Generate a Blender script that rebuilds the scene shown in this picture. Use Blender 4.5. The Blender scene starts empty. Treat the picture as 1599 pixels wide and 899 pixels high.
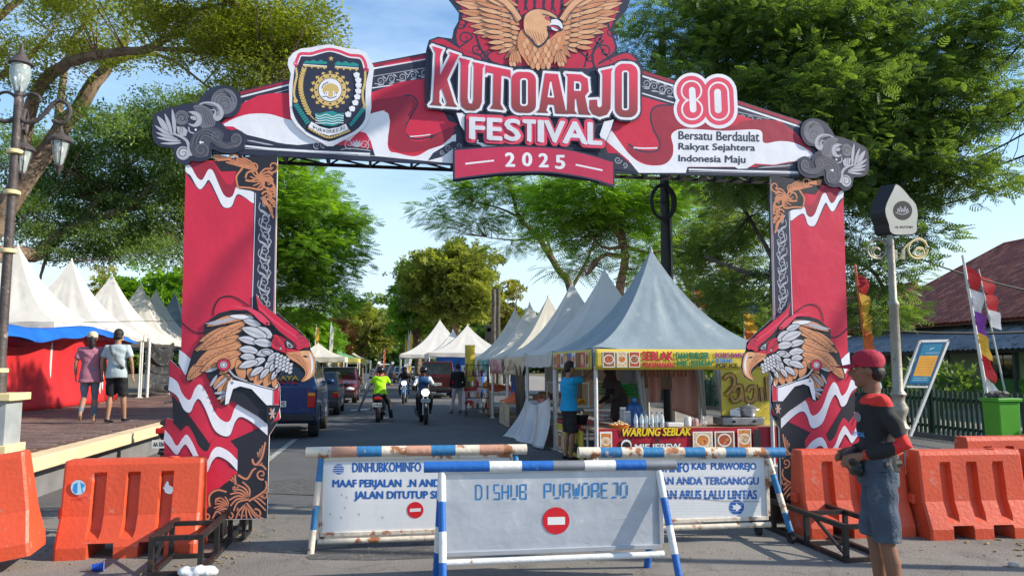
import bpy, bmesh, math, random
import numpy as np
from mathutils import Vector, Matrix, Euler
from mathutils.geometry import tessellate_polygon
R = math.radians
random.seed(7); RNG = np.random.default_rng(11)
SC = bpy.context.scene
COL = SC.collection
# ------------------------------------------------------------------ camera
F_PX, CX, CY = 1185.0, 799.5, 449.5          # focal length and centre in pixels of the 1599 x 899 photograph
HOR = 572.0                                  # horizon row
PITCH = math.atan((HOR - CY) / F_PX)
YAW = R(9.1)                                 # the road runs along +Y, the camera looks a little right of it
CAM_H = 1.6
cam = bpy.data.cameras.new('camera'); camo = bpy.data.objects.new('camera', cam); COL.objects.link(camo)
cam.sensor_width = 36.0; cam.lens = 36.0 * F_PX / 1599.0
cam.clip_start = 0.1; cam.clip_end = 3000
camo.location = (0, 0, CAM_H)
camo.rotation_euler = Euler((R(90) + PITCH, 0, -YAW), 'XYZ')
SC.camera = camo
CM = camo.rotation_euler.to_matrix()
CO = Vector((0, 0, CAM_H))
# ------------------------------------------------------------------ light
SUN_AZ = math.atan2(0.965, -0.26)           # compass angle from +Y towards +X
SUN_EL = R(30)
w = bpy.data.worlds.new('World'); SC.world = w; w.use_nodes = True
nt = w.node_tree; nt.nodes.clear()
out = nt.nodes.new('ShaderNodeOutputWorld'); bg = nt.nodes.new('ShaderNodeBackground')
sky = nt.nodes.new('ShaderNodeTexSky'); sky.sky_type = 'NISHITA'; sky.sun_disc = False
sky.sun_elevation = SUN_EL; sky.sun_rotation = SUN_AZ
sky.air_density = 1.0; sky.dust_density = 0.3; sky.ozone_density = 1.3; sky.altitude = 0
tcn = nt.nodes.new('ShaderNodeTexCoord'); mpn = nt.nodes.new('ShaderNodeMapping'); mpn.inputs['Scale'].default_value = (1.2, 1.2, 4.5)
noi = nt.nodes.new('ShaderNodeTexNoise'); noi.inputs['Scale'].default_value = 1.7; noi.inputs['Detail'].default_value = 7; noi.inputs['Roughness'].default_value = 0.55
rmp = nt.nodes.new('ShaderNodeValToRGB'); rmp.color_ramp.elements[0].position = 0.42; rmp.color_ramp.elements[1].position = 0.80
rmp.color_ramp.elements[0].color = (0.0, 0.0, 0.0, 1); rmp.color_ramp.elements[1].color = (0.6, 0.6, 0.6, 1)
mx = nt.nodes.new('ShaderNodeMix'); mx.data_type = 'RGBA'; mx.inputs[7].default_value = (6.5, 7.6, 8.6, 1)
L = nt.links.new
sxz = nt.nodes.new('ShaderNodeSeparateXYZ'); L(tcn.outputs['Generated'], sxz.inputs[0])
hmr = nt.nodes.new('ShaderNodeMapRange'); hmr.interpolation_type = 'SMOOTHSTEP'; hmr.inputs[1].default_value = -0.02; hmr.inputs[2].default_value = 0.42; hmr.inputs[3].default_value = 0.92; hmr.inputs[4].default_value = 0.0
L(sxz.outputs['Z'], hmr.inputs[0])
mh = nt.nodes.new('ShaderNodeMix'); mh.data_type = 'RGBA'; mh.inputs[7].default_value = (4.3, 5.3, 5.9, 1); L(hmr.outputs[0], mh.inputs[0])   # thin white haze low over the horizon
L(tcn.outputs['Generated'], mpn.inputs['Vector']); L(mpn.outputs['Vector'], noi.inputs['Vector']); L(noi.outputs['Fac'], rmp.inputs['Fac'])
L(rmp.outputs['Color'], mx.inputs[0]); hs = nt.nodes.new('ShaderNodeHueSaturation'); hs.inputs['Saturation'].default_value = 1.25; hs.inputs['Value'].default_value = 1.2; L(sky.outputs['Color'], hs.inputs['Color']); L(hs.outputs[0], mx.inputs[6]); L(mx.outputs[2], mh.inputs[6]); L(mh.outputs[2], bg.inputs['Color'])
bg.inputs['Strength'].default_value = 0.13
L(bg.outputs[0], out.inputs[0])
sl = bpy.data.lights.new('sun', 'SUN'); slo = bpy.data.objects.new('sun', sl); COL.objects.link(slo)
sl.energy = 5.0; sl.angle = R(0.53); sl.color = (1.0, 0.9, 0.76)
sv = Vector((math.sin(SUN_AZ) * math.cos(SUN_EL), math.cos(SUN_AZ) * math.cos(SUN_EL), math.sin(SUN_EL)))
slo.rotation_euler = sv.to_track_quat('Z', 'Y').to_euler()
slo.location = (30, -10, 30)
vs = SC.view_settings; vs.view_transform = 'Standard'; vs.look = 'None'; vs.exposure = 0.6; vs.gamma = 1; vs.use_curve_mapping = False
SC.cycles.max_bounces = 6; SC.cycles.transparent_max_bounces = 12

# ------------------------------------------------------------------ photo rays -> places in the world
def ray(px, py):
    return CM @ Vector(((px - CX) / F_PX, (CY - py) / F_PX, -1.0))
def ground(px, py, z=0.0):
    d = ray(px, py); return CO + d * ((z - CAM_H) / d.z)
def at_y(px, py, Y):
    d = ray(px, py); return CO + d * (Y / d.y)
def at_x(px, py, X):
    d = ray(px, py); return CO + d * (X / d.x)
def at_d(px, py, D):                          # at horizontal distance D along the viewing direction
    d = ray(px, py); f = d.x * math.sin(YAW) + d.y * math.cos(YAW); return CO + d * (D / f)

# ------------------------------------------------------------------ materials
_M = {}
def srgb(r, g, b):
    f = lambda c: (c / 255 / 12.92) if c / 255 <= 0.04045 else ((c / 255 + 0.055) / 1.055) ** 2.4
    return (f(r), f(g), f(b))
def mat(name, col, rough=0.7, metal=0.0, var=0.12, scale=6.0, bump=0.0, bscale=40.0, spec=0.4, col2=None, thr=0.55, dscale=None, transl=0.0, coord='Object', emit=0):
    """procedural paint / cloth / metal: base colour with soft noise variation, optional worn second colour, bump"""
    if name in _M: return _M[name]
    m = bpy.data.materials.new(name); m.use_nodes = True; n = m.node_tree; b = n.nodes['Principled BSDF']
    b.inputs['Roughness'].default_value = rough; b.inputs['Metallic'].default_value = metal
    b.inputs['Specular IOR Level'].default_value = spec
    tc = n.nodes.new('ShaderNodeTexCoord')
    no = n.nodes.new('ShaderNodeTexNoise'); no.inputs['Scale'].default_value = scale; no.inputs['Detail'].default_value = 5
    n.links.new(tc.outputs[coord], no.inputs['Vector'])
    mr = n.nodes.new('ShaderNodeMapRange'); mr.inputs[1].default_value = 0.25; mr.inputs[2].default_value = 0.75
    mr.inputs[3].default_value = 1 - var; mr.inputs[4].default_value = 1 + var
    n.links.new(no.outputs['Fac'], mr.inputs[0])
    vm = n.nodes.new('ShaderNodeVectorMath'); vm.operation = 'SCALE'; vm.inputs[0].default_value = col
    n.links.new(mr.outputs[0], vm.inputs['Scale'])
    src = vm.outputs[0]
    if col2 is not None:
        n2 = n.nodes.new('ShaderNodeTexNoise'); n2.inputs['Scale'].default_value = dscale or scale * 2.5; n2.inputs['Detail'].default_value = 8; n2.inputs['Roughness'].default_value = 0.65
        n.links.new(tc.outputs[coord], n2.inputs['Vector'])
        rp = n.nodes.new('ShaderNodeValToRGB'); rp.color_ramp.elements[0].position = thr; rp.color_ramp.elements[1].position = thr + 0.06
        n.links.new(n2.outputs['Fac'], rp.inputs['Fac'])
        mi = n.nodes.new('ShaderNodeMix'); mi.data_type = 'RGBA'; mi.inputs[7].default_value = (*col2, 1)
        n.links.new(rp.outputs['Color'], mi.inputs[0]); n.links.new(src, mi.inputs[6]); src = mi.outputs[2]
    n.links.new(src, b.inputs['Base Color'])
    if bump:
        nb = n.nodes.new('ShaderNodeTexNoise'); nb.inputs['Scale'].default_value = bscale; nb.inputs['Detail'].default_value = 4
        n.links.new(tc.outputs[coord], nb.inputs['Vector'])
        bp = n.nodes.new('ShaderNodeBump'); bp.inputs['Strength'].default_value = bump; bp.inputs['Distance'].default_value = 0.02
        n.links.new(nb.outputs['Fac'], bp.inputs['Height']); n.links.new(bp.outputs[0], b.inputs['Normal'])
    if transl:
        tr = n.nodes.new('ShaderNodeBsdfTranslucent'); n.links.new(src, tr.inputs['Color'])
        ms = n.nodes.new('ShaderNodeMixShader'); ms.inputs[0].default_value = transl
        o = n.nodes['Material Output']; n.links.new(b.outputs[0], ms.inputs[1]); n.links.new(tr.outputs[0], ms.inputs[2]); n.links.new(ms.outputs[0], o.inputs['Surface'])
    if emit:
        b.inputs['Emission Color'].default_value = (*col, 1); b.inputs['Emission Strength'].default_value = emit
    _M[name] = m; return m
def glass(name, col=(0.02, 0.025, 0.03), rough=0.06):
    return mat(name, col, rough, 0, 0.2, 1.5, spec=0.9)
def clear(name, col=(0.9, 0.95, 1.0), alpha=0.35, rough=0.12):
    if name in _M: return _M[name]
    m = mat(name, col, rough, 0, 0.15, 3.0, 0.3, 14, spec=0.8); m.node_tree.nodes['Principled BSDF'].inputs['Alpha'].default_value = alpha
    return m

# ------------------------------------------------------------------ object helpers
def wloc(o):
    v = Vector((0, 0, 0))
    while o is not None: v = v + o.location; o = o.parent
    return v
def tag(o, label=None, cat=None, group=None, kind=None):
    if label: o['label'] = label
    if cat: o['category'] = cat
    if group: o['group'] = group
    if kind: o['kind'] = kind
    return o
def thing(name, label, cat, loc=(0, 0, 0), rz=0.0, group=None, rot=None):
    o = bpy.data.objects.new(name, None); COL.objects.link(o); o.empty_display_size = 0.2
    o.location = loc; o.rotation_euler = rot or (0, 0, rz)
    return tag(o, label, cat, group)
def copy_tree(o, parent=None):
    c = o.copy(); COL.objects.link(c); c.parent = parent
    for ch in list(o.children): copy_tree(ch, c)
    return c

class MB:
    """collects geometry; build() links it as one mesh object"""
    def __init__(s): s.v = []; s.f = []; s.m = []; s.mi = 0
    def add(s, verts, faces):
        b = len(s.v); s.v += [tuple(p) for p in verts]; s.f += [tuple(i + b for i in f) for f in faces]; s.m += [s.mi] * len(faces); return s
    def box(s, c, sz, rot=None, taper=(1, 1)):
        x, y, z = sz[0] / 2, sz[1] / 2, sz[2] / 2; tx, ty = taper
        vs_ = [(-x, -y, -z), (x, -y, -z), (x, y, -z), (-x, y, -z), (-x * tx, -y * ty, z), (x * tx, -y * ty, z), (x * tx, y * ty, z), (-x * tx, y * ty, z)]
        if rot is not None:
            m = rot if isinstance(rot, Matrix) else Euler(rot).to_matrix(); vs_ = [m @ Vector(v) for v in vs_]
        vs_ = [(v[0] + c[0], v[1] + c[1], v[2] + c[2]) for v in vs_]
        return s.add(vs_, [(0, 3, 2, 1), (4, 5, 6, 7), (0, 1, 5, 4), (1, 2, 6, 5), (2, 3, 7, 6), (3, 0, 4, 7)])
    def bar(s, a, b, w, h=None, up=(0, 0, 1)):
        a, b = Vector(a), Vector(b); d = b - a; L_ = d.length; h = h or w
        y = d.normalized(); u = Vector(up)
        if abs(y.dot(u)) > 0.98: u = Vector((1, 0, 0))
        x = y.cross(u).normalized(); z = x.cross(y)
        m = Matrix((x, y, z)).transposed()
        return s.box((a + b) / 2, (w, L_, h), m)
    def tube(s, pts, r, n=8, caps=True, flat=None):
        pts = [Vector(p) for p in pts]; k = len(pts); rs = r if isinstance(r, (list, tuple)) else [r] * k
        b = len(s.v); prev = None
        for i, p in enumerate(pts):
            t = (pts[min(i + 1, k - 1)] - pts[max(i - 1, 0)])
            t = t.normalized() if t.length > 1e-9 else Vector((0, 0, 1))
            if prev is None:
                u = Vector((0, 0, 1)) if abs(t.z) < 0.9 else Vector((1, 0, 0)); x = t.cross(u).normalized()
            else:
                x = prev - t * prev.dot(t); x = x.normalized() if x.length > 1e-6 else t.orthogonal().normalized()
            prev = x; y = t.cross(x)
            for j in range(n):
                a = 2 * math.pi * j / n; s.v.append(tuple(p + x * math.cos(a) * rs[i] + y * math.sin(a) * rs[i] * (flat or 1)))
        fs = []
        for i in range(k - 1):
            for j in range(n):
                a = b + i * n + j; c = b + i * n + (j + 1) % n; fs.append((a, c, c + n, a + n))
        if caps: fs.append(tuple(b + j for j in reversed(range(n)))); fs.append(tuple(b + (k - 1) * n + j for j in range(n)))
        s.f += fs; s.m += [s.mi] * len(fs); return s
    def lathe(s, prof, c=(0, 0, 0), n=16, ax=None, sc=(1, 1)):
        b = len(s.v); k = len(prof); M3 = ax
        for r_, z in prof:
            for j in range(n):
                a = 2 * math.pi * j / n; p = Vector((r_ * math.cos(a) * sc[0], r_ * math.sin(a) * sc[1], z))
                if M3 is not None: p = M3 @ p
                s.v.append((p.x + c[0], p.y + c[1], p.z + c[2]))
        fs = []
        for i in range(k - 1):
            for j in range(n):
                a = b + i * n + j; d = b + i * n + (j + 1) % n; fs.append((a, d, d + n, a + n))
        fs.append(tuple(b + j for j in reversed(range(n)))); fs.append(tuple(b + (k - 1) * n + j for j in range(n)))
        s.f += fs; s.m += [s.mi] * len(fs); return s
    def ball(s, c, r, n=12, m=8, rot=None):
        r = r if isinstance(r, (tuple, list)) else (r, r, r)
        b = len(s.v); M3 = Euler(rot).to_matrix() if rot else None
        for i in range(1, m):
            t = math.pi * i / m
            for j in range(n):
                a = 2 * math.pi * j / n; p = Vector((r[0] * math.sin(t) * math.cos(a), r[1] * math.sin(t) * math.sin(a), r[2] * math.cos(t)))
                if M3: p = M3 @ p
                s.v.append((p.x + c[0], p.y + c[1], p.z + c[2]))
        for sg in (1, -1):
            p = Vector((0, 0, sg * r[2])); p = M3 @ p if M3 else p; s.v.append((p.x + c[0], p.y + c[1], p.z + c[2]))
        t_, u_ = b + (m - 1) * n, b + (m - 1) * n + 1; fs = []
        for i in range(m - 2):
            for j in range(n):
                a = b + i * n + j; d = b + i * n + (j + 1) % n; fs.append((a, a + n, d + n, d))
        for j in range(n):
            fs.append((t_, b + j, b + (j + 1) % n)); e = b + (m - 2) * n; fs.append((u_, e + (j + 1) % n, e + j))
        s.f += fs; s.m += [s.mi] * len(fs); return s
    def loft(s, rings, caps=True):
        """rings: equally long loops of points"""
        b = len(s.v); n = len(rings[0]); k = len(rings)
        for r_ in rings: s.v += [tuple(p) for p in r_]
        fs = []
        for i in range(k - 1):
            for j in range(n):
                a = b + i * n + j; d = b + i * n + (j + 1) % n; fs.append((a, d, d + n, a + n))
        if caps: fs.append(tuple(b + j for j in reversed(range(n)))); fs.append(tuple(b + (k - 1) * n + j for j in range(n)))
        s.f += fs; s.m += [s.mi] * len(fs); return s
    def grid(s, fn, nu, nv):
        b = len(s.v)
        for i in range(nu + 1):
            for j in range(nv + 1): s.v.append(tuple(fn(i / nu, j / nv)))
        fs = [(b + i * (nv + 1) + j, b + (i + 1) * (nv + 1) + j, b + (i + 1) * (nv + 1) + j + 1, b + i * (nv + 1) + j + 1) for i in range(nu) for j in range(nv)]
        s.f += fs; s.m += [s.mi] * len(fs); return s
    def prism(s, poly, fa, fb):
        """poly: 2D outline; fa, fb map a 2D point to the front and back faces"""
        tri = tessellate_polygon([[Vector((p[0], p[1], 0)) for p in poly]]); n = len(poly); b = len(s.v)
        s.v += [tuple(fa(p)) for p in poly] + [tuple(fb(p)) for p in poly]
        fs = [(b + a, b + c, b + d) for a, c, d in tri] + [(b + n + a, b + n + d, b + n + c) for a, c, d in tri]
        fs += [(b + i, b + (i + 1) % n, b + n + (i + 1) % n, b + n + i) for i in range(n)]
        s.f += fs; s.m += [s.mi] * len(fs); return s
    def build(s, name, mt, parent=None, smooth=False, bevel=0.0, world=False, kind=None, solid=0.0, fixn=True):
        me = bpy.data.meshes.new(name)
        vsx = s.v
        if world and parent is not None:
            o_ = wloc(parent); vsx = [(p[0] - o_.x, p[1] - o_.y, p[2] - o_.z) for p in s.v]
        me.from_pydata(vsx, [], s.f)
        mts = mt if isinstance(mt, (list, tuple)) else [mt]
        for q in mts: me.materials.append(q)
        if len(mts) > 1: me.polygons.foreach_set('material_index', s.m)
        if fixn:
            bm = bmesh.new(); bm.from_mesh(me); bmesh.ops.recalc_face_normals(bm, faces=bm.faces); bm.to_mesh(me); bm.free()
        if smooth: me.polygons.foreach_set('use_smooth', [True] * len(me.polygons)); me.set_sharp_from_angle(angle=R(38))
        me.update()
        o = bpy.data.objects.new(name, me); COL.objects.link(o); o.parent = parent
        if bevel:
            md = o.modifiers.new('bevel', 'BEVEL'); md.width = bevel; md.segments = 2; md.limit_method = 'ANGLE'; md.angle_limit = R(35)
        if solid:
            md = o.modifiers.new('solid', 'SOLIDIFY'); md.thickness = solid
        if kind: o['kind'] = kind
        return o
def catmull(p, closed=True, n=5):
    p = [Vector((q[0], q[1], q[2] if len(q) > 2 else 0)) for q in p]; k = len(p); o = []
    rng = range(k) if closed else range(k - 1)
    for i in rng:
        g = (lambda j: p[j % k]) if closed else (lambda j: p[min(max(j, 0), k - 1)])
        a, b, c, d = g(i - 1), g(i), g(i + 1), g(i + 2)
        for t in range(n):
            t = t / n; o.append(0.5 * ((2 * b) + (c - a) * t + (2 * a - 5 * b + 4 * c - d) * t * t + (3 * b - a - 3 * c + d) * t ** 3))
    if not closed: o.append(p[-1])
    return o

# ------------------------------------------------------------------ flat print: thin layers on a board, traced in photo pixels
_TXT = {}
def text_mesh(body, bold=0.0, shear=0.0, spacing=1.0):
    key = (body, bold, shear, spacing)
    if key in _TXT: return _TXT[key]
    cu = bpy.data.curves.new('lettering', 'FONT'); cu.body = body; cu.offset = bold; cu.resolution_u = 3; cu.shear = shear; cu.space_character = spacing
    ob = bpy.data.objects.new('lettering', cu); COL.objects.link(ob)
    dg = bpy.context.evaluated_depsgraph_get(); dg.update(); me = bpy.data.meshes.new_from_object(ob.evaluated_get(dg))
    vs_ = [(v.co.x, v.co.y) for v in me.vertices]; fs = [tuple(p.vertices) for p in me.polygons]
    bpy.data.objects.remove(ob); bpy.data.meshes.remove(me); bpy.data.curves.remove(cu)
    xs = [v[0] for v in vs_]; ys = [v[1] for v in vs_]
    x0, x1, y0, y1 = min(xs), max(xs), min(ys), max(ys)
    r = ([((x - x0) / (x1 - x0), (y - y0) / (y1 - y0)) for x, y in vs_], fs)
    _TXT[key] = r; return r

class Print:
    """fn(a, b, lift) maps a print coordinate to the world; every call lies a fraction of a millimetre above the one before"""
    def __init__(s, fn, step=0.00005): s.fn = fn; s.k = 0; s.step = step; s.mb = MB(); s.mats = []
    def _mat(s, m):
        if m not in s.mats: s.mats.append(m)
        s.mb.mi = s.mats.index(m)
    def fill(s, pts, m, smooth=0, holes=()):
        s._mat(m); s.k += 1
        pts = catmull(pts, True, smooth) if smooth else [Vector((p[0], p[1], 0)) for p in pts]
        loops = [pts] + [[Vector((p[0], p[1], 0)) for p in h] for h in holes]
        tri = tessellate_polygon(loops); al = [p for l_ in loops for p in l_]
        s.mb.add([s.fn(p.x, p.y, s.k * s.step) for p in al], tri); return s
    def line(s, pts, m, wd, closed=False, smooth=4, taper=None):
        s._mat(m); s.k += 1
        p = catmull(pts, closed, smooth) if smooth else [Vector((q[0], q[1], 0)) for q in pts]
        k = len(p); vs_ = []
        if closed and not smooth and wd > 2:      # sharp corners: one strip per side, each a hair above the last
            for i in range(k):
                a, b = p[i], p[(i + 1) % k]; d = (b - a).normalized() * (wd / 2); h = Vector((-d.y, d.x, 0)); s.k += .25
                s.mb.add([s.fn(q.x, q.y, s.k * s.step) for q in (a - d * .8 + h, a - d * .8 - h, b + d * .8 - h, b + d * .8 + h)], [(0, 1, 2, 3)])
            return s
        for i in range(k):
            a = p[(i - 1) % k] if closed or i > 0 else p[i]; b = p[(i + 1) % k] if closed or i < k - 1 else p[i]
            d1 = (p[i] - a); d2 = (b - p[i])
            d1 = d1.normalized() if d1.length > 1e-6 else d2.normalized(); d2 = d2.normalized() if d2.length > 1e-6 else d1
            t = d1 + d2; t = t.normalized() if t.length > 0.1 else d1
            nrm = Vector((-t.y, t.x, 0)); c = max(0.45, nrm.dot(Vector((-d1.y, d1.x, 0))))
            ww = wd if taper is None else wd * (taper[0] + (taper[1] - taper[0]) * i / (k - 1)) if len(taper) == 2 else wd * (taper[1] * math.sin(math.pi * i / (k - 1)) + taper[0])
            h = nrm * (ww / 2 / c); vs_ += [p[i] + h, p[i] - h]
        fs = [(2 * i, 2 * i + 1, (2 * i + 3) % (2 * k), (2 * i + 2) % (2 * k)) for i in range(k if closed else k - 1)]
        s.mb.add([s.fn(q.x, q.y, s.k * s.step) for q in vs_], fs); return s
    def disc(s, c, r, m, n=28, ry=None):
        return s.fill([(c[0] + r * math.cos(2 * math.pi * i / n), c[1] + (ry or r) * math.sin(2 * math.pi * i / n)) for i in range(n)], m)
    def capsule(s, a, b, r, m, n=12):
        a, b = Vector((*a, 0)), Vector((*b, 0)); d = (b - a).normalized(); x = Vector((-d.y, d.x, 0)); o = []
        for i in range(n + 1): t = math.pi * i / n; o.append(b + x * r * math.cos(t) + d * r * math.sin(t))
        for i in range(n + 1): t = math.pi * i / n; o.append(a - x * r * math.cos(t) - d * r * math.sin(t))
        return s.fill(o, m)
    def text(s, body, quad, m, bold=0.0, shear=0.0, spacing=1.0, ring=0.0):
        """quad: top-left, top-right, bottom-right, bottom-left"""
        s._mat(m); vs_, fs = text_mesh(body, 0.0, shear, spacing)
        tl, tr, br, bl = [Vector((*q, 0)) for q in quad]; e = (tl - bl).length * bold * 0.9; ux, uy = (tr - tl).normalized(), (tl - bl).normalized()
        for dx, dy in (((0, 0), (-1, 0), (1, 0), (-.5, .6), (.5, -.6), (.5, .6)) if bold and not ring else (((0, 0),) if not ring else [(math.cos(a_ * math.pi / 6), math.sin(a_ * math.pi / 6)) for a_ in range(12)])):
            s.k += 1; o = []
            for u, v in vs_:
                p = (bl * (1 - u) + br * u) * (1 - v) + (tl * (1 - u) + tr * u) * v + (ux * (ring * dx) + uy * (ring * dy) if ring else ux * (e * dx + e * (1 - 2 * u)) + uy * (e * dy + e * .6 * (1 - 2 * v))); o.append(s.fn(p.x, p.y, s.k * s.step))
            s.mb.add(o, fs)
        return s
    def scroll(s, c, r, m, wd, turns=1.4, a0=0.0, dr=1, tail=None):
        pts = []; n = 14
        for i in range(n + 1):
            t = i / n; a = a0 + dr * turns * 2 * math.pi * t; rr = r * (1 - 0.85 * t); pts.append((c[0] + rr * math.cos(a), c[1] + rr * math.sin(a)))
        if tail: pts = [tail] + pts
        return s.line(pts, m, wd, smooth=3, taper=(1.0, 0.5))
    def leaf(s, a, b, wd, m, mo=None, ow=1.5, curve=0.0, vein=None):
        a, b = Vector((*a, 0)), Vector((*b, 0)); d = b - a; nrm = Vector((-d.y, d.x, 0)).normalized()
        up, dn = [], []
        for i in range(9):
            t = i / 8; h = wd / 2 * (math.sin(math.pi * min(1, t * 0.92 + 0.08)) ** 0.75); cc = nrm * curve * math.sin(math.pi * t)
            up.append(a + d * t + cc + nrm * h); dn.append(a + d * t + cc - nrm * h)
        pts = up + dn[::-1]
        if mo is not None:
            s.line(pts, mo, ow * 2, closed=True, smooth=0)
        s.fill(pts, m)
        if vein: s.line([a + d * 0.1, a + d * 0.5 + nrm * curve, a + d * 0.92], vein, ow * 0.7, smooth=2)
        return s
    def build(s, name, parent, label=None):
        o = s.mb.build(name, s.mats, parent, world=True, fixn=False)
        if label: o['label'] = label
        return o
def crop(ox, oy, sc, pts): return [(ox + x / sc, oy + y / sc) for x, y in pts]

# ------------------------------------------------------------------ soft bodies: many pieces melted into one surface
def melt(mb, name, mt, parent, voxel=0.015, smooth=4, world=False, ripple=0.0, rs=9.0, seed=0):
    o = mb.build(name, mt, parent, world=world)
    md = o.modifiers.new('r', 'REMESH'); md.mode = 'VOXEL'; md.voxel_size = voxel; md.use_smooth_shade = True
    if smooth: ms = o.modifiers.new('s', 'SMOOTH'); ms.iterations = smooth; ms.factor = 0.5
    dg = bpy.context.evaluated_depsgraph_get(); dg.update(); me = bpy.data.meshes.new_from_object(o.evaluated_get(dg))
    o.modifiers.clear(); old = o.data; o.data = me; bpy.data.meshes.remove(old)
    if not me.materials: me.materials.append(mt if not isinstance(mt, (list, tuple)) else mt[0])
    if ripple:
        n = len(me.vertices); co = np.empty(n * 3); me.vertices.foreach_get('co', co); co = co.reshape(-1, 3)
        no = np.empty(n * 3); me.vertices.foreach_get('normal', no); no = no.reshape(-1, 3)
        h = np.sin(co[:, 0] * rs * 1.7 + co[:, 2] * rs * 2.3 + seed + 2.0 * np.sin(co[:, 2] * rs * 0.9 + co[:, 0] * 4)) * np.sin(co[:, 2] * rs * 1.1 - co[:, 1] * rs + seed * 2)
        co += no * (h * ripple)[:, None]; me.vertices.foreach_set('co', co.ravel()); me.update()
    me.polygons.foreach_set('use_smooth', [True] * len(me.polygons))
    return o
# ================================================================== colours of the printed arch
RED = mat('print_red', (0.60, 0.024, 0.062), 0.45, 0, 0.09, 1.2, 0.5, 3.5)
DRED = mat('print_dark_red', (0.33, 0.02, 0.045), 0.5, 0, 0.06, 2.0, 0.25, 5)
NAVY = mat('print_navy', (0.028, 0.032, 0.06), 0.5, 0, 0.1, 2.0, 0.25, 5)
INK = mat('print_ink', (0.018, 0.02, 0.03), 0.55, 0, 0.1, 2.0, 0.2, 5)
PWH = mat('print_white', (0.78, 0.78, 0.83), 0.5, 0, 0.05, 2.0, 0.45, 3.5)
PGR = mat('print_grey', (0.42, 0.42, 0.47), 0.5, 0, 0.08, 3.0)
PDG = mat('print_dark_grey', (0.16, 0.16, 0.19), 0.5, 0, 0.1, 3.0)
PMG = mat('print_mid_grey', (0.075, 0.075, 0.10), 0.5, 0, 0.1, 3.0)
TAN = mat('print_tan', (0.62, 0.27, 0.13), 0.5, 0, 0.14, 12.0)
TANL = mat('print_light_tan', (0.72, 0.39, 0.21), 0.5, 0, 0.12, 12.0)
TAND = mat('print_brown', (0.36, 0.14, 0.08), 0.5, 0, 0.14, 12.0)
ORN = mat('print_copper', (0.60, 0.23, 0.11), 0.5, 0, 0.06, 8.0)
PINK = mat('print_pink_red', (0.72, 0.06, 0.12), 0.5, 0, 0.04, 3.0)
TEAL = mat('print_teal', (0.02, 0.27, 0.27), 0.5, 0, 0.05, 3.0)
GOLD = mat('print_gold', (0.66, 0.46, 0.16), 0.5, 0, 0.05, 3.0)
BOARD = mat('board_edge', (0.62, 0.60, 0.58), 0.7)
STEELD = mat('painted_black_steel', (0.022, 0.02, 0.02), 0.5, 0.2, 0.3, 20, col2=(0.10, 0.045, 0.025), thr=0.6, dscale=12)
def grad_mat(name, c0, c1, z0, z1):
    m = mat(name, c0, 0.5); n = m.node_tree; b = n.nodes['Principled BSDF']
    g = n.nodes.new('ShaderNodeNewGeometry'); sp = n.nodes.new('ShaderNodeSeparateXYZ'); mr = n.nodes.new('ShaderNodeMapRange')
    mr.inputs[1].default_value = z0; mr.inputs[2].default_value = z1
    mi = n.nodes.new('ShaderNodeMix'); mi.data_type = 'RGBA'; mi.inputs[6].default_value = (*c0, 1); mi.inputs[7].default_value = (*c1, 1)
    n.links.new(g.outputs['Position'], sp.inputs[0]); n.links.new(sp.outputs['Z'], mr.inputs[0]); n.links.new(mr.outputs[0], mi.inputs[0]); n.links.new(mi.outputs[2], b.inputs['Base Color']); return m
FWH = mat('print_feather_grey', (.58, .58, .63), .5, 0, .08, 14)
YA = 7.40; XC = 1.44
def aw(dy=0.0, mirror=False):
    def fn(px, py, l):
        q = at_y(px, py, YA)
        return Vector((2 * XC - q.x if mirror else q.x, YA - dy - l, q.z))
    return fn
arch = thing('festival_arch', 'huge red and white printed festival gateway spanning the street with eagle heads on both pillars', 'gateway', (XC, YA, 0))
def board(name, pts, dy, mt, th, mirror=False, smooth=0, edge=None):
    f = aw(0, mirror); P = catmull([(p[0], p[1], 0) for p in pts], True, smooth) if smooth else pts
    mb = MB(); mb.prism([(p[0], p[1]) for p in P], lambda p: f(p[0], p[1], dy), lambda p: f(p[0], p[1], dy - th))
    return mb.build(name, mt, arch, world=True)
# ------------------------------------------------------------------ pillars
COLP = [(291, 255), (434, 243), (430, 480), (428, 560), (434, 606), (438, 652), (421, 679), (417, 808), (290, 811), (259, 728), (257, 688), (261, 652), (273, 655), (270, 617), (264, 610), (266, 561), (283, 577)]
C4 = lambda p: crop(240, 240, 2.811, p)
C5 = lambda p: crop(230, 540, 2.503, p)
C7 = lambda p: crop(270, 460, 4.496, p)
C8 = lambda p: crop(225, 640, 3.472, p)
def ornament_flower(P, c, s_, m, mo, wd, flip=1):
    """carved leaf fan with curls, used by the corner ornaments"""
    for k, (a, l_) in enumerate([(-2.6, 0.9), (-2.2, 1.1), (-1.8, 1.2), (-1.4, 1.15), (-1.0, 1.0), (-0.6, 0.8)]):
        e = (c[0] + flip * s_ * l_ * math.cos(a), c[1] + s_ * l_ * math.sin(a)); mid = (c[0] + flip * s_ * 0.5 * math.cos(a + 0.5), c[1] + s_ * 0.5 * math.sin(a + 0.5))
        P.line([c, mid, e], mo, wd * 1.8, smooth=3); P.line([c, mid, e], m, wd, smooth=3, taper=(1.2, 0.6))
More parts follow.
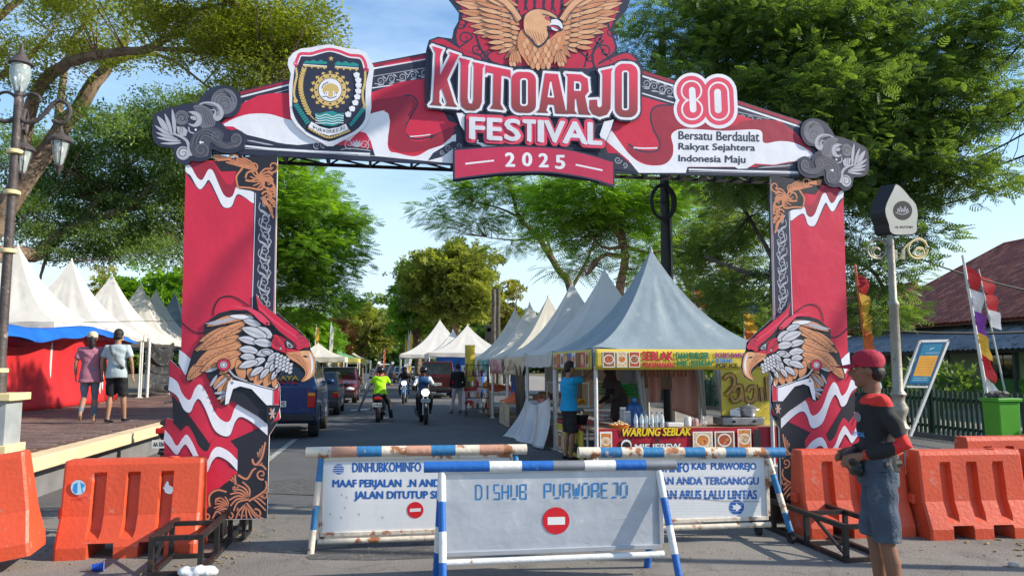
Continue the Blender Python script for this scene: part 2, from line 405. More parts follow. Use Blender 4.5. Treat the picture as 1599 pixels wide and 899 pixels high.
def make_pillar(mir):
    board('pillar_board', COLP, 0.02, BOARD, 0.03, mir)
    P = Print(aw(0.021, mir))
    P.fill(COLP, RED)
    # top waves
    P.fill(C4([(142, 45), (175, 45), (200, 100), (215, 115), (240, 75), (262, 62), (290, 110), (310, 170), (330, 190), (345, 188), (362, 150), (390, 135), (445, 160), (445, 225), (400, 195), (375, 185), (362, 195), (350, 232), (325, 245), (300, 235), (275, 185), (245, 125), (215, 160), (195, 158), (142, 85)]), NAVY)
    P.fill(C4([(150, 30), (262, 40), (290, 88), (320, 135), (345, 138), (365, 110), (372, 90), (372, 150), (345, 200), (320, 200), (290, 165), (262, 90), (240, 80), (215, 115), (195, 112), (165, 70)]), DRED)
    P.fill(C4([(144, 50), (165, 58), (192, 105), (213, 118), (228, 98), (243, 72), (262, 78), (285, 130), (308, 180), (330, 195), (350, 185), (364, 148), (380, 158), (445, 172), (443, 220), (400, 192), (372, 180), (358, 198), (346, 230), (325, 240), (303, 230), (278, 180), (246, 118), (228, 138), (210, 158), (192, 148), (165, 100), (144, 82)]), PWH, smooth=3)
    # inner batik strip
    P.fill(C4([(446, 25), (545, 5), (530, 700), (432, 690)]), NAVY)
    P.line(C4([(449, 175), (434, 680)]), PWH, 1.0, smooth=0); P.line(C4([(543, 30), (529, 700)]), PGR, 1.2, smooth=0)
    for k in range(7):
        y = 225 + k * 68; x = 492 - k * 1.2
        c = C4([(x, y)])[0]
        P.scroll(c, 7.5, PGR, 1.7, 1.3, 1.2 + k % 2 * 3.1, 1 if k % 2 else -1, tail=(c[0] - 7, c[1] + (11 if k % 2 else -11)))
        P.scroll((c[0] + 6, c[1] + 10), 5, PGR, 1.5, 1.2, 4.2, -1 if k % 2 else 1)
        P.leaf((c[0] - 8, c[1] + 8), (c[0] + 5, c[1] + 17), 3.5, PGR); P.leaf((c[0] + 9, c[1] - 12), (c[0] + 4, c[1] - 2), 3, PGR)
        P.line([(c[0] - 8, c[1] - 3), (c[0] - 10, c[1] + 5), (c[0] - 6, c[1] + 12)], PGR, 1.3)
    # top corner ornament
    P.fill(C4([(262, 28), (545, 5), (535, 290), (500, 255), (470, 165), (410, 160), (372, 145), (362, 100), (368, 78), (300, 80)]), INK)
    def OR(pts, wd=3.0): P.line(C4(pts), ORN, wd, smooth=4, taper=(0.9, 1.1))
    OR([(372, 150), (365, 105), (385, 75), (395, 60)], 3); OR([(372, 150), (420, 152), (470, 160), (480, 140)], 3)
    OR([(405, 110), (415, 85), (450, 80), (455, 105), (430, 122), (405, 118)], 3)
    for d in range(6):
        OR([(465 + d * 2, 95 + d * 4), (490 + d * 8, 70 + d * 14), (522 + d * 2, 70 + d * 25)], 2.6)
        OR([(455 - d * 2, 75), (430 - d * 12, 40 + d * 3), (390 - d * 14, 20 + d * 4)], 2.2)
    for d in range(4): OR([(480, 190 + d * 8), (500 + d * 6, 220 + d * 8), (528 - d * 3, 285 - d * 6)], 3)
    for d in range(7): a = 2.2 + d * .42; c = C4([(478, 108)])[0]; P.line([c, (c[0] + 9 * math.cos(a + .35), c[1] - 9 * math.sin(a + .35)), (c[0] + 19 * math.cos(a), c[1] - 19 * math.sin(a))], ORN, 2.8, taper=(1.1, .6))
    for d in range(5): OR([(500, 150 + d * 12), (520 - d * 2, 165 + d * 10), (536, 150 + d * 22)], 2.4)
    P.scroll(C4([(440, 60)])[0], 7, ORN, 2.4, 1.3, 1.0, -1); P.scroll(C4([(520, 225)])[0], 6, ORN, 2.4, 1.3, 4.0, 1)
    P.scroll(C4([(505, 130)])[0], 11, ORN, 3.2, 1.3, 0.5, 1); P.scroll(C4([(525, 60)])[0], 10, ORN, 3, 1.2, 2.5, -1); P.scroll(C4([(500, 190)])[0], 9, ORN, 3, 1.3, 3.5, 1)
    P.scroll(C4([(350, 25)])[0], 9, ORN, 3, 1.2, 1.5, -1)
    for d in range(4): OR([(345 - d * 4, 30), (310 - d * 10, 18 + d * 5), (265 - d * 4 + d * 8, 10 + d * 8)], 2.4)
    # swoosh lines on the red field
    P.line(C7([(285, 150), (295, 90), (330, 30), (390, 12), (450, 25), (540, 82)]), INK, 2.0); P.line(C7([(58, 190), (110, 235), (160, 265), (215, 268), (260, 225)]), INK, 2.0)
    # lower field: white flag, black ground
    P.fill(C7([(50, 385), (85, 410), (130, 450), (110, 560), (88, 560), (60, 510), (44, 480)]), PWH)
    P.fill(C5([(100, 190), (160, 260), (260, 400), (480, 300), (520, 285), (478, 345), (470, 672), (150, 676), (345, 500), (300, 420), (240, 440), (105, 300)]), INK)
    def band(pts_top, pts_mid, pts_bot):
        P.fill(pts_top + pts_bot[::-1], NAVY); P.fill(pts_top + pts_mid[::-1], RED)
        P.fill(pts_mid + [(x, y - 1.6) for x, y in pts_bot][::-1], PWH)
    def sm(p): return [(q.x, q.y) for q in catmull(C5(p), False, 5)]
    band(sm([(90, 55), (110, 75), (135, 130), (165, 150), (190, 105), (212, 95), (240, 130), (270, 190), (300, 225), (325, 225), (345, 170), (370, 155), (410, 160), (472, 215)]),
         sm([(90, 118), (120, 140), (140, 185), (168, 210), (190, 165), (210, 150), (235, 185), (268, 260), (300, 292), (325, 290), (345, 240), (370, 220), (415, 240), (472, 285)]),
         sm([(85, 175), (120, 200), (145, 250), (170, 262), (188, 225), (205, 210), (230, 250), (262, 325), (295, 352), (325, 350), (345, 300), (368, 280), (410, 300), (472, 352)]))
    P.fill(C5([(72, 375), (85, 400), (120, 430), (150, 400), (190, 450), (225, 495), (270, 440), (355, 490), (352, 505), (250, 570), (245, 630), (150, 675), (66, 470)]), RED)
    band(sm([(76, 282), (100, 310), (120, 345), (140, 325), (160, 310), (182, 340), (205, 390), (235, 410), (255, 370), (280, 352), (320, 365), (355, 402)]),
         sm([(72, 325), (95, 352), (118, 388), (140, 360), (158, 345), (182, 380), (205, 430), (235, 448), (255, 410), (278, 392), (318, 408), (355, 445)]),
         sm([(67, 372), (90, 398), (118, 427), (138, 400), (154, 388), (178, 425), (205, 478), (235, 496), (255, 455), (278, 434), (318, 452), (354, 490)]))
    # copper carving at the foot
    P.fill(C8([(232, 594), (300, 535), (350, 535), (355, 470), (365, 440), (440, 440), (490, 345), (570, 370), (600, 320), (640, 260), (672, 160), (667, 580), (400, 594)]), INK)
    def O8(pts, wd=3.0): P.line(C8(pts), NAVY, wd * 1.7, smooth=4); P.line(C8(pts), ORN, wd, smooth=4, taper=(1.1, 0.8))
    O8([(360, 520), (358, 460), (400, 430), (450, 440)], 3); O8([(395, 515), (395, 480), (430, 475), (440, 500), (420, 520), (390, 512)], 2.6)
    O8([(512, 348), (560, 370), (590, 325), (610, 312)], 3); O8([(590, 262), (600, 290), (640, 295), (665, 320)], 3)
    for k in range(4): O8([(640 - k * 8, 290), (625 + k * 6, 250), (618 + k * 14, 225 - k * 18)], 3)
    for k in range(3): O8([(500, 400), (482 + k * 8, 380), (468 + k * 14, 372 - k * 12)], 3)
    for cx, cy, s_, dr in [(640, 345, 22, 1), (540, 545, 24, -1), (470, 570, 18, 1), (345, 570, 16, -1), (495, 420, 14, 1), (650, 450, 20, -1), (610, 560, 22, 1)]:
        P.scroll(C8([(cx, cy)])[0], s_ / 2.6, NAVY, 4.6, 1.2, cx * 0.1, dr); P.scroll(C8([(cx, cy)])[0], s_ / 2.6, ORN, 2.8, 1.2, cx * 0.1, dr)
    for k in range(7):
        a = 1.9 + k * 0.32
        O8([(570, 480), (570 + 60 * math.cos(-a + 0.4), 480 + 55 * math.sin(-a + 0.4)), (570 + 105 * math.cos(-a), 480 + 100 * math.sin(-a))], 2.6)
        a = 1.7 + k * 0.35
        O8([(450, 530), (450 + 35 * math.cos(-a + 0.4), 530 + 35 * math.sin(-a + 0.4)), (450 + 68 * math.cos(-a), 530 + 66 * math.sin(-a))], 2.2)
    for k in range(6): O8([(570, 490), (600 + k * 12, 480 - k * 10), (662, 540 - k * 32)], 2.6); O8([(560, 500), (520 + k * 18, 540 + k * 4), (500 + k * 30, 584)], 2.4)
    for k in range(5): O8([(320, 578), (290 - k * 3, 560 + k * 5), (235 + k * 12, 588 - k * 11)], 2.4); O8([(375, 585), (400, 560 - k * 4), (440, 545 + k * 8)], 2.4)
    for k in range(3): O8([(330 - k * 5, 555), (310, 545), (295 + k * 5, 538 - k * 3)], 2)
    P.line([COLP[9], COLP[8], COLP[7]], PGR, 0.9, smooth=0)
    P.build('pillar_print', arch)
def make_eagle(mir):
    sil = C7([(95, 600), (100, 560), (150, 390), (225, 290), (225, 210), (330, 130), (420, 108), (545, 110), (590, 100), (590, 0), (625, 60), (740, 150), (730, 118), (810, 190), (870, 235), (960, 320), (970, 385), (1000, 440), (1010, 510), (985, 580), (930, 612), (890, 608), (925, 560), (880, 510), (820, 490), (770, 540), (735, 600), (755, 640), (760, 780), (730, 860), (690, 905), (668, 905), (600, 850), (480, 780), (420, 740), (385, 780), (345, 770), (300, 700), (235, 540), (190, 525), (150, 600), (125, 612)])
    board('eagle_head_board', sil, 0.036, BOARD, 0.012, mir)
    P = Print(aw(0.037, mir)); P.fill(sil, INK)
    # big back feathers
    for a, b, wd, cv in [((250, 470), (105, 600), 70, 8), ((480, 340), (160, 500), 90, 12), ((470, 300), (160, 390), 70, 14), ((510, 230), (190, 330), 66, 12), ((520, 190), (170, 400), 50, 16), ((480, 400), (200, 540), 70, 8), ((560, 150), (240, 225), 46, 14)]:
        A, B = C7([a, b]); P.leaf(A, B, wd / 4.496 * 1.15, TAN, INK, 0.9, cv / 4.496, vein=INK)
        dx, dy = B[0] - A[0], B[1] - A[1]; ln = math.hypot(dx, dy)
        for k in range(6):
            t = 0.25 + k * 0.11; q = (A[0] + dx * t, A[1] + dy * t - cv / 4.496 * 0.5)
            P.line([q, (q[0] + dx * 0.09 - dy / ln * 4, q[1] + dy * 0.09 + dx / ln * 4)], TAND, 0.9, smooth=0); P.line([q, (q[0] + dx * 0.09 + dy / ln * 4, q[1] + dy * 0.09 - dx / ln * 4)], TAND, 0.9, smooth=0)
    P.fill(C7([(230, 205), (300, 185), (400, 165), (500, 150), (400, 190), (300, 215)]), PGR); P.leaf(*C7([(570, 165), (400, 150)]), 7, PWH, INK, 0.8)
    # lower brown feathers and throat
    for a, b, wd in [((470, 440), (330, 560), 60), ((400, 560), (290, 650), 60), ((400, 560), (320, 690), 50), ((420, 580), (340, 760), 46), ((500, 590), (460, 450), 70), ((590, 630), (640, 500), 80), ((650, 640), (700, 540), 60), ((560, 600), (540, 500), 50), ((715, 650), (720, 570), 36)]:
        P.leaf(*C7([a, b]), wd / 4.496, TAN, INK, 0.9)
    for a, b in [((240, 540), (330, 510)), ((270, 640), (320, 560)), ((300, 690), (390, 680)), ((320, 730), (400, 690)), ((300, 660), (400, 570))]: P.leaf(*C7([a, b]), 5, PGR, INK, 0.7)
    # white neck feathers
    rows = [[((620, 220), (500, 180), 46), ((700, 300), (590, 230), 62), ((660, 300), (490, 235), 66)],
            [((600, 340), (465, 305), 50), ((700, 350), (570, 330), 58)],
            [((600, 400), (470, 380), 54), ((710, 400), (590, 420), 50), ((580, 440), (480, 435), 46), ((700, 420), (630, 400), 30)],
            [((650, 450), (550, 500), 50), ((600, 470), (470, 510), 50), ((720, 440), (650, 525), 40), ((740, 410), (670, 470), 34)],
            [((640, 510), (550, 570), 42), ((680, 520), (620, 590), 36), ((730, 480), (690, 540), 34), ((740, 530), (700, 600), 30)],
            [((760, 440), (720, 500), 30), ((790, 480), (750, 520), 26), ((770, 510), (730, 550), 26)]]
    for r_ in rows:
        for a, b, wd in r_:
            A, B = C7([a, b]); P.leaf(A, B, wd / 4.496, FWH, INK, 1.2, 1.0, vein=PDG)
            dx, dy = B[0] - A[0], B[1] - A[1]; P.line([(A[0] + dx * 0.25, A[1] + dy * 0.25 + 1.4), (A[0] + dx * 0.8, A[1] + dy * 0.8 + 1.2)], PGR, 1.2, smooth=0)
    for i in range(5):
        for j in range(4):
            c = C7([(740 + i * 24 - j * 3, 420 + j * 26 + i * 11)])[0]
            if i > 3 and j < 1: continue
            P.leaf((c[0] + 3, c[1] - 1.5), (c[0] - 2.6, c[1] + 2.2), 4.6, FWH, INK, 0.8)
    # helmet
    P.fill(C7([(590, 5), (625, 60), (690, 115), (745, 155), (800, 200), (870, 250), (950, 320), (968, 355), (955, 372), (925, 372), (890, 392), (862, 372), (850, 350), (800, 308), (750, 255), (690, 190), (640, 150), (612, 118), (600, 70)]), RED)
    P.fill(C7([(715, 280), (760, 290), (795, 315), (800, 370), (860, 385), (900, 398), (860, 410), (820, 420), (770, 400), (735, 388), (700, 370), (695, 345), (708, 310)]), RED)
    P.fill(C7([(405, 77), (500, 88), (560, 98), (620, 130), (680, 180), (690, 215), (660, 215), (620, 190), (570, 140), (530, 110), (450, 92)]), PINK)
    P.line(C7([(620, 120), (680, 180), (740, 250), (800, 300), (860, 345), (870, 370)]), INK, 2.2)
    P.line(C7([(612, 90), (680, 155), (760, 220), (840, 275), (880, 300)]), PINK, 3.0)
    P.line(C7([(740, 280), (770, 310), (790, 340), (800, 400)]), INK, 1.6); P.fill(C7([(725, 285), (770, 320), (788, 360), (785, 390), (745, 385), (700, 350), (712, 300)]), RED, smooth=3)
    for k in range(4): P.line(C7([(705 + k * 12, 285 + k * 6), (700 + k * 12, 320), (735 + k * 10, 365)]), INK, 0.9)
    P.scroll(C7([(910, 330)])[0], 9.0, PINK, 1.8, 1.5, 3.6, 1); P.scroll(C7([(913, 332)])[0], 7.4, INK, 0.8, 1.5, 3.6, 1); P.scroll(C7([(885, 290)])[0], 4.5, INK, 0.9, 1.2, 1.0, -1)
    P.disc(C7([(762, 378)])[0], 2.8, INK); P.disc(C7([(762, 378)])[0], 1.9, PGR); P.disc(C7([(668, 203)])[0], 1.8, INK)
    # eye
    P.fill(C7([(795, 310), (830, 330), (862, 368), (850, 382), (810, 378), (795, 350)]), INK); P.fill(C7([(805, 325), (830, 340), (852, 365), (835, 374), (812, 368), (803, 345)]), PGR); P.disc(C7([(826, 356)])[0], 2.6, INK); P.disc(C7([(829, 352)])[0], 0.8, PWH)
    P.line(C7([(798, 312), (830, 332), (862, 366)]), INK, 1.8)
    # beak
    P.fill(C7([(800, 412), (860, 400), (940, 392), (975, 400), (1000, 450), (1003, 520), (985, 570), (930, 605), (905, 602), (935, 560), (925, 520), (880, 480), (830, 450)]), TAN, smooth=3)
    P.fill(C7([(900, 400), (960, 398), (992, 450), (996, 520), (975, 570), (925, 600), (955, 545), (955, 490), (925, 450)]), TANL, smooth=3)
    P.fill(C7([(960, 402), (985, 450), (990, 510), (972, 560), (975, 500), (970, 450)]), PWH, smooth=3)
    P.line(C7([(800, 412), (860, 440), (915, 490), (945, 540), (935, 580), (905, 602)]), TAND, 1.6); P.line(C7([(830, 425), (880, 425), (915, 460), (940, 505)]), TAND, 1.2); P.leaf(*C7([(918, 432), (955, 436)]), 3, INK)
    P.line(C7([(850, 410), (880, 440), (900, 470)]), TAND, 1.0)
    # collar
    P.fill(C7([(420, 590), (530, 610), (720, 660), (742, 620), (752, 650), (752, 770), (665, 772), (560, 660), (480, 640), (430, 660), (400, 760), (375, 770), (380, 700), (395, 620)]), PWH)
    P.fill(C7([(715, 665), (750, 640), (752, 768), (712, 770)]), RED); P.line(C7([(425, 592), (530, 615), (718, 668), (745, 625)]), INK, 1.5, smooth=2); P.line(C7([(710, 668), (708, 775)]), INK, 1.2, smooth=0)
    P.fill(C7([(665, 775), (752, 775), (745, 820), (730, 855), (690, 900), (668, 900)]), INK)
    for k in range(6): a = k * math.pi / 3; c = C7([(705, 830)])[0]; P.leaf(c, (c[0] + 6 * math.cos(a), c[1] + 10 * math.sin(a)), 3.0, PGR if k % 2 else TAN)
    P.line(C7([(400, 520), (440, 570), (530, 610)]), INK, 4.5, smooth=2); P.line(C7([(400, 520), (440, 570), (530, 606)]), PGR, 2.8, smooth=2)
    c = C7([(365, 492)])[0]
    for r_, m in [(11, INK), (9.6, RED), (6.6, INK), (5.8, PGR), (3.0, INK), (2.2, PWH)]: P.disc(c, r_, m, ry=r_ * 0.92)
    P.disc(C7([(424, 616)])[0], 2.4, INK); P.disc(C7([(424, 616)])[0], 1.5, PGR)
    P.build('eagle_head_print', arch)
CQ = lambda p: crop(236, 130, 6.913, p)
def make_cloud(mir):
    sil = CQ([(30, 480), (50, 350), (110, 320), (190, 285), (280, 265), (420, 235), (510, 230), (545, 180), (620, 95), (720, 50), (820, 45), (920, 85), (975, 160), (980, 260), (930, 350), (870, 385), (800, 385), (740, 430), (790, 460), (835, 530), (835, 570), (870, 530), (930, 515), (1000, 545), (1030, 610), (1015, 700), (960, 750), (880, 775), (780, 765), (700, 735), (665, 735), (660, 800), (600, 850), (520, 860), (450, 850), (400, 890), (330, 880), (270, 820), (250, 720), (170, 705), (80, 680), (35, 610)])
    board('cloud_ornament_board', sil, 0.045, NAVY, 0.018, mir, smooth=2)
    P = Print(aw(0.046, mir)); P.fill(sil, NAVY, smooth=2)
    def blob(c, r, m, rings, dr=1, a0=0.0, mo=INK):
        q = CQ([c])[0]; r /= 6.913; P.disc(q, r, m)
        for k in range(rings):
            rr = r * (0.85 - 0.26 * k)
            P.line([(q[0] + rr * math.cos(a0 + dr * t * 0.42), q[1] + rr * (1 - 0.03 * t) * math.sin(a0 + dr * t * 0.42)) for t in range(11)], mo, 0.9, smooth=2, taper=(0.5, 1.0))
    blob((800, 215), 140, PDG, 3, 1, 2.2); P.scroll(CQ([(810, 260)])[0], 9, PMG, 1.4, 1.2, 3.6, 1)
    for k in range(3): P.line(CQ([(590 + k * 30, 200 - k * 12), (680 + k * 20, 140 - k * 22), (790, 120 - k * 18), (870, 180 - k * 8)]), INK, 0.9, taper=(0.4, 1.0))
    blob((600, 400), 100, PDG, 3, 1, 3.2); blob((560, 340), 60, PDG, 2, 1, 3.4)
    P.fill(CQ([(470, 265), (560, 255), (650, 300), (700, 380), (700, 470), (650, 490), (560, 510), (560, 400), (500, 330)]), PDG, smooth=3)
    for k in range(4): P.line(CQ([(480, 285 + k * 12), (580, 290 + k * 18), (650 - k * 22, 360 + k * 10), (690 - k * 26, 470)]), INK, 0.9, taper=(0.4, 1.0))
    P.fill(CQ([(525, 250), (590, 220), (690, 225), (760, 265), (795, 340), (770, 405), (715, 425), (680, 380), (700, 320), (650, 310), (690, 300), (730, 330), (700, 275), (600, 250)]), PGR, smooth=3)
    for k in range(3): P.line(CQ([(570, 240 + k * 6), (670, 245 + k * 12), (740 - k * 12, 300), (745 - k * 14, 370)]), INK, 0.8)
    blob((345, 390), 78, PDG, 2, 1, 3.0); P.scroll(CQ([(345, 400)])[0], 7, INK, 1.2, 1.3, 3.1, 1)
    P.fill(CQ([(410, 330), (480, 320), (540, 355), (560, 420), (535, 475), (480, 490), (430, 470), (415, 450), (470, 460), (500, 420), (450, 410), (435, 370), (480, 375), (440, 340)]), PGR, smooth=3); P.scroll(CQ([(470, 410)])[0], 8, INK, 1.0, 1.2, 3.0, 1)
    # bright wing
    for a, b, wd, cv in [((270, 570), (240, 290), 42, 6), ((240, 580), (160, 340), 40, 5), ((200, 560), (80, 370), 62, 6), ((260, 600), (50, 470), 36, -5), ((300, 620), (60, 545), 34, -6), ((330, 640), (70, 600), 34, -5), ((340, 660), (110, 665), 26, -4)]:
        P.leaf(*CQ([a, b]), wd / 6.9, PGR, INK, 0.6, cv / 6.9)
    P.line(CQ([(250, 560), (330, 590), (400, 640), (425, 720), (440, 800)]), PGR, 5.0, taper=(0.6, 1.2)); 
    q = CQ([(360, 770)])[0]; P.disc(q, 10.5, PGR); P.scroll(q, 8.5, INK, 1.2, 1.4, 5.5, -1); P.scroll((q[0], q[1]), 4.5, PWH, 1.0, 1.2, 5.5, -1)
    P.fill(CQ([(290, 485), (370, 490), (410, 530), (390, 590), (340, 585), (300, 550)]), PGR); P.line(CQ([(330, 490), (325, 560)]), INK, 0.8, smooth=0); P.line(CQ([(350, 490), (350, 560)]), INK, 0.8, smooth=0)
    P.line(CQ([(420, 490), (430, 540), (480, 560)]), PGR, 2.2); P.disc(CQ([(495, 520)])[0], 1.8, PWH)
    # dark lower curls
    P.fill(CQ([(440, 620), (500, 540), (600, 500), (720, 500), (800, 560), (780, 640), (860, 650), (900, 560), (960, 560), (990, 620), (960, 700), (860, 730), (740, 710), (660, 650), (640, 720), (620, 800), (540, 825), (470, 800), (430, 720)]), PMG, smooth=3)
    for k in range(5): P.line(CQ([(450 + k * 22, 700 - k * 10), (490 + k * 18, 580 - k * 6 + k * 10), (600, 520 + k * 14), (700 + k * 8, 560 + k * 22), (800, 680 + k * 8), (900, 700 - k * 2)]), INK if k % 2 else PDG, 0.9)
    P.scroll(CQ([(555, 735)])[0], 12, PDG, 1.8, 1.4, 1.0, -1); P.scroll(CQ([(920, 620)])[0], 11, PDG, 1.8, 1.4, 1.8, -1); P.scroll(CQ([(720, 580)])[0], 8, PDG, 1.4, 1.3, 1.8, 1)
    P.disc(CQ([(548, 655)])[0], 2.0, PWH); P.disc(CQ([(572, 655)])[0], 1.2, PWH)
    P.build('cloud_ornament_print', arch)
for mir in (False, True): make_pillar(mir); make_eagle(mir); make_cloud(mir)
# ------------------------------------------------------------------ beam
BEAM = [(330, 170), (376, 144), (451, 125), (581, 100), (665, 84), (800, 78), (990, 108), (1100, 141), (1247, 189), (1300, 225), (1262, 277), (980, 272), (620, 254), (434, 245), (320, 240)]
board('beam_board', BEAM, 0.02, NAVY, 0.03)
P = Print(aw(0.021)); P.fill(BEAM, NAVY)
C2 = lambda p: crop(220, 60, 3.4575, p); C3 = lambda p: crop(980, 80, 3.745, p); C1 = lambda p: crop(640, 0, 2.997, p)
P.line([(376, 147.5), (451, 129.5), (581, 104), (668, 88.5)], DRED, 4.5, smooth=0); P.line([(376, 153), (451, 134), (581, 109), (668, 93)], PWH, 2.6, smooth=0); P.line([(383, 160), (451, 141), (581, 121), (668, 107)], PGR, 1.1, smooth=0)
P.line([(581, 139), (668, 126)], PWH, 1.6, smooth=0); P.line([(600, 103.5), (668, 92)], PINK, 2, smooth=0)
P.line([(998, 113), (1100, 144.5), (1247, 193)], DRED, 4.5, smooth=0); P.line([(998, 119), (1100, 151), (1247, 199)], PWH, 2.8, smooth=0); P.line([(1000, 146.5), (1056, 163.5)], PWH, 1.8, smooth=0); P.line([(1150, 176), (1200, 187)], PGR, 1.2, smooth=0)
for k in range(5):
    for (x, y, sl) in ((594 + k * 17, 128 - k * 3.0, -0.18), (1008 + k * 12, 132 + k * 4.2, 0.33)):
        P.scroll((x, y), 6.2, PGR, 1.5, 1.3, 1 + 3 * (k % 2), 1 if k % 2 else -1, tail=(x - 9, y + 4)); P.leaf((x - 4, y + 7), (x + 6, y + 6 + sl * 6), 2.6, PGR); P.leaf((x + 3, y - 8), (x + 9, y - 3), 2.4, PGR)
for k in range(3): P.scroll((1157 + k * 13, 185 + k * 2.5), 5.5, PGR, 1.3, 1.2, 1 + 3 * (k % 2), 1 if k % 2 else -1)
# left fields
P.fill(C2([(420, 480), (470, 430), (560, 350), (640, 312), (720, 300), (830, 300), (1000, 300), (1250, 296), (1400, 240), (1560, 220), (1560, 640), (1270, 640), (1250, 600), (900, 560), (560, 520)]), RED)
P.fill(C2([(1390, 270), (1250, 300), (1250, 420), (1345, 460), (1390, 360)]), RED)
P.fill([(q.x, q.y) for q in catmull(C2([(430, 478), (470, 455), (530, 428), (600, 412), (700, 414), (830, 448), (1000, 440), (1150, 410), (1240, 388), (1300, 392), (1352, 430), (1345, 500), (1332, 570), (1345, 612), (1383, 622), (1480, 640), (1560, 600), (1660, 540), (1700, 520)]), False, 5)] + C2([(1700, 680), (1265, 640), (1240, 555), (1215, 515), (1180, 505), (1130, 552), (1000, 565), (930, 572), (850, 580), (760, 572), (660, 545), (575, 525), (500, 480)]), PWH)
P.line([(570, 232), (601, 172)], PWH, 0.5, smooth=0)
P.fill([(640, 137), (668, 130), (700, 190), (715, 195), (700, 205), (640, 222), (622, 228), (612, 215), (622, 180), (628, 165)], RED, smooth=0)
P.line([(622, 155), (640, 150), (652, 162), (642, 182), (632, 205), (645, 218), (672, 215), (700, 202)], NAVY, 2.4); P.line([(640, 214.5), (660, 213), (672, 211)], PWH, 1.6, smooth=2)
P.fill([(575, 180), (601, 173), (609, 190), (606, 215), (610, 232), (640, 240), (690, 228), (710, 205), (700, 200), (672, 218), (645, 222), (632, 205), (640, 180), (650, 165), (640, 152), (600, 155), (580, 160)], DRED, smooth=2)
P.fill([(690, 246), (704, 236), (730, 222), (706, 222), (676, 240), (668, 252)], NAVY); P.scroll((700, 232), 6, PGR, 1.2); P.scroll((716, 229), 5, PGR, 1.2, 1.2, 2, -1); P.scroll((690, 239), 4, PGR, 1)
# left bottom band
P.line(C2([(562, 585), (700, 600), (900, 612), (1238, 628)]), PWH, 3.0, smooth=0); P.line(C2([(562, 598), (1240, 640)]), PGR, 1.0, smooth=0)
P.fill(C2([(560, 525), (640, 545), (700, 560), (830, 582), (700, 588), (570, 572)]), NAVY)
for k in range(3): P.leaf(*C2([(575 + k * 30, 555 + k * 6), (640 + k * 40, 565 + k * 8)]), 2.2, PGR)
for (x, y, r_) in [(950, 580, 6), (985, 580, 5), (1125, 575, 8), (1205, 580, 8)]: P.scroll(C2([(x, y)])[0], r_, PGR, 1.6, 1.4, 1.0, 1 if x < 1180 else -1)
for k in range(5): c = C2([(1165, 590)])[0]; a = -1.57 + (k - 2) * 0.5; P.leaf(c, (c[0] + 12 * math.cos(a), c[1] + 12 * math.sin(a)), 3.6, PGR)
P.line(C2([(1080, 605), (1130, 598), (1240, 610)]), PGR, 1.4); P.line([(560, 243), (622, 247)], PWH, 0.6, smooth=0)
# right fields
P.fill([(955, 160), (1000, 152), (1056, 168), (1150, 180), (1175, 188), (1215, 190), (1240, 208), (1262, 232), (1262, 262), (1000, 262), (940, 240)], RED)
P.fill(C3([(130, 350), (160, 330), (260, 325), (600, 440), (640, 420), (740, 405), (850, 410), (930, 450), (1000, 520), (1080, 600), (900, 560), (780, 560), (500, 640), (260, 640), (240, 670), (100, 660), (0, 600), (0, 545), (40, 575), (160, 590), (182, 560), (170, 500), (130, 420)]), DRED, smooth=2)
P.fill([(q.x, q.y) for q in catmull(C3([(-160, 380), (-60, 520), (0, 600), (60, 650), (130, 672), (210, 665), (255, 620), (262, 560), (250, 500), (275, 470), (320, 460), (420, 462), (560, 470), (720, 462), (778, 475), (790, 540), (880, 530), (960, 538), (1030, 570), (1085, 610)]), False, 4)] + C3([(1060, 640), (940, 650), (850, 668), (740, 660), (690, 690), (640, 692), (620, 680), (345, 680), (335, 715), (60, 715), (0, 640), (-60, 590), (-140, 520)]), PWH)
P.line(C3([(255, 322), (180, 322), (140, 345), (130, 400), (150, 470), (180, 530), (178, 575), (140, 592), (60, 585), (0, 545)]), NAVY, 2.6); P.line(C3([(30, 568), (90, 572), (170, 570)]), PWH, 2.2, smooth=2)
P.fill(C3([(-120, 600), (-60, 600), (0, 650), (40, 690), (50, 712), (-110, 690)]), NAVY); P.scroll(C3([(-60, 640)])[0], 6, PGR, 1.3); P.scroll(C3([(-20, 670)])[0], 4.5, PGR, 1.2, 1.3, 2, -1)
P.line(C3([(352, 695), (700, 705), (1000, 712)]), PWH, 2.6, smooth=0); P.line(C3([(352, 707), (1000, 722)]), PGR, 0.9, smooth=0)
P.fill(C3([(720, 668), (850, 672), (940, 655), (1060, 640), (1060, 690), (800, 690)]), NAVY)
for k in range(3): P.leaf(*C3([(960 - k * 50, 668 + k * 4), (870 - k * 60, 680 + k * 4)]), 1.8, PGR)
# 80 and the motto
def cap(a, b, r_, m): A, B = C3([a, b]); P.capsule(A, B, r_ / 3.745, m)
for r8, r0, m in [(108, 108, PWH), (90, 88, PINK), (64, 62, PWH), (54, 52, PINK)]:
    P.disc(C3([(368, 238)])[0], r8 / 3.745 * 0.98, m); P.disc(C3([(372, 345)])[0], r8 / 3.745, m)
    cap((525, 246), (530, 350), r0, m)
    if m is PINK and r8 == 90: pass
cap((372, 235), (378, 345), 19, PWH); cap((520, 246), (524, 348), 20, PWH)
DN = mat('print_text_navy', (0.03, 0.032, 0.055), 0.5)
for s_, x1, y0, y1, y2, y3 in [('Bersatu Berdaulat', 765, 472, 476, 535, 520), ('Rakyat Sejahtera', 740, 540, 548, 600, 592), ('Indonesia Maju', 684, 610, 615, 672, 660)]:
    P.text(s_, C3([(292, y0), (x1, y1), (x1, y2), (292, y3)]), DN, 0.035)
P.build('beam_print', arch)
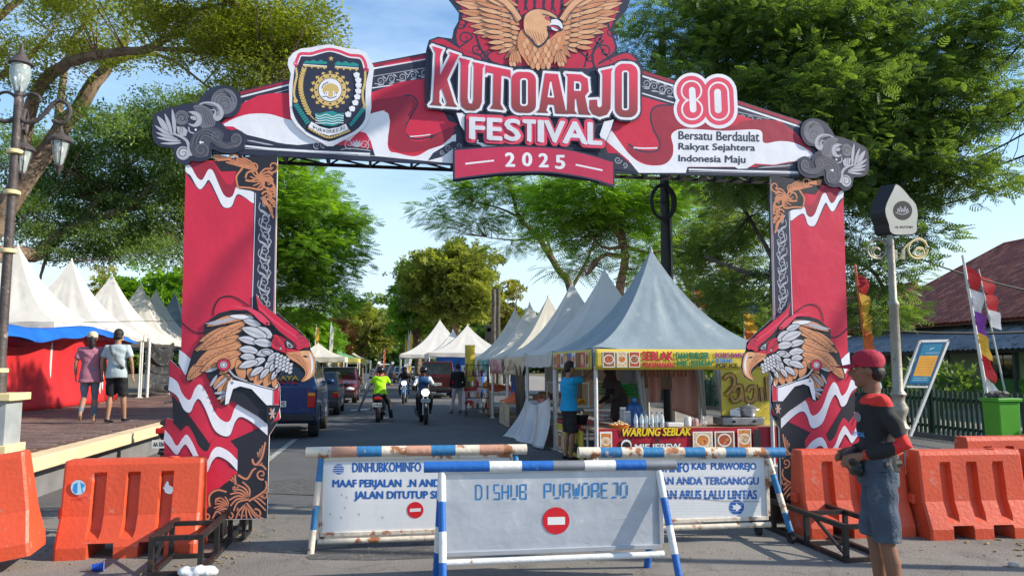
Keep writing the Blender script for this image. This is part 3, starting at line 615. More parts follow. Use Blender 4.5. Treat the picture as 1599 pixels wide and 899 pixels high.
# ------------------------------------------------------------------ coat of arms
C6 = lambda p: crop(440, 70, 4.993, p)
SH = C6([(50, 170), (55, 120), (95, 75), (150, 45), (230, 35), (290, 22), (370, 12), (440, 25), (520, 45), (600, 50), (660, 75), (690, 130), (720, 190), (710, 260), (695, 400), (700, 500), (680, 590), (640, 660), (580, 705), (480, 755), (400, 800), (355, 800), (300, 765), (200, 715), (120, 645), (75, 580), (65, 480), (60, 330), (75, 240)])
board('coat_of_arms_board', SH, 0.04, PWH, 0.016)
P = Print(aw(0.041)); P.fill(SH, PWH)
P.fill(C6([(105, 190), (120, 100), (160, 70), (240, 75), (300, 50), (375, 40), (450, 55), (520, 85), (600, 90), (640, 110), (665, 190), (680, 220), (655, 330), (655, 500), (650, 590), (600, 660), (540, 700), (460, 735), (372, 765), (290, 735), (200, 690), (130, 620), (92, 540), (85, 470), (90, 330)]), NAVY, smooth=2)
P.line(C6([(112, 165), (130, 120), (150, 88), (230, 88), (300, 68), (375, 52), (450, 68), (530, 98), (610, 108), (640, 140), (655, 195)]), PWH, 7, smooth=4); P.line(C6([(112, 158), (128, 116), (150, 85), (230, 84), (300, 64), (375, 50), (450, 64), (530, 94), (612, 103), (645, 140), (660, 190)]), PINK, 4.6, smooth=4)
P.scroll(C6([(112, 160)])[0], 4, PINK, 2); P.scroll(C6([(660, 200)])[0], 4, PINK, 2)
for pts in ([(112, 190), (122, 250), (105, 330), (100, 400), (115, 450)], [(652, 220), (650, 300), (632, 380), (635, 440), (650, 495)]): P.line(C6(pts), GOLD, 3.4)
P.disc(C6([(112, 450)])[0], 3.4, GOLD); P.disc(C6([(648, 495)])[0], 3.0, GOLD)
st = C6([(387, 122)])[0]; P.fill([(st[0] + (4.4 if k % 2 == 0 else 1.8) * math.sin(k * math.pi / 5), st[1] - (4.4 if k % 2 == 0 else 1.8) * math.cos(k * math.pi / 5)) for k in range(10)], GOLD)
P.fill(C6([(172, 155), (200, 135), (220, 145), (250, 130), (280, 145), (310, 130), (330, 145), (355, 145), (355, 165), (172, 160)]), TEAL); P.fill(C6([(417, 160), (440, 140), (470, 155), (500, 140), (530, 160), (560, 150), (600, 165), (600, 185), (417, 172)]), TEAL)
P.line(C6([(170, 168), (355, 182)]), PWH, 1.5, smooth=0); P.line(C6([(417, 182), (600, 196)]), PWH, 1.5, smooth=0); P.line(C6([(170, 176), (355, 190)]), GOLD, 2.2, smooth=0); P.line(C6([(417, 190), (600, 203)]), GOLD, 2.2, smooth=0)
for x, y in [(190, 184), (238, 188), (288, 193), (335, 196), (438, 200), (485, 203), (535, 206), (582, 210)]: P.line(C6([(x, y - 6), (x, y + 8)]), GOLD, 2.6, smooth=0)
gc = C6([(380, 365)])[0]
for k in range(16): a = 2 * math.pi * k / 16; d_ = (math.cos(a), math.sin(a)); p_ = (gc[0] + 24 * d_[0], gc[1] + 24 * d_[1]); P.line([p_, (gc[0] + 27 * d_[0], gc[1] + 27 * d_[1])], GOLD, 2.2, smooth=0); P.fill([(gc[0] + 32 * d_[0], gc[1] + 30 * d_[1]), (gc[0] + 27 * d_[0] - 4 * d_[1], gc[1] + 27 * d_[1] + 4 * d_[0]), (gc[0] + 27 * d_[0] + 4 * d_[1], gc[1] + 27 * d_[1] - 4 * d_[0])], GOLD)
P.disc(gc, 25, GOLD)
for k in range(12): a = 2 * math.pi * k / 12; P.disc((gc[0] + 21.5 * math.cos(a), gc[1] + 21.5 * math.sin(a)), 1.6, NAVY, 8)
P.disc(gc, 18.8, NAVY); P.disc(gc, 17.8, PWH)
P.fill(C6([(320, 370), (335, 335), (370, 315), (410, 320), (440, 340), (448, 375), (430, 395), (410, 375), (400, 375), (402, 415), (365, 418), (368, 378), (345, 380), (335, 395)]), GOLD, smooth=2); P.line(C6([(315, 355), (330, 325), (365, 305)]), NAVY, 1.4)
for x in (335, 350, 415, 430): P.line(C6([(x, 385), (x, 400)]), NAVY, 0.8, smooth=0)
P.line(C6([(320, 420), (350, 415), (380, 430), (430, 415)]), NAVY, 1.2)
ct = catmull([(178, 200, 0), (155, 290, 0), (155, 380, 0), (185, 480, 0), (235, 570, 0), (290, 615, 0)], False, 5)
P.line(C6([(p.x, p.y) for p in ct]), GOLD, 1.6, smooth=0)
for i in range(1, len(ct) - 6, 1):
    d_ = (ct[i + 1] - ct[i - 1]).normalized(); n_ = Vector((-d_.y, d_.x, 0)); c = ct[i]
    for s_ in (-1, 1): e = c - d_ * 22 + n_ * s_ * 20; P.leaf(*C6([(c.x, c.y), (e.x, e.y)]), 2.6, GOLD)
for i, (x, y) in enumerate([(585, 250), (598, 290), (600, 330), (598, 375), (590, 420), (575, 465), (550, 512), (520, 555)]):
    P.leaf(*C6([(x, y + 14), (x - 16, y + 22)]), 2.4, TEAL)
    for dx, dy in [(-12, -4), (12, -4), (-6, 9), (9, 9), (0, -10)]: P.disc(C6([(x + dx, y + dy)])[0], 2.6, PWH, 10)
P.fill(C6([(262, 545), (300, 550), (350, 535), (400, 530), (440, 548), (490, 545), (480, 610), (430, 640), (400, 648), (330, 640), (280, 610)]), TEAL)
for k in range(4): P.line(C6([(265, 560 + k * 20), (300, 572 + k * 18), (350, 556 + k * 22), (400, 575 + k * 18), (440, 560 + k * 20), (485, 570 + k * 18)]), PWH, 1.1)
for k in range(9):
    t = k / 8; P.line(C6([(100 + t * 90, 490 + t * 140), (135 + t * 85, 478 + t * 130)]), TEAL, 3.0, smooth=0); P.line(C6([(652 - t * 100, 520 + t * 125), (620 - t * 90, 510 + t * 120)]), TEAL, 3.0, smooth=0)
P.fill(C6([(235, 612), (300, 650), (372, 670), (450, 655), (500, 630), (525, 672), (460, 700), (372, 722), (285, 695), (210, 650)]), PWH); P.line(C6([(212, 660), (290, 705), (372, 735), (455, 712), (535, 680)]), GOLD, 3.0)
for k in range(16): t = k / 15; P.disc((C6([(225 + 300 * t, 0)])[0][0], C6([(0, 668 + 64 * math.sin(math.pi * t))])[0][1]), 0.9, NAVY, 6)
PU = 'PURWOREDJO'
for k, ch in enumerate(PU):
    t = (k + 0.5) / 10; x = 245 + 255 * t; y = 655 + 32 * math.sin(math.pi * t); sl = 6 * math.cos(math.pi * t)
    P.text(ch, C6([(x - 9, y - 13 - sl), (x + 9, y - 13 + sl), (x + 9, y + 13 + sl), (x - 9, y + 13 - sl)]), NAVY, 0.02)
P.build('coat_of_arms_print', arch)
# ------------------------------------------------------------------ title plaque with the winged eagle
TP = C1([(68, 380), (72, 300), (75, 245), (88, 198), (130, 183), (195, 192), (203, 150), (225, 110), (228, 70), (190, 20), (150, -30), (110, -110), (330, -60), (420, -40), (430, -160), (600, -190), (760, -160), (780, -50), (880, -80), (1060, -130), (1040, -40), (1008, 60), (955, 115), (945, 170), (965, 230), (955, 262), (1010, 254), (1058, 272), (1082, 330), (1078, 480), (1062, 550), (1025, 580), (955, 565), (905, 690), (945, 765), (948, 885), (830, 850), (600, 824), (400, 830), (200, 856), (200, 705), (275, 690), (205, 540), (85, 515), (70, 480)])
board('title_board', TP, 0.05, NAVY, 0.02)
P = Print(aw(0.051)); P.fill(TP, NAVY)
FL = mat('print_flame', (0.50, 0.022, 0.06), 0.5, 0, 0.1, 6)
P.fill(C1([(215, 180), (235, 110), (250, 60), (200, 0), (180, -100), (1000, -100), (985, 0), (960, 80), (930, 150), (945, 200), (950, 250), (880, 300), (830, 330), (600, 320), (420, 310), (300, 260), (235, 235)]), FL, smooth=2)
P.line(C1([(100, 215), (150, 205), (220, 245), (330, 290)]), FL, 8); P.line(C1([(1045, 300), (1010, 272), (950, 290), (870, 330)]), FL, 8)
for k, (x, y, r_) in enumerate([(255, 190, 14), (310, 240, 10), (240, 120, 12), (905, 250, 13), (880, 200, 10), (935, 160, 10), (275, 90, 9), (350, 270, 9), (840, 280, 10), (900, 110, 10), (380, 230, 8), (800, 240, 8)]):
    P.scroll(C1([(x, y)])[0], r_ / 1.3, NAVY, 2.6, 1.3, k * 1.3, 1 if k % 2 else -1, tail=C1([(x + (30 if k % 2 else -30), y + 45)])[0])
for k in range(7):
    x = 470 + k * 42; P.line(C1([(x, 70), (x - 18, 30), (x, -30), (x + 10, -90)]), NAVY, 5.5, taper=(0.2, 1.3)); P.line(C1([(x + 20, 60), (x + 30, 10), (x + 18, -40)]), NAVY, 3.0)
P.line(C1([(380, 300), (330, 240), (300, 150)]), NAVY, 3); P.line(C1([(860, 330), (850, 260), (900, 200)]), NAVY, 3)
# wings
def wing(sh, tips, base2, m1, m2):
    for i, (tx, ty, wd) in enumerate(tips):
        t = i / (len(tips) - 1); bx = sh[0] + (base2[0] - sh[0]) * t; by = sh[1] + (base2[1] - sh[1]) * t
        A, B = C1([(bx, by), (tx, ty)]); P.leaf(A, B, wd / 2.997, m1 if i % 2 else m2, NAVY, 0.9, 2.5 if tx > 600 else -2.5, vein=TAND)
        dx, dy = B[0] - A[0], B[1] - A[1]; P.line([(A[0] + dx * 0.35, A[1] + dy * 0.35 + 1.5), (B[0] - dx * 0.08, B[1] - dy * 0.08 + 0.8)], TAND, 0.9, smooth=0)
Lt = [(170, -60, 50), (185, -20, 46), (210, 20, 44), (222, 62, 40), (240, 100, 38), (275, 135, 36), (290, 165, 34), (330, 185, 32), (365, 215, 30), (385, 240, 28), (410, 262, 26), (440, 285, 24)]
wing((470, 40), Lt, (510, 200), TAN, TANL)
wing((740, 40), [(1210 - x * 1.05, y * 0.96 + 6, wd_) for x, y, wd_ in Lt], (700, 200), TAN, TANL)
for sgn, ox in ((1, 0), (-1, 1)):
    X_ = (lambda x: x) if sgn == 1 else (lambda x: 1215 - x)
    for j in range(3):
        for k in range(9):
            a = (X_(500 - j * 38 + k * 2), 40 + k * 22 + j * 8); b = (X_(410 - j * 52 + k * 8), -5 + k * 27 + j * 14); P.leaf(*C1([a, b]), 6.2, TANL if (k + j) % 2 else TAN, NAVY, 0.6)
    P.line(C1([(X_(250), -60), (X_(380), -10), (X_(460), 40), (X_(510), 110)]), NAVY, 13, taper=(0.7, 1.0)); P.line(C1([(X_(250), -62), (X_(382), -12), (X_(458), 36), (X_(508), 108)]), TANL, 9.5, taper=(0.7, 1.0))
    P.line(C1([(X_(300), -30), (X_(400), 14), (X_(470), 70), (X_(505), 120)]), TAND, 1.6)
# body
P.fill(C1([(500, 200), (525, 150), (600, 220), (690, 160), (715, 150), (720, 200), (690, 260), (660, 300), (620, 330), (560, 325), (530, 290), (505, 250)]), TAN, smooth=3)
for j in range(5):
    for k in range(8):
        x = 515 + k * 26 + (j % 2) * 12; y = 195 + j * 26 + 22 * math.sin(math.pi * k / 7)
        if 500 + j * 14 < x < 715 - j * 14: P.leaf(*C1([(x, y - 14), (x + (605 - x) * 0.1, y + 22)]), 6.2, TANL if (k + j) % 2 else TAN, TAND, 0.5)
for sx in (490, 700):
    for k in range(5): P.leaf(*C1([(sx + k * 4 - 10, 250), (sx - 30 + k * 14, 312)]), 5, TAN, NAVY, 0.5)
for sx in (465, 480, 690, 705): P.leaf(*C1([(sx, 302), (sx + 8, 325)]), 5.5, TANL, NAVY, 0.6)
P.fill(C1([(525, 130), (530, 85), (560, 62), (600, 55), (650, 68), (690, 95), (680, 140), (640, 150), (650, 180), (620, 225), (590, 235), (560, 200), (530, 165)]), NAVY, smooth=3)
P.fill(C1([(528, 130), (534, 90), (562, 66), (600, 59), (648, 72), (682, 98), (672, 135), (635, 148), (640, 180), (616, 215), (592, 226), (565, 195), (535, 165)]), TANL, smooth=3)
for k in range(7): P.line(C1([(540 + k * 13, 150 + k * 4), (552 + k * 12, 180 + k * 3), (575 + k * 7, 205 + (k % 3) * 8)]), TAND, 1.0)
P.fill(C1([(640, 95), (675, 100), (700, 112), (712, 135), (706, 158), (685, 158), (662, 150), (650, 158), (632, 140), (655, 125)]), NAVY, smooth=2)
P.fill(C1([(655, 108), (680, 105), (700, 118), (709, 140), (704, 150), (690, 135), (660, 130), (640, 135), (655, 122)]), PWH, smooth=2); P.fill(C1([(655, 140), (672, 146), (690, 157), (676, 160), (658, 152)]), PWH); P.line(C1([(645, 138), (665, 138), (688, 148)]), PINK, 2.0)
P.leaf(*C1([(628, 96), (652, 108)]), 3.4, PINK, NAVY, 0.8); P.line(C1([(615, 82), (640, 88), (675, 102)]), NAVY, 1.8)
# white tails under KUTOARJO
P.fill(C1([(215, 540), (255, 540), (262, 600), (320, 670), (420, 690), (340, 698), (285, 665), (235, 600)]), PWH); P.fill(C1([(945, 570), (900, 580), (880, 640), (900, 690), (930, 620)]), PWH); P.fill(C1([(262, 690), (320, 670), (420, 690), (820, 700), (905, 700), (905, 720), (500, 690)]), NAVY)
P.fill(C1([(330, 690), (300, 672), (350, 682), (480, 690)]), PWH)
LGR = grad_mat('print_letter_gradient', (0.22, 0.05, 0.05), (0.72, 0.045, 0.1), at_y(800, 178, YA).z, at_y(800, 110, YA).z)
def rr(x0, y0, x1, y1, r_, sk=0, n=5):
    o = []
    for cx, cy, a0 in [(x1 - r_, y0 + r_, -90), (x1 - r_, y1 - r_, 0), (x0 + r_, y1 - r_, 90), (x0 + r_, y0 + r_, 180)]:
        for k in range(n + 1): a = R(a0 + 90 * k / n); x = cx + r_ * math.cos(a); y = cy + r_ * math.sin(a); o.append((x, y + sk * (x - (x0 + x1) / 2)))
    return o
LET = [([(103, 230), (152, 246), (144, 262), (139, 280), (139, 365), (188, 272), (180, 256), (228, 272), (216, 292), (172, 385), (206, 495), (222, 513), (164, 508), (170, 492), (146, 425), (137, 440), (136, 490), (150, 508), (92, 503), (106, 485), (118, 262)], None),
       ([(226, 284), (280, 297), (271, 318), (267, 470), (273, 495), (288, 498), (294, 480), (297, 325), (288, 303), (347, 316), (337, 335), (333, 490), (322, 518), (300, 530), (262, 528), (238, 510), (233, 480), (236, 310)], None),
       ([(350, 318), (466, 342), (468, 382), (456, 372), (424, 366), (420, 500), (436, 527), (370, 520), (384, 500), (387, 358), (358, 352), (350, 362)], None),
       (rr(470, 350, 584, 540, 38, 0.03), rr(514, 384, 542, 504, 10)),
       ([(626, 356), (686, 360), (722, 528), (734, 546), (674, 543), (668, 503), (640, 501), (632, 528), (642, 541), (584, 538), (600, 522)], [(652, 400), (664, 466), (642, 464)]),
       ([(722, 358), (792, 362), (824, 382), (829, 440), (812, 462), (826, 530), (840, 550), (782, 547), (772, 478), (764, 474), (764, 530), (776, 546), (716, 543), (728, 525), (732, 374)], [(764, 398), (784, 400), (790, 410), (788, 434), (764, 434)]),
       ([(884, 344), (940, 332), (933, 350), (930, 520), (914, 548), (880, 558), (846, 546), (831, 520), (832, 480), (868, 478), (869, 508), (880, 516), (891, 505), (893, 362)], None),
       (rr(950, 312, 1056, 560, 40, 0.03), rr(986, 348, 1011, 524, 9))]
for pts, h in LET: P.line(C1(pts), NAVY, 12.5, closed=True, smooth=0)
for pts, h in LET: P.line(C1(pts), PWH, 7.6, closed=True, smooth=0)
for pts, h in LET:
    if h: P.fill(C1(h), NAVY); P.line(C1(h), PWH, 2.2, closed=True, smooth=0)
for pts, h in LET: P.fill(C1(pts), LGR, holes=(C1(h),) if h else ())
for pts, h in LET:
    if h: P.line(C1(h), PWH, 2.6, closed=True, smooth=0)
# FESTIVAL
SLV = mat('print_silver', (0.68, 0.68, 0.74), 0.45)
fx = [268, 350, 430, 515, 585, 622, 710, 815, 892]
FQ = []
for k, ch in enumerate('FESTIVAL'):
    x0, x1 = fx[k] + 5, fx[k + 1] - 2
    y = lambda x: 560 + (x - 268) * 0.045; yb = lambda x: 664 + (x - 268) * 0.045
    if ch == 'V': x0 -= 8; x1 += 10
    if ch == 'A': x0 -= 12; x1 += 10
    FQ.append((ch, C1([(x0, y(x0)), (x1, y(x1)), (x1, yb(x1)), (x0, yb(x0))])))
def grow(q, e): return [(q[0][0] - e, q[0][1] - e), (q[1][0] + e, q[1][1] - e), (q[2][0] + e, q[2][1] + e), (q[3][0] - e, q[3][1] + e)]
for ch, q in FQ: P.text(ch, q, NAVY, ring=7.0)
for ch, q in FQ: [P.text(ch, q, PINK, ring=r_) for r_ in (2.4, 4.8)]
for ch, q in FQ: P.text(ch, q, SLV, 0.06)
# ribbon 2025
RB = [(q.x, q.y) for q in catmull(C1([(200, 708), (320, 700), (430, 694), (520, 693), (700, 704), (830, 732), (946, 765)]), False, 5)] + [(q.x, q.y) for q in catmull(C1([(946, 884), (830, 850), (700, 828), (600, 820), (420, 826), (200, 852)]), False, 5)]
P.fill(RB, NAVY)
RB2 = [(q.x, q.y) for q in catmull(C1([(207, 716), (320, 707), (430, 701), (520, 700), (700, 711), (830, 739), (939, 771)]), False, 5)] + [(q.x, q.y) for q in catmull(C1([(939, 874), (830, 842), (700, 820), (600, 812), (420, 818), (207, 844)]), False, 5)]
P.fill(RB2, mat('print_ribbon', (0.52, 0.03, 0.085), 0.5, 0, 0.06, 2.0, 0.25, 5))
P.line(C1([(256, 778), (388, 763)]), PWH, 2.6, smooth=0); P.line(C1([(766, 782), (890, 808)]), PWH, 2.6, smooth=0)
for ch, x, y in [('2', 462, 759), ('0', 541, 758), ('2', 617, 762), ('5', 694, 770)]: P.text(ch, C1([(x - 24, y - 33), (x + 24, y - 33), (x + 24, y + 33), (x - 24, y + 33)]), PWH, 0.06)
P.build('title_print', arch)
# ------------------------------------------------------------------ steel truss behind the prints, with feet
def truss(a, b, dy, dz, name, n, w=0.03):
    """box lattice from a to b: four chords, rungs and diagonals"""
    a, b = Vector(a), Vector(b); mb = MB(); d = b - a
    offs = [Vector((0, 0, 0)), dy, dz, dy + dz]
    for o_ in offs: mb.bar(a + o_, b + o_, w)
    for k in range(n + 1):
        p = a + d * k / n
        for u, v in ((0, 1), (0, 2), (1, 3), (2, 3)): mb.bar(p + offs[u], p + offs[v], w * 0.8)
        if k < n:
            q = a + d * (k + 1) / n
            for u, v in ((0, 1), (0, 2), (1, 3), (2, 3)): mb.bar(p + offs[u], q + offs[v], w * 0.55)
    return mb.build(name, STEELD, arch, world=True)
Yb = YA + 0.06; VY = Vector((0, 0.34, 0)); 
for mir in (False, True):
    x = -1.72 if not mir else 2 * XC + 1.72 - 0.42
    truss((x, Yb, 0.03), (x, Yb, 3.55), VY, Vector((0.42, 0, 0)), 'upright_truss', 8)
truss((-1.9, Yb, 3.65), (2 * XC + 1.9, Yb, 3.65), VY, Vector((0, 0, 0.28)), 'beam_truss', 16)
truss((0.75, Yb, 3.8), (2.2, Yb, 3.8), VY * 0.6, Vector((0, 0, 1.2)), 'title_truss', 4)
for mir in (False, True):
    # flat ladder-like ballast frame lying across the foot, square to the arch
    mb = MB(); x0, x1 = (-1.78, -1.42) if not mir else (3.72, 4.10)
    y0, y1 = (6.33, 8.6) if not mir else (5.88, 8.3); zt = 0.29
    for x in (x0, x1):
        for z in (0.022, zt): mb.bar((x, y0, z), (x, y1, z), 0.04)
    for k in range(5):
        y = y0 + 0.02 + (y1 - y0 - 0.04) * k / 4
        for x in (x0, x1): mb.bar((x, y, 0.022), (x, y, zt), 0.038)
        for z in (0.022, zt): mb.bar((x0, y, z), (x1, y, z), 0.036)
    mb.bar((x0, y0, 0.05), (x0, y0 + 0.5, zt), 0.022)
    mb.build('ballast_frame', STEELD, arch, world=True)
    mb = MB(); mb.box(((x0 + x1) / 2, YA + 0.2, 0.2), (0.2, 0.3, 0.36)); mb.build('foot_block', STEELD, arch, world=True, bevel=0.01)
# ================================================================== ground, road, plaza, pavement
def ground_mat(name, c1, c2, c3, sc=1.0, rough=0.9, bump=0.5, crack=False, fine=90):
    m = bpy.data.materials.new(name); m.use_nodes = True; n = m.node_tree; b = n.nodes['Principled BSDF']; b.inputs['Roughness'].default_value = rough; b.inputs['Specular IOR Level'].default_value = 0.25
    g = n.nodes.new('ShaderNodeNewGeometry'); pos = g.outputs['Position']
    def noise(s_, d=6, r_=0.6):
        q = n.nodes.new('ShaderNodeTexNoise'); q.inputs['Scale'].default_value = s_; q.inputs['Detail'].default_value = d; q.inputs['Roughness'].default_value = r_; n.links.new(pos, q.inputs['Vector']); return q.outputs['Fac']
    def ramp(src, p0, p1, a=(0, 0, 0, 1), b_=(1, 1, 1, 1)):
        r_ = n.nodes.new('ShaderNodeValToRGB'); r_.color_ramp.elements[0].position = p0; r_.color_ramp.elements[1].position = p1; r_.color_ramp.elements[0].color = a; r_.color_ramp.elements[1].color = b_; n.links.new(src, r_.inputs['Fac']); return r_.outputs['Color']
    def mix(f, a, b_):
        q = n.nodes.new('ShaderNodeMix'); q.data_type = 'RGBA'
        n.links.new(f, q.inputs[0]); (n.links.new(a, q.inputs[6]) if hasattr(a, 'links') else setattr(q.inputs[6], 'default_value', (*a, 1)))
        (n.links.new(b_, q.inputs[7]) if hasattr(b_, 'links') else setattr(q.inputs[7], 'default_value', (*b_, 1))); return q.outputs[2]
    c = mix(ramp(noise(0.35 * sc), 0.40, 0.62), c1, c2); c = mix(ramp(noise(2.3 * sc, 8), 0.55, 0.75), c, c3)
    sp = noise(fine, 3, 0.8); c = mix(ramp(sp, 0.30, 0.42, (0.55, 0.55, 0.55, 1), (0, 0, 0, 1)), c, tuple(x * 0.45 for x in c1)); c = mix(ramp(sp, 0.62, 0.76, (0, 0, 0, 1), (0.6, 0.6, 0.6, 1)), c, tuple(min(1, x * 2.0) for x in c2))
    if crack:
        vo = n.nodes.new('ShaderNodeTexVoronoi'); vo.feature = 'DISTANCE_TO_EDGE'; vo.inputs['Scale'].default_value = 0.45
        wv = n.nodes.new('ShaderNodeVectorMath'); wv.operation = 'ADD'; nn = n.nodes.new('ShaderNodeTexNoise'); nn.inputs['Scale'].default_value = 2.5; nn.inputs['Detail'].default_value = 6; n.links.new(pos, nn.inputs['Vector'])
        sc_ = n.nodes.new('ShaderNodeVectorMath'); sc_.operation = 'SCALE'; sc_.inputs['Scale'].default_value = 0.7; n.links.new(nn.outputs['Color'], sc_.inputs[0]); n.links.new(pos, wv.inputs[0]); n.links.new(sc_.outputs[0], wv.inputs[1]); n.links.new(wv.outputs[0], vo.inputs['Vector'])
        c = mix(ramp(vo.outputs['Distance'], 0.0, 0.012, (0.38, 0.38, 0.38, 1), (0, 0, 0, 1)), c, tuple(x * 0.4 for x in c1))
    n.links.new(c, b.inputs['Base Color'])
    bp = n.nodes.new('ShaderNodeBump'); bp.inputs['Strength'].default_value = bump; bp.inputs['Distance'].default_value = 0.012; n.links.new(sp, bp.inputs['Height']); n.links.new(bp.outputs[0], b.inputs['Normal'])
    return m
ASPH = ground_mat('asphalt', (0.185, 0.172, 0.155), (0.255, 0.238, 0.21), (0.125, 0.118, 0.11), 1.0, 0.88, 1.0, True, 60)
ASPH2 = ground_mat('asphalt_shade_tone', (0.10, 0.10, 0.103), (0.125, 0.124, 0.124), (0.08, 0.08, 0.083), 1.0, 0.85, 0.5)  # darker asphalt tone: shade over the far road put into the colour
EARTH = ground_mat('earth', (0.16, 0.13, 0.09), (0.10, 0.11, 0.05), (0.22, 0.19, 0.14), 1.0, 0.95, 0.8, fine=30)
PAVE = ground_mat('pavement_concrete', (0.24, 0.22, 0.20), (0.30, 0.28, 0.25), (0.19, 0.18, 0.16), 1.5, 0.9, 0.5, True)
def sheet(name, x0, x1, y0, y1, z, m, nx=1, ny=1):
    mb = MB(); mb.grid(lambda u, v: (x0 + (x1 - x0) * u, y0 + (y1 - y0) * v, z), nx, ny); o = mb.build(name, m, fixn=False); o['kind'] = 'structure'; return o
sheet('ground', -500, 500, -60, 1200, -0.02, EARTH)
sheet('road', -5.6, 7.2, -12, 300, 0.0, ASPH2)
sheet('road_apron', -16, 16, -12, 9.3, 0.004, ASPH)
sheet('side_road', 7.2, 18, 31, 41, 0.0, ASPH2)
mk = mat('road_paint', (0.42, 0.41, 0.38), 0.8, 0, 0.15, 8, col2=(0.12, 0.118, 0.115), thr=0.5, dscale=14)
mb = MB()
for y0, y1 in [(9.2, 12.2), (13.0, 17.6), (20, 24), (27, 31), (34, 38)]: mb.add([(-2.09, y0, 0.008), (-1.98, y0, 0.008), (-1.98, y1, 0.008), (-2.09, y1, 0.008)], [(0, 1, 2, 3)])
for y in (36, 46, 60, 75): mb.add([(-5, y, 0.008), (4.5, y, 0.008), (4.5, y + 0.4, 0.008), (-5, y + 0.4, 0.008)], [(0, 1, 2, 3)])
rp = random.Random(12)
for x, y, a, b in [(-3.2, 5.9, .9, .5), (.4, 6.9, 1.3, .35), (2.4, 8.2, .8, .7), (-.6, 10.8, 1.6, .8), (1.6, 13.5, 1.0, 2.2), (5.3, 7.9, .7, .5)]:
    c_ = [(x + a * math.cos(t) * rp.uniform(.75, 1.1), y + b * math.sin(t) * rp.uniform(.75, 1.1), 0.0075) for t in [k * math.pi / 9 for k in range(18)]]
    q_ = MB().add(c_, [tuple(range(18))]).build('road_patch', mat('tar_patch', (.085, .083, .082), .85, 0, .25, 7, .5, 60, col2=(.15, .14, .13), thr=.55, dscale=12), fixn=False); q_['kind'] = 'structure'
o = mb.build('road_markings', mk, fixn=False); o['kind'] = 'structure'
# ---- right pavement with kerb
kerb = mat('kerb_concrete', (0.30, 0.28, 0.25), 0.9, 0, 0.2, 5, 0.4, 30)
mb = MB(); mb.box((9.4 + 10.6, 19.3, 0.06), (25.5, 20.0, 0.12)); o = mb.build('pavement_right', PAVE); o['kind'] = 'structure'
for k in range(20):
    b_ = MB().box((7.16, 9.8 + k, 0.065), (0.18, 0.985, 0.13)).build('kerb_stone', kerb, o, bevel=0.012)
mb = MB(); mb.box((15, 80, 0.06), (15, 76, 0.12)); o2 = mb.build('pavement_far_right', PAVE); o2['kind'] = 'structure'
# ---- raised brick plaza on the left
CREAM = mat('cream_paint', (0.66, 0.50, 0.30), 0.75, 0, 0.10, 3, 0.3, 12, col2=(0.42, 0.32, 0.21), thr=0.62, dscale=5)
DARKW = mat('grey_render', (0.16, 0.16, 0.165), 0.85, 0, 0.2, 3)
PZ = 0.55; PX = -4.06
mb = MB(); mb.box((PX - 12.1, 24.6, PZ / 2 - 0.06), (23.8, 38.8, PZ - 0.12)); plaza = mb.build('brick_plaza', DARKW); plaza['kind'] = 'structure'
mb = MB(); mb.box((PX - 0.12, 24.6, PZ - 0.085), (0.28, 39.2, 0.17)); mb.build('edge_beam', CREAM, plaza, bevel=0.012)
mb = MB(); mb.box((PX - 12.2, 5.12, PZ - 0.085), (23.9, 0.28, 0.17)); mb.build('front_edge_beam', CREAM, plaza, bevel=0.012)
BR = [mat('paver_a', (0.15, 0.085, 0.068), 0.9, 0, 0.3, 1.5, 0.3, 40, coord='Object'), mat('paver_b', (0.12, 0.078, 0.068), 0.9, 0, 0.3, 1.5), mat('paver_c', (0.18, 0.115, 0.095), 0.9, 0, 0.3, 1.5)]
PJ = mat('paver_joint_sand', (0.12, 0.10, 0.085), 0.95)
mb = MB(); mb.box((PX - 6.3, 24.5, PZ - 0.045), (12.0, 38.6, 0.03)); mb.build('joint_bed', PJ, plaza)
pm = []
for m in BR:
    me = MB().box((0, 0, 0), (0.292, 0.142, 0.04), taper=(0.97, 0.94)).build('paver', m); pm.append(me.data); bpy.data.objects.remove(me)
rnd = random.Random(3); cells = []
for j in range(0, 150):
    y = 9.1 + j * 0.15
    for i in range(0, 17):
        x = PX - 0.42 - i * 0.30 - (0.15 if j % 2 else 0); cells.append((x, y))
def seen(x, y):
    q = Vector((x, y, PZ)) - CO; f = q.x * math.sin(YAW) + q.y * math.cos(YAW); r_ = q.x * math.cos(YAW) - q.y * math.sin(YAW); px = CX + F_PX * r_ / f
    return -30 < px < 300
cells = [c for c in cells if seen(*c)]; cells.sort(key=lambda c: c[0] ** 2 + c[1] ** 2)
for x, y in cells[:290]:
    o = bpy.data.objects.new('paver', rnd.choice(pm)); COL.objects.link(o); o.parent = plaza; o.location = (x, y, PZ - 0.02 + rnd.uniform(-0.003, 0.003))
far = [MB(), MB(), MB()]
for x, y in cells[290:]: rnd.choice(far).box((x, y, PZ - 0.02 + rnd.uniform(-0.003, 0.003)), (0.292, 0.142, 0.04))
for m, b_ in zip(BR, far): b_.build('pavers', m, plaza, kind='stuff')
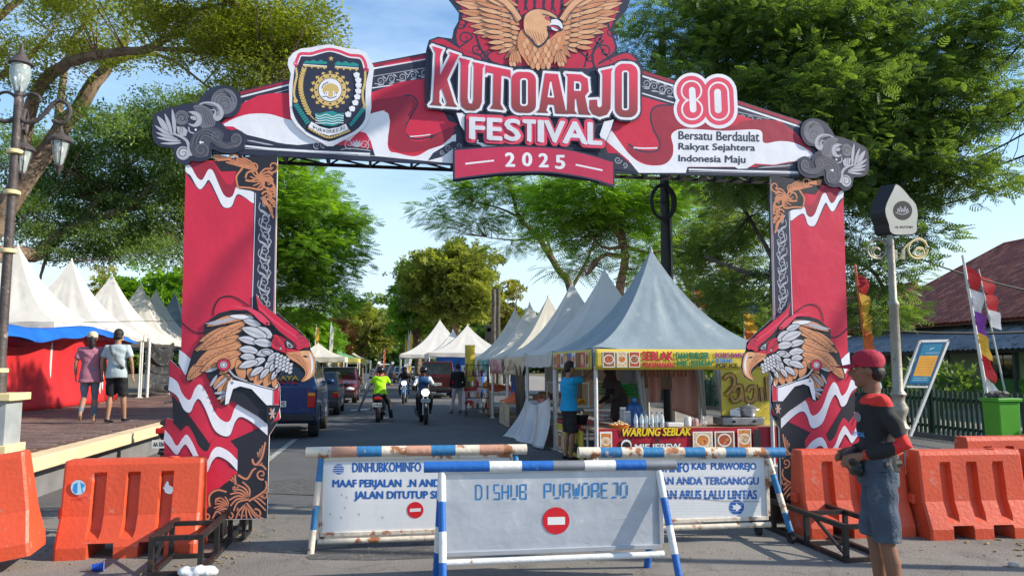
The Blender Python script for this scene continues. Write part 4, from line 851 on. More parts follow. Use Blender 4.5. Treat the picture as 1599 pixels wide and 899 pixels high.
# ================================================================== trees
def leaf_mat(name, c, tr=0.35, var=0.45):
    m = bpy.data.materials.new(name); m.use_nodes = True; n = m.node_tree; b = n.nodes['Principled BSDF']
    b.inputs['Roughness'].default_value = 0.55; b.inputs['Specular IOR Level'].default_value = 0.35
    at = n.nodes.new('ShaderNodeAttribute'); at.attribute_name = 'tone'
    g = n.nodes.new('ShaderNodeNewGeometry'); no = n.nodes.new('ShaderNodeTexNoise'); no.inputs['Scale'].default_value = 0.55; no.inputs['Detail'].default_value = 3; n.links.new(g.outputs['Position'], no.inputs['Vector'])
    ad = n.nodes.new('ShaderNodeMath'); ad.operation = 'ADD'; n.links.new(at.outputs['Fac'], ad.inputs[0]); n.links.new(no.outputs['Fac'], ad.inputs[1])
    rp = n.nodes.new('ShaderNodeValToRGB'); e = rp.color_ramp.elements; e[0].position = 0.35; e[0].color = (c[0] * (1 - var), c[1] * (1 - var), c[2] * (1 - var * 0.6), 1)
    e[1].position = 1.25; e[1].color = (min(1, c[0] * (1 + 1.5 * var)), min(1, c[1] * (1 + var)), c[2] * 1.05, 1)
    n.links.new(ad.outputs[0], rp.inputs['Fac']); n.links.new(rp.outputs['Color'], b.inputs['Base Color'])
    tl = n.nodes.new('ShaderNodeBsdfTranslucent'); mu = n.nodes.new('ShaderNodeVectorMath'); mu.operation = 'MULTIPLY'; mu.inputs[1].default_value = (1.5, 1.5, 0.5); n.links.new(rp.outputs['Color'], mu.inputs[0]); n.links.new(mu.outputs[0], tl.inputs['Color'])
    ms = n.nodes.new('ShaderNodeMixShader'); ms.inputs[0].default_value = tr; o = n.nodes['Material Output']
    n.links.new(b.outputs[0], ms.inputs[1]); n.links.new(tl.outputs[0], ms.inputs[2]); n.links.new(ms.outputs[0], o.inputs['Surface']); return m
def bark_mat(name, c): return mat(name, c, 0.9, 0, 0.35, 2.5, 0.8, 14, col2=tuple(x * 0.5 for x in c), thr=0.5, dscale=7)
LG = leaf_mat('foliage_bright', (0.12, 0.26, 0.035), 0.4); LR = leaf_mat('foliage_rain_tree', (0.16, 0.215, 0.04), 0.45); LD = leaf_mat('foliage_dark', (0.088, 0.165, 0.062), 0.4, 0.6); LO = leaf_mat('foliage_olive', (0.17, 0.22, 0.06), 0.4); LY = leaf_mat('foliage_yellow_green', (0.17, 0.19, 0.045), 0.4); LRU = leaf_mat('foliage_rusty', (0.22, 0.12, 0.05), 0.3)
BK = bark_mat('bark_brown', (0.20, 0.14, 0.095)); BKD = bark_mat('bark_dark', (0.13, 0.105, 0.085)); BKR = bark_mat('bark_reddish', (0.24, 0.15, 0.10))
# leaf units as arrays: spray of paired leaflets along +x, or a small rosette
def unit_spray(n=7, L_=0.42, ll=0.11, lw=0.035, droop=0.08):
    v, f = [], []
    for i in range(n):
        t = (i + 0.6) / n; x = L_ * t; z = -droop * t * t; s_ = math.sin(math.pi * (0.2 + 0.75 * t)) 
        for sg in (1, -1):
            a = R(62); d = Vector((math.cos(a), sg * math.sin(a), -0.18)); p = Vector((x, 0, z)); e = p + d * ll * s_; w_ = Vector((1, 0, 0)) * lw / 2
            b_ = len(v); v += [p - w_ * 0.5, p + w_ * 0.5, e + w_ * 0.8, e - w_ * 0.8]; f.append((b_, b_ + 1, b_ + 2, b_ + 3))
    return np.array([tuple(q) for q in v]), np.array(f)
def unit_rosette(n=7, ll=0.16, lw=0.07, seed=1):
    r_ = random.Random(seed); v, f = [], []
    for i in range(n):
        a = 2 * math.pi * i / n + r_.uniform(-.3, .3); el = r_.uniform(-0.5, 0.6); d = Vector((math.cos(a) * math.cos(el), math.sin(a) * math.cos(el), math.sin(el))); s_ = d.cross(Vector((0, 0, 1))).normalized() * lw / 2
        l_ = ll * r_.uniform(.7, 1.1); b_ = len(v); v += [d * 0.02, d * l_ * 0.5 + s_, d * l_, d * l_ * 0.5 - s_]; f.append((b_, b_ + 1, b_ + 2, b_ + 3))
    return np.array([tuple(q) for q in v]), np.array(f)
U_FERN = unit_spray(5, 0.40, 0.15, 0.062); U_FERN2 = unit_spray(7, 0.60, 0.18, 0.055, 0.18); U_ROS = unit_rosette(); U_BIG = unit_rosette(8, 0.5, 0.24, 4); U_MID = unit_rosette(8, 0.28, 0.12, 5)
def unit_tuft(n=13, r_=.17, ll=.085, lw=.036, seed=2):
    q_ = random.Random(seed); v, f = [], []
    for i in range(n):
        c = Vector((q_.uniform(-1, 1.4), q_.uniform(-1, 1), q_.uniform(-.45, .45))) * r_; d = Vector((q_.uniform(-1, 1), q_.uniform(-1, 1), q_.uniform(-.4, .3))).normalized(); s_ = d.cross(Vector((q_.uniform(-.4, .4), q_.uniform(-.4, .4), 1))).normalized() * lw / 2; b_ = len(v)
        v += [c, c + d * ll * .5 + s_, c + d * ll, c + d * ll * .5 - s_]; f.append((b_, b_ + 1, b_ + 2, b_ + 3))
    return np.array([tuple(q) for q in v]), np.array(f)
U_TUFT = unit_tuft(); U_TUFTL = unit_tuft(14, .26, .14, .055, 6)
def scatter(P, D, unit, size, rng, flat=0.5):
    """P: positions (n,3), D: outward directions (n,3)"""
    V, Fq = unit; n = len(P); x = D + rng.normal(0, 0.45, (n, 3)); x[:, 2] *= (1 - flat * 0.6); x /= np.linalg.norm(x, axis=1)[:, None] + 1e-9
    up = np.zeros((n, 3)); up[:, 2] = 1; up += rng.normal(0, 0.5 * (1 - flat) + 0.18, (n, 3)); y = np.cross(up, x); y /= np.linalg.norm(y, axis=1)[:, None] + 1e-9; z = np.cross(x, y)
    s_ = size * rng.uniform(0.7, 1.25, n)
    W = P[:, None, :] + s_[:, None, None] * (V[None, :, 0:1] * x[:, None, :] + V[None, :, 1:2] * y[:, None, :] + V[None, :, 2:3] * z[:, None, :])
    Fa = (Fq[None] + (np.arange(n) * len(V))[:, None, None]).reshape(-1, 4); tone = np.repeat(np.clip(rng.normal(0.35, 0.2, n), 0, 1), len(Fq))
    return W.reshape(-1, 3), Fa, tone
def leaf_object(name, parts, m, parent):
    vs_, fs, ts, b_ = [], [], [], 0
    for W, Fa, t in parts: vs_.append(W); fs.append(Fa + b_); ts.append(t); b_ += len(W)
    V = np.concatenate(vs_); Fq = np.concatenate(fs); T = np.concatenate(ts); o_ = wloc(parent); V = V - np.array(o_)
    me = bpy.data.meshes.new(name); me.vertices.add(len(V)); me.vertices.foreach_set('co', V.astype(np.float32).ravel())
    me.loops.add(len(Fq) * 4); me.loops.foreach_set('vertex_index', Fq.astype(np.int32).ravel()); me.polygons.add(len(Fq)); me.polygons.foreach_set('loop_start', (np.arange(len(Fq)) * 4).astype(np.int32)); me.polygons.foreach_set('loop_total', np.full(len(Fq), 4, np.int32))
    a = me.attributes.new('tone', 'FLOAT', 'FACE'); a.data.foreach_set('value', T.astype(np.float32)); me.materials.append(m); me.update(calc_edges=True)
    o = bpy.data.objects.new(name, me); COL.objects.link(o); o.parent = parent; return o
def limb(mb, pts, r0, r1, n=7, rs=None, wob=0.0, seed=0):
    q = catmull([tuple(p) for p in pts], False, 4); k = len(q); rr_ = random.Random(seed)
    if wob: q = [p + Vector((rr_.uniform(-wob, wob), rr_.uniform(-wob, wob), rr_.uniform(-wob, wob))) if 0 < i < k - 1 else p for i, p in enumerate(q)]
    mb.tube(q, [r0 + (r1 - r0) * (i / (k - 1)) ** 0.8 for i in range(k)], n); return q
def tree(name, label, base, limbs, blobs, m, bark, group=None, unit=U_FERN, size=1.0, seed=1, flat=0.5, per=26, clr=0.5, dens=1.0, cat='tree', extra=None, twig=0.02):
    """limbs: (points, r0, r1); blobs: (centre, radii, clumps): leaf clumps spread through the blob, each held by a twig grown from the nearest limb point"""
    rng = np.random.default_rng(seed); t = thing(name, label, cat, base, group=group); wd = MB(); nodes = []
    for i, (pts, r0, r1) in enumerate(limbs):
        q = limb(wd, pts, r0, r1, 8, wob=min(0.05, r0 * 0.15), seed=seed + i); nodes += q[len(q) // 3:]
    N = np.array([tuple(p) for p in nodes]); parts, ep = [], []
    for (c, r_, k) in blobs:
        c = np.array(c); r_ = np.array(r_); dv = rng.normal(0, 1, (k, 3)); dv /= np.linalg.norm(dv, axis=1)[:, None]
        cc = c + dv * r_ * (rng.uniform(0.25, 1.0, (k, 1)) ** 0.55); cc = cc[cc[:, 2] > 1.2]
        for p in cc:
            d2 = ((N - p) ** 2).sum(1) + 3 * np.maximum(0, N[:, 2] - p[2]) ** 2; a = N[d2.argmin()]
            if rng.random() < 0.55:
                mid = (a + p) / 2 + rng.normal(0, 0.12, 3) * np.linalg.norm(p - a) * 0.5; wd.tube([tuple(a), tuple(mid), tuple(p)], [twig, twig * 0.75, twig * 0.35], 4, caps=False)
            n = max(4, int(per * dens * rng.uniform(0.6, 1.3))); rad = clr * rng.uniform(0.7, 1.25); u = rng.normal(0, 1, (n, 3)); u /= np.linalg.norm(u, axis=1)[:, None]
            Q = p + u * rad * (rng.uniform(0.1, 1, (n, 1)) ** 0.5) * np.array([1.2, 1.2, 0.48]); D = u * np.array([1, 1, 0.5]) + (p - c) / (np.linalg.norm(p - c) + 1e-6) * 0.8
            W, Fa, tt = scatter(Q, D, unit, size, rng, flat); tt = tt + rng.uniform(-0.18, 0.22); parts.append((W, Fa, tt))
    (trk := wd.build('trunk', bark, t, smooth=True, world=True))
    leaf_object('crown', parts, m, t); return t
def blobs_px(lst, dscale=1.0):
    """(px, py, rx, ry, D, depth radius, clumps) -> world blobs"""
    o = []
    for px, py, rx, ry, D, rd, k in lst:
        c = at_d(px, py, D); s_ = D / F_PX; o.append((tuple(c), (rx * s_, rd, ry * s_), k))
    return o
def LP(lst, D): return [tuple(at_d(p[0], p[1], p[2] if len(p) > 2 else D)) for p in lst]
# ---- big rain tree, upper left
rt = at_d(8, 560, 21); rt.z = 0.5
tree('rain_tree', 'wide old rain tree arching long bare limbs over the white tents at upper left', rt,
     [(LP([(-60, 600), (-40, 420), (25, 300), (88, 210), (150, 130), (175, 95), (200, 60)], 20), 0.42, 0.10),
      (LP([(25, 300), (50, 160, 19), (95, 105, 18), (150, 88, 17), (240, 72, 16.5), (290, 40, 16)], 20), 0.2, 0.07),
      (LP([(290, 40, 16), (300, 18, 16), (360, 5, 15.5)], 16), 0.07, 0.03), (LP([(240, 75, 16.5), (320, 82, 16), (400, 92, 15.5), (440, 120, 15)], 16), 0.07, 0.02),
      (LP([(175, 98), (230, 85, 19), (270, 95, 18), (330, 140, 17)], 20), 0.08, 0.02), (LP([(88, 210), (100, 120, 21), (115, 60, 21), (160, 10, 21)], 20), 0.12, 0.04),
      (LP([(0, 120, 18), (40, 95, 18), (80, 50, 18)], 18), 0.09, 0.03), (LP([(-40, 60, 17), (0, 25, 17), (30, 0, 17), (60, -30, 17)], 17), 0.12, 0.05)],
     blobs_px([(60, 40, 110, 62, 18, 2.5, 38), (190, 30, 110, 55, 17, 2.2, 36), (320, 30, 100, 50, 16, 2.0, 40), (410, 45, 80, 50, 15.5, 1.8, 36), (455, 60, 55, 55, 15.5, 1.5, 22), (350, 105, 90, 40, 16, 1.6, 26), (420, 130, 60, 30, 15.5, 1.3, 14), (40, 100, 55, 30, 18, 1.5, 10),
                (490, 30, 28, 30, 15, 1, 7), (120, 5, 130, 40, 19, 2, 18), (360, 0, 120, 30, 16, 2, 20)]),
     LR, BK, unit=U_TUFT, size=1.0, seed=5, per=30, clr=0.5, flat=.7)
b = at_d(-20, 560, 24); b.z = 0.5
tree('spreading_tree', 'dark leaved spreading tree with thick low branches directly behind the left tent peaks', b,
     [([tuple(b), tuple(at_d(-50, 480, 23)), tuple(at_d(-60, 420, 22))], .45, .38),
      (LP([(-60, 420, 22), (0, 395, 25), (55, 398, 28), (95, 365, 29), (150, 345, 30), (200, 325), (250, 318), (300, 300), (380, 300)], 30), 0.36, 0.06),
      (LP([(130, 350), (150, 315), (165, 300), (190, 270)], 30), 0.16, 0.04), (LP([(80, 385), (68, 415), (62, 440)], 28.5), 0.09, 0.04),
      (LP([(200, 325), (240, 290), (270, 265), (330, 230)], 30), 0.10, 0.03)],
     blobs_px([(40, 250, 70, 60, 29, 2.6, 30), (110, 290, 90, 75, 31, 2.8, 80), (190, 260, 85, 70, 31, 2.8, 76), (265, 205, 60, 55, 30, 2.6, 56), (250, 330, 85, 55, 31, 2.6, 60), (170, 370, 100, 32, 30, 2.4, 42), (300, 240, 55, 80, 30, 2.4, 54), (25, 340, 60, 40, 28, 2, 18), (340, 180, 40, 40, 28, 1.8, 16), (270, 400, 45, 25, 29, 1.8, 12), (100, 380, 60, 24, 28, 1.8, 11), (150, 180, 40, 25, 20, 1.2, 4)]),
     LD, BK, unit=U_TUFTL, size=.9, seed=6, per=30, clr=0.75, flat=.6)
# ---- bright tree behind the left pillar
b = at_d(400, 600, 34); b.z = 0.5
tree('shade_tree', 'bright green feathery tree with layered crown standing right of the left pillar', b,
     [(LP([(400, 600), (400, 500), (405, 420), (420, 350)], 34), 0.25, 0.12), (LP([(405, 420), (380, 330), (370, 270)], 34), 0.12, 0.05), (LP([(405, 430), (450, 400), (500, 380), (550, 350)], 34), 0.12, 0.03), (LP([(400, 480), (450, 450), (500, 430)], 34), 0.1, 0.03), (LP([(420, 350), (450, 300), (480, 270)], 34), 0.09, 0.03), (LP([(402, 560), (370, 470), (330, 430)], 34), 0.1, 0.03)],
     blobs_px([(440, 290, 62, 45, 34, 3.2, 46), (480, 320, 45, 40, 33, 3, 30), (500, 350, 55, 32, 33, 3, 26), (455, 370, 55, 45, 34, 3, 36), (500, 400, 55, 30, 33, 2.8, 22), (450, 430, 55, 42, 34, 3, 32), (500, 450, 40, 30, 33, 2.6, 16), (360, 380, 60, 80, 35, 3, 30), (555, 345, 18, 9, 33, 1, 4), (540, 392, 25, 10, 33, 1, 5), (455, 490, 40, 25, 34, 2, 12), (520, 470, 24, 14, 33, 2, 6)]),
     LG, BKD, unit=U_FERN, size=0.95, seed=8, per=64, clr=0.85, flat=0.7)
# ---- dense dark tamarind, right
b = at_d(1240, 640, 16.2); b.z = 0.12
tree('tamarind_tree', 'tall dense dark green tree filling the upper right behind the arch', b,
     [([tuple(b), tuple(at_d(1240, 520, 16.2)), tuple(at_d(1215, 420, 16.2)), tuple(at_d(1250, 300, 16))], 0.34, 0.2), (LP([(1250, 300), (1240, 180), (1200, 80), (1150, 0)], 16), 0.18, 0.05), (LP([(1250, 300), (1330, 200), (1400, 120), (1480, 60)], 16), 0.16, 0.04), (LP([(1215, 420, 17), (1170, 340, 18), (1120, 260, 17), (1100, 180, 16)], 16), 0.06, 0.02), (LP([(1240, 180), (1150, 120), (1060, 60), (1010, 50)], 16), 0.09, 0.02), (LP([(1330, 200), (1430, 230), (1500, 280), (1560, 300)], 16), 0.08, 0.02), (LP([(1215, 420), (1300, 400), (1370, 430), (1390, 500)], 15), 0.09, 0.02), (LP([(1240, 180), (1280, 60), (1330, -40)], 16), 0.1, 0.04), (LP([(1230, 440), (1150, 420), (1100, 400)], 16.5), 0.08, 0.02)],
     blobs_px([(1200, 60, 130, 75, 16, 2.0, 88), (1330, 60, 130, 75, 16, 2.0, 84), (1450, 60, 110, 70, 16, 1.8, 60), (1110, 110, 75, 60, 16, 1.6, 36), (1260, 160, 140, 75, 15.5, 2.0, 92), (1400, 170, 120, 80, 16, 1.8, 72), (1330, 260, 120, 80, 16, 1.8, 76), (1180, 250, 100, 70, 16, 1.8, 52), (1480, 190, 90, 60, 16, 1.5, 36), (1430, 270, 90, 50, 15.5, 1.4, 34), (1510, 290, 60, 22, 15.5, 1.0, 11), (1560, 80, 60, 70, 15.5, 1.4, 16), (1340, 350, 55, 60, 16, 1.4, 24), (1370, 420, 45, 45, 15, 1.0, 14), (1370, 490, 42, 26, 14.5, 0.8, 10), (1160, 340, 60, 50, 19, 1.6, 34), (1120, 420, 60, 50, 19.5, 1.6, 24), (1170, 460, 60, 40, 17.5, 1.6, 22), (1030, 130, 30, 25, 15.5, 0.8, 6), (1000, 60, 35, 20, 15.5, 0.8, 6), (1040, 20, 50, 20, 16, 0.8, 10), (1250, 0, 200, 40, 16.5, 1.6, 50), (1440, 370, 30, 14, 15, .6, 4), (1580, 180, 40, 60, 15.5, 1, 5)]),
     LD, BKD, unit=U_FERN, size=0.62, seed=21, per=46, clr=0.50, flat=0.45, twig=0.014)
# ---- flame trees beyond the right stalls
def flame(name, label, b, D, limbs, bl, seed, m=LG, size=1.0, **kw):
    return tree(name, label, b, limbs, blobs_px(bl), m, BKR, group='feathery flame trees behind the right stalls', unit=U_FERN2, size=size * .9, seed=seed, per=20, clr=0.6, flat=0.85, **kw)
b = at_x(967, 640, 7.6); D = 25; b = at_d(965, 655, D); b.z = 0.12
flame('flame_tree', 'flame tree with forked reddish trunk rising between the two nearest tent peaks', b, D,
      [(LP([(963, 655), (966, 470), (975, 385), (945, 340), (925, 300)], D), 0.19, 0.09), (LP([(975, 385), (965, 320), (945, 290)], D), 0.12, 0.04), (LP([(975, 385), (1020, 395), (1060, 380)], D), 0.07, 0.03), (LP([(975, 385), (940, 385), (910, 350)], D), 0.07, 0.03), (LP([(970, 400), (940, 400), (915, 430), (935, 410)], D), 0.07, 0.04), (LP([(925, 300), (900, 280), (860, 290)], D), 0.05, 0.02), (LP([(975, 340), (1000, 320), (1010, 290)], D), 0.05, 0.02)],
      [(930, 305, 100, 32, 25, 2.4, 58), (1010, 310, 65, 36, 25, 2, 40), (885, 345, 60, 28, 25, 1.8, 28), (945, 370, 75, 30, 27, 2, 34), (1010, 425, 50, 26, 27, 2, 16), (900, 410, 40, 22, 27, 1.5, 10), (960, 350, 60, 20, 25, 1.5, 12), (1030, 345, 40, 28, 25, 1.5, 12), (910, 290, 60, 18, 24, 1.5, 12), (1010, 400, 40, 20, 24, 1, 6)], 31)
D = 33; b = at_d(905, 640, D); b.z = 0.12
flame('flame_tree', 'leaning flame tree with thin bare reddish stems over the middle tent peaks', b, D,
      [(LP([(905, 640), (892, 460), (870, 420), (840, 370), (812, 340), (800, 300)], D), 0.22, 0.07), (LP([(812, 340), (780, 325), (740, 315)], D), 0.07, 0.02), (LP([(812, 345), (830, 310), (850, 290)], D), 0.06, 0.02), (LP([(870, 420), (850, 360), (845, 330)], D), 0.07, 0.03), (LP([(892, 450), (920, 400), (935, 350)], D), 0.10, 0.03), (LP([(840, 370), (800, 375), (760, 370)], D), 0.05, 0.02)],
      [(700, 300, 45, 14, 33, 1.5, 11), (690, 325, 42, 12, 33, 1.2, 9), (770, 300, 60, 24, 33, 2, 34), (830, 290, 65, 22, 33, 2, 32), (860, 330, 60, 28, 33, 2, 26), (745, 340, 45, 20, 33, 1.8, 16), (850, 330, 45, 30, 33, 1.8, 16), (800, 380, 35, 14, 33, 1.4, 8), (720, 350, 50, 12, 33, 1.5, 10), (860, 380, 28, 16, 33, 1, 6)], 33, dens=0.8)
D = 29; b = at_d(1085, 640, D); b.z = 0.12
flame('flame_tree', 'flame tree half hidden behind the grey tent peak and the black pole', b, D,
      [(LP([(1085, 640), (1080, 480), (1060, 400), (1030, 350)], D), 0.2, 0.07), (LP([(1080, 440), (1110, 380), (1130, 330)], D), 0.1, 0.04)],
      [(1070, 330, 70, 45, 29, 2.4, 60), (1120, 380, 60, 45, 29, 2.2, 30), (1080, 430, 55, 35, 29, 2, 18), (1150, 300, 50, 30, 29, 2, 16)], 35, m=LO)
# ---- trees down the road
def round_tree(name, label, px, top, rx, D, z0, m, bark, seed, group, k=40, size=1.0, unit=U_MID, per=30, clr=0.9, bot=None):
    b = at_d(px, HOR, D); b.z = z0; T = at_d(px, top, D); H = T.z - z0; rw = rx * D / F_PX
    bz = z0 + H * 0.28 if bot is None else at_d(px, bot, D).z; c = Vector((b.x, b.y, (T.z + bz) / 2))
    r_ = random.Random(seed); bl = [(tuple(c), (rw * .8, rw * .8, (T.z - bz) / 2 * .9), k // 2)]
    for i in range(7):
        a = r_.uniform(0, 6.28); bl.append(((c.x + rw * .55 * math.cos(a), c.y + rw * .55 * math.sin(a), c.z + r_.uniform(-.5, .45) * (T.z - bz) / 2), (rw * .45, rw * .45, (T.z - bz) / 4), k // 9))
    lm = [([tuple(b), (b.x + r_.uniform(-.2, .2), b.y, z0 + H * .3), (c.x, c.y, c.z)], 0.028 * H, 0.015 * H)]
    for i in range(5):
        a = r_.uniform(0, 6.28); lm.append(([(b.x, b.y, z0 + H * (.22 + .05 * i)), (b.x + rw * .3 * math.cos(a), b.y + rw * .3 * math.sin(a), c.z - .1 * H), (b.x + rw * .6 * math.cos(a), b.y + rw * .6 * math.sin(a), c.z + .12 * H)], 0.013 * H, 0.004 * H))
    return tree(name, label, b, lm, bl, m, bark, group, unit, size, seed, 0.4, per, clr)
GR = 'trees lining the far road'
round_tree('roadside_tree', 'rounded twiggy tree with dark left side behind the far white tents', 708, 362, 96, 58, 0, LO, BKR, 41, GR, 130, 1.2, U_MID, 34, 1.0, bot=525)
round_tree('roadside_tree', 'dark leafy tree at left shoulder of the twiggy round tree', 652, 392, 48, 62, 0, LG, BK, 42, GR, 70, 1.3, bot=530)
round_tree('roadside_tree', 'rounded light green tree over the yellow tents at street end', 565, 475, 55, 70, 0, LO, BK, 43, GR, 60, 1.3, bot=560)
round_tree('roadside_tree', 'tall dark tree behind the rounded light green one', 592, 455, 60, 95, 0, LD, BK, 44, GR, 60, 1.8, U_MID, 30, 1.4, bot=560)
round_tree('roadside_tree', 'rust tinged tree behind the flags at left of street', 505, 490, 45, 55, 0, LRU, BK, 45, GR, 40, 1.1, bot=560)
round_tree('roadside_tree', 'green tree just right of the left eagle beak', 480, 480, 50, 48, 0, LG, BKD, 46, GR, 60, 1.1, bot=560)
round_tree('roadside_tree', 'small green tree closing the vista at street end', 637, 505, 40, 130, 0, LG, BK, 47, GR, 46, 2.6, U_MID, 26, 2.0, bot=562)
round_tree('roadside_tree', 'olive tree at the far right kerb near leaning flags', 662, 470, 50, 100, 0, LO, BK, 48, GR, 46, 2.0, U_MID, 26, 1.6, bot=560)
round_tree('roadside_tree', 'dull green tree behind the long row of right tent peaks', 800, 478, 60, 75, 0, LD, BK, 49, GR, 46, 1.6, U_MID, 26, 1.3, bot=560)
round_tree('roadside_tree', 'yellowish tree crown rising between poles and tent peaks', 790, 430, 30, 66, 0, LY, BK, 50, GR, 24, 1.2, bot=540)
round_tree('garden_tree', 'leafy tree behind the small left tent peaks', 235, 405, 62, 47, 0.5, LG, BK, 51, None, 60, 1.1, bot=520)
round_tree('garden_tree', 'pale dry looking tree between second and third left tent peaks', 152, 412, 20, 50, 0.5, LY, BK, 52, None, 16, 0.9, bot=520)
round_tree('garden_tree', 'broad green tree beside the red roofed school', 1385, 470, 60, 34, 0.1, LG, BK, 53, None, 30, 0.8, bot=560) if False else None
round_tree('garden_tree', 'dark bushy tree behind the stall with green fence', 1130, 430, 80, 32, 0.1, LD, BK, 54, None, 70, 0.9, bot=600)
round_tree('garden_tree', 'low leafy tree behind the middle right tents', 1010, 450, 70, 44, 0.1, LD, BK, 55, None, 50, 1.0, bot=600)
# far-off wood closing the horizon
rng = np.random.default_rng(9); wt = thing('far_wood', 'distant dark band of woodland across the end of the road', 'woodland', (0, 200, 0)); wt['kind'] = 'stuff'
n = 14000; X = rng.uniform(-170, 210, n); Y = rng.uniform(180, 215, n); Hh = 13 + 3 * np.sin(X * 0.09) + 2 * np.sin(X * 0.31 + 1) + rng.normal(0, .8, n); Z = rng.uniform(0, 1, n) ** 0.7 * Hh
W = scatter(np.stack([X, Y, Z], 1), np.tile(np.array([[0, -1, 0.2]]), (n, 1)), U_BIG, 5.0, rng, 0.2); o = leaf_object('crown', [W], LD, wt); o['kind'] = 'stuff'
# ================================================================== tents
VIN = mat('white_vinyl', (0.80, 0.77, 0.71), 0.5, 0, 0.07, 2.0, 0.8, 4.5, transl=0.3, col2=(0.55, 0.53, 0.49), thr=0.66, dscale=3)
VING = mat('grey_vinyl', (0.25, 0.315, 0.355), 0.5, 0, 0.1, 1.5, 0.8, 4.5, col2=(.33, .38, .41), thr=.6, dscale=3, transl=0.12)
VINC = mat('cream_vinyl', (0.70, 0.66, 0.56), 0.55, 0, 0.1, 2.0, 0.3, 7, transl=0.18)
VINY = mat('yellow_vinyl', (0.75, 0.66, 0.18), 0.6, 0, 0.1, 2.0, 0.3, 7, transl=0.2)
VINGR = mat('green_vinyl', (0.18, 0.42, 0.20), 0.6, 0, 0.1, 2.0, 0.3, 7, transl=0.2)
POLEM = mat('white_pole', (0.62, 0.62, 0.60), 0.45, 0.1, 0.15, 5, 0.2, 20)
def peak_roof(s, ze, zp, fn, n=14, wr=0.035, seed=0):
    """pagoda roof: four flared faces from the square eave to the mast, with sagging folds"""
    mb = MB(); h = s / 2; r_ = random.Random(seed); ph = [r_.uniform(0, 6) for _ in range(4)]
    for k in range(4):
        a = k * math.pi / 2; ca, sa = math.cos(a), math.sin(a)
        def f(u, v):
            # v up the face, u along the eave
            w_ = h * (1 - v) ** 1.0; x = (2 * u - 1) * w_; y = -w_
            z = ze + (zp - ze) * (0.32 * v + 0.68 * v ** 2.3)
            fold = wr * math.sin(math.pi * min(1, v * 1.2)) * (math.sin((2 * u - 1) * 7 + ph[k]) * .5 + math.sin((2 * u - 1) * 15 + ph[k] * 2) * .35) * (1 - v * .5) * (1 - abs(2 * u - 1) ** 4)
            sag = -0.05 * (1 - (2 * u - 1) ** 2) * max(0, 1 - 5 * v)
            y += fold; z += sag - fold * 0.3 + 0.02 * math.sin(u * 14 + ph[k]) * max(0, 1 - 8 * v)
            return (x * ca - y * sa, x * sa + y * ca, z)
        mb.grid(f, 22, n)
    return mb
def make_tent(label, loc, s, ze, zp, m, group=None, z0=0.0, val=0.28, poles=True, mv=None, seed=0, cat='tent', name='market_tent', frame=True):
    t = thing(name, label, cat, (loc[0], loc[1], z0), group=group)
    peak_roof(s, ze - z0, zp - z0, None, seed=seed).build('roof', m, t, smooth=True, fixn=True)
    mb = MB(); h = s / 2
    for k in range(4):
        a = k * math.pi / 2; ca, sa = math.cos(a), math.sin(a)
        def f(u, v):
            x = (2 * u - 1) * (h + 0.004); y = -(h + 0.006) - 0.018 * math.sin(u * 26 + seed + k) * (1 - v); z = ze - z0 - val * (1 - v) - 0.02 * abs(math.sin(u * math.pi * 4)) * (1 - v) - 0.04 * (1 - (2 * u - 1) ** 2)
            return (x * ca - y * sa, x * sa + y * ca, z)
        mb.grid(f, 26, 3)
    mb.build('valance', mv or m, t, smooth=True, fixn=False)
    if poles:
        for sx in (-1, 1):
            for sy in (-1, 1):
                p = MB(); p.tube([(sx * (h - .05), sy * (h - .05), 0), (sx * (h - .05), sy * (h - .05), ze - z0 - .02)], 0.032, 8); p.box((sx * (h - .05), sy * (h - .05), 0.01), (0.14, 0.14, 0.02)); p.build('pole', POLEM, t, smooth=True)
    if frame:
        f_ = MB()
        for a, b in [((-1, -1), (1, -1)), ((1, -1), (1, 1)), ((1, 1), (-1, 1)), ((-1, 1), (-1, -1))]: f_.tube([(a[0] * (h - .05), a[1] * (h - .05), ze - z0 - .05), (b[0] * (h - .05), b[1] * (h - .05), ze - z0 - .05)], 0.022, 6)
        for a, b in [((-1, -1), (1, 1)), ((1, -1), (-1, 1))]: f_.tube([(a[0] * (h - .05), a[1] * (h - .05), ze - z0 - .05), (b[0] * (h - .05), b[1] * (h - .05), ze - z0 - .05)], 0.02, 6)
        f_.tube([(0, 0, ze - z0 - .05), (0, 0, zp - z0 - .02)], 0.03, 8); f_.build('roof_frame', POLEM, t)
    c_ = MB(); c_.lathe([(0.0, zp - z0 + .05), (0.015, zp - z0 + .03), (0.026, zp - z0 - 0.02), (0.04, zp - z0 - .10)], n=10); c_.build('peak_cap', m, t, smooth=True)
    return t
# ---- right row (front tent is the grey one with the food stall)
ZE = at_y(935, 543, 11.6).z + 0.0; TX0 = 3.15; TS = 3.04
lab = ['grey blue peaked tent over the food stall with the yellow menu banner', 'white peaked tent right behind the grey blue food stall tent', 'white tent with black curtain, third peak back from the grey blue one', 'fourth tent peak back in the right row, over the orange cloth', 'fifth tent peak back in the right row of stalls', 'last and smallest tent peak of the right row, beside the drinks rack']
T = []
for k in range(6):
    cy = 13.12 + 3.06 * k; q = at_y(1032, 396, 13.12) if k == 0 else None
    zp = 3.72 if k == 0 else 3.70 + (k % 3) * 0.05
    T.append(make_tent(lab[k], (TX0 + TS / 2, cy), TS, ZE, zp, VING if k == 0 else (VIN if k != 3 else VINC), 'white peaked tents of the right stall row' if k else None, 0.0, 0.26, mv=None, seed=k * 3 + 1))
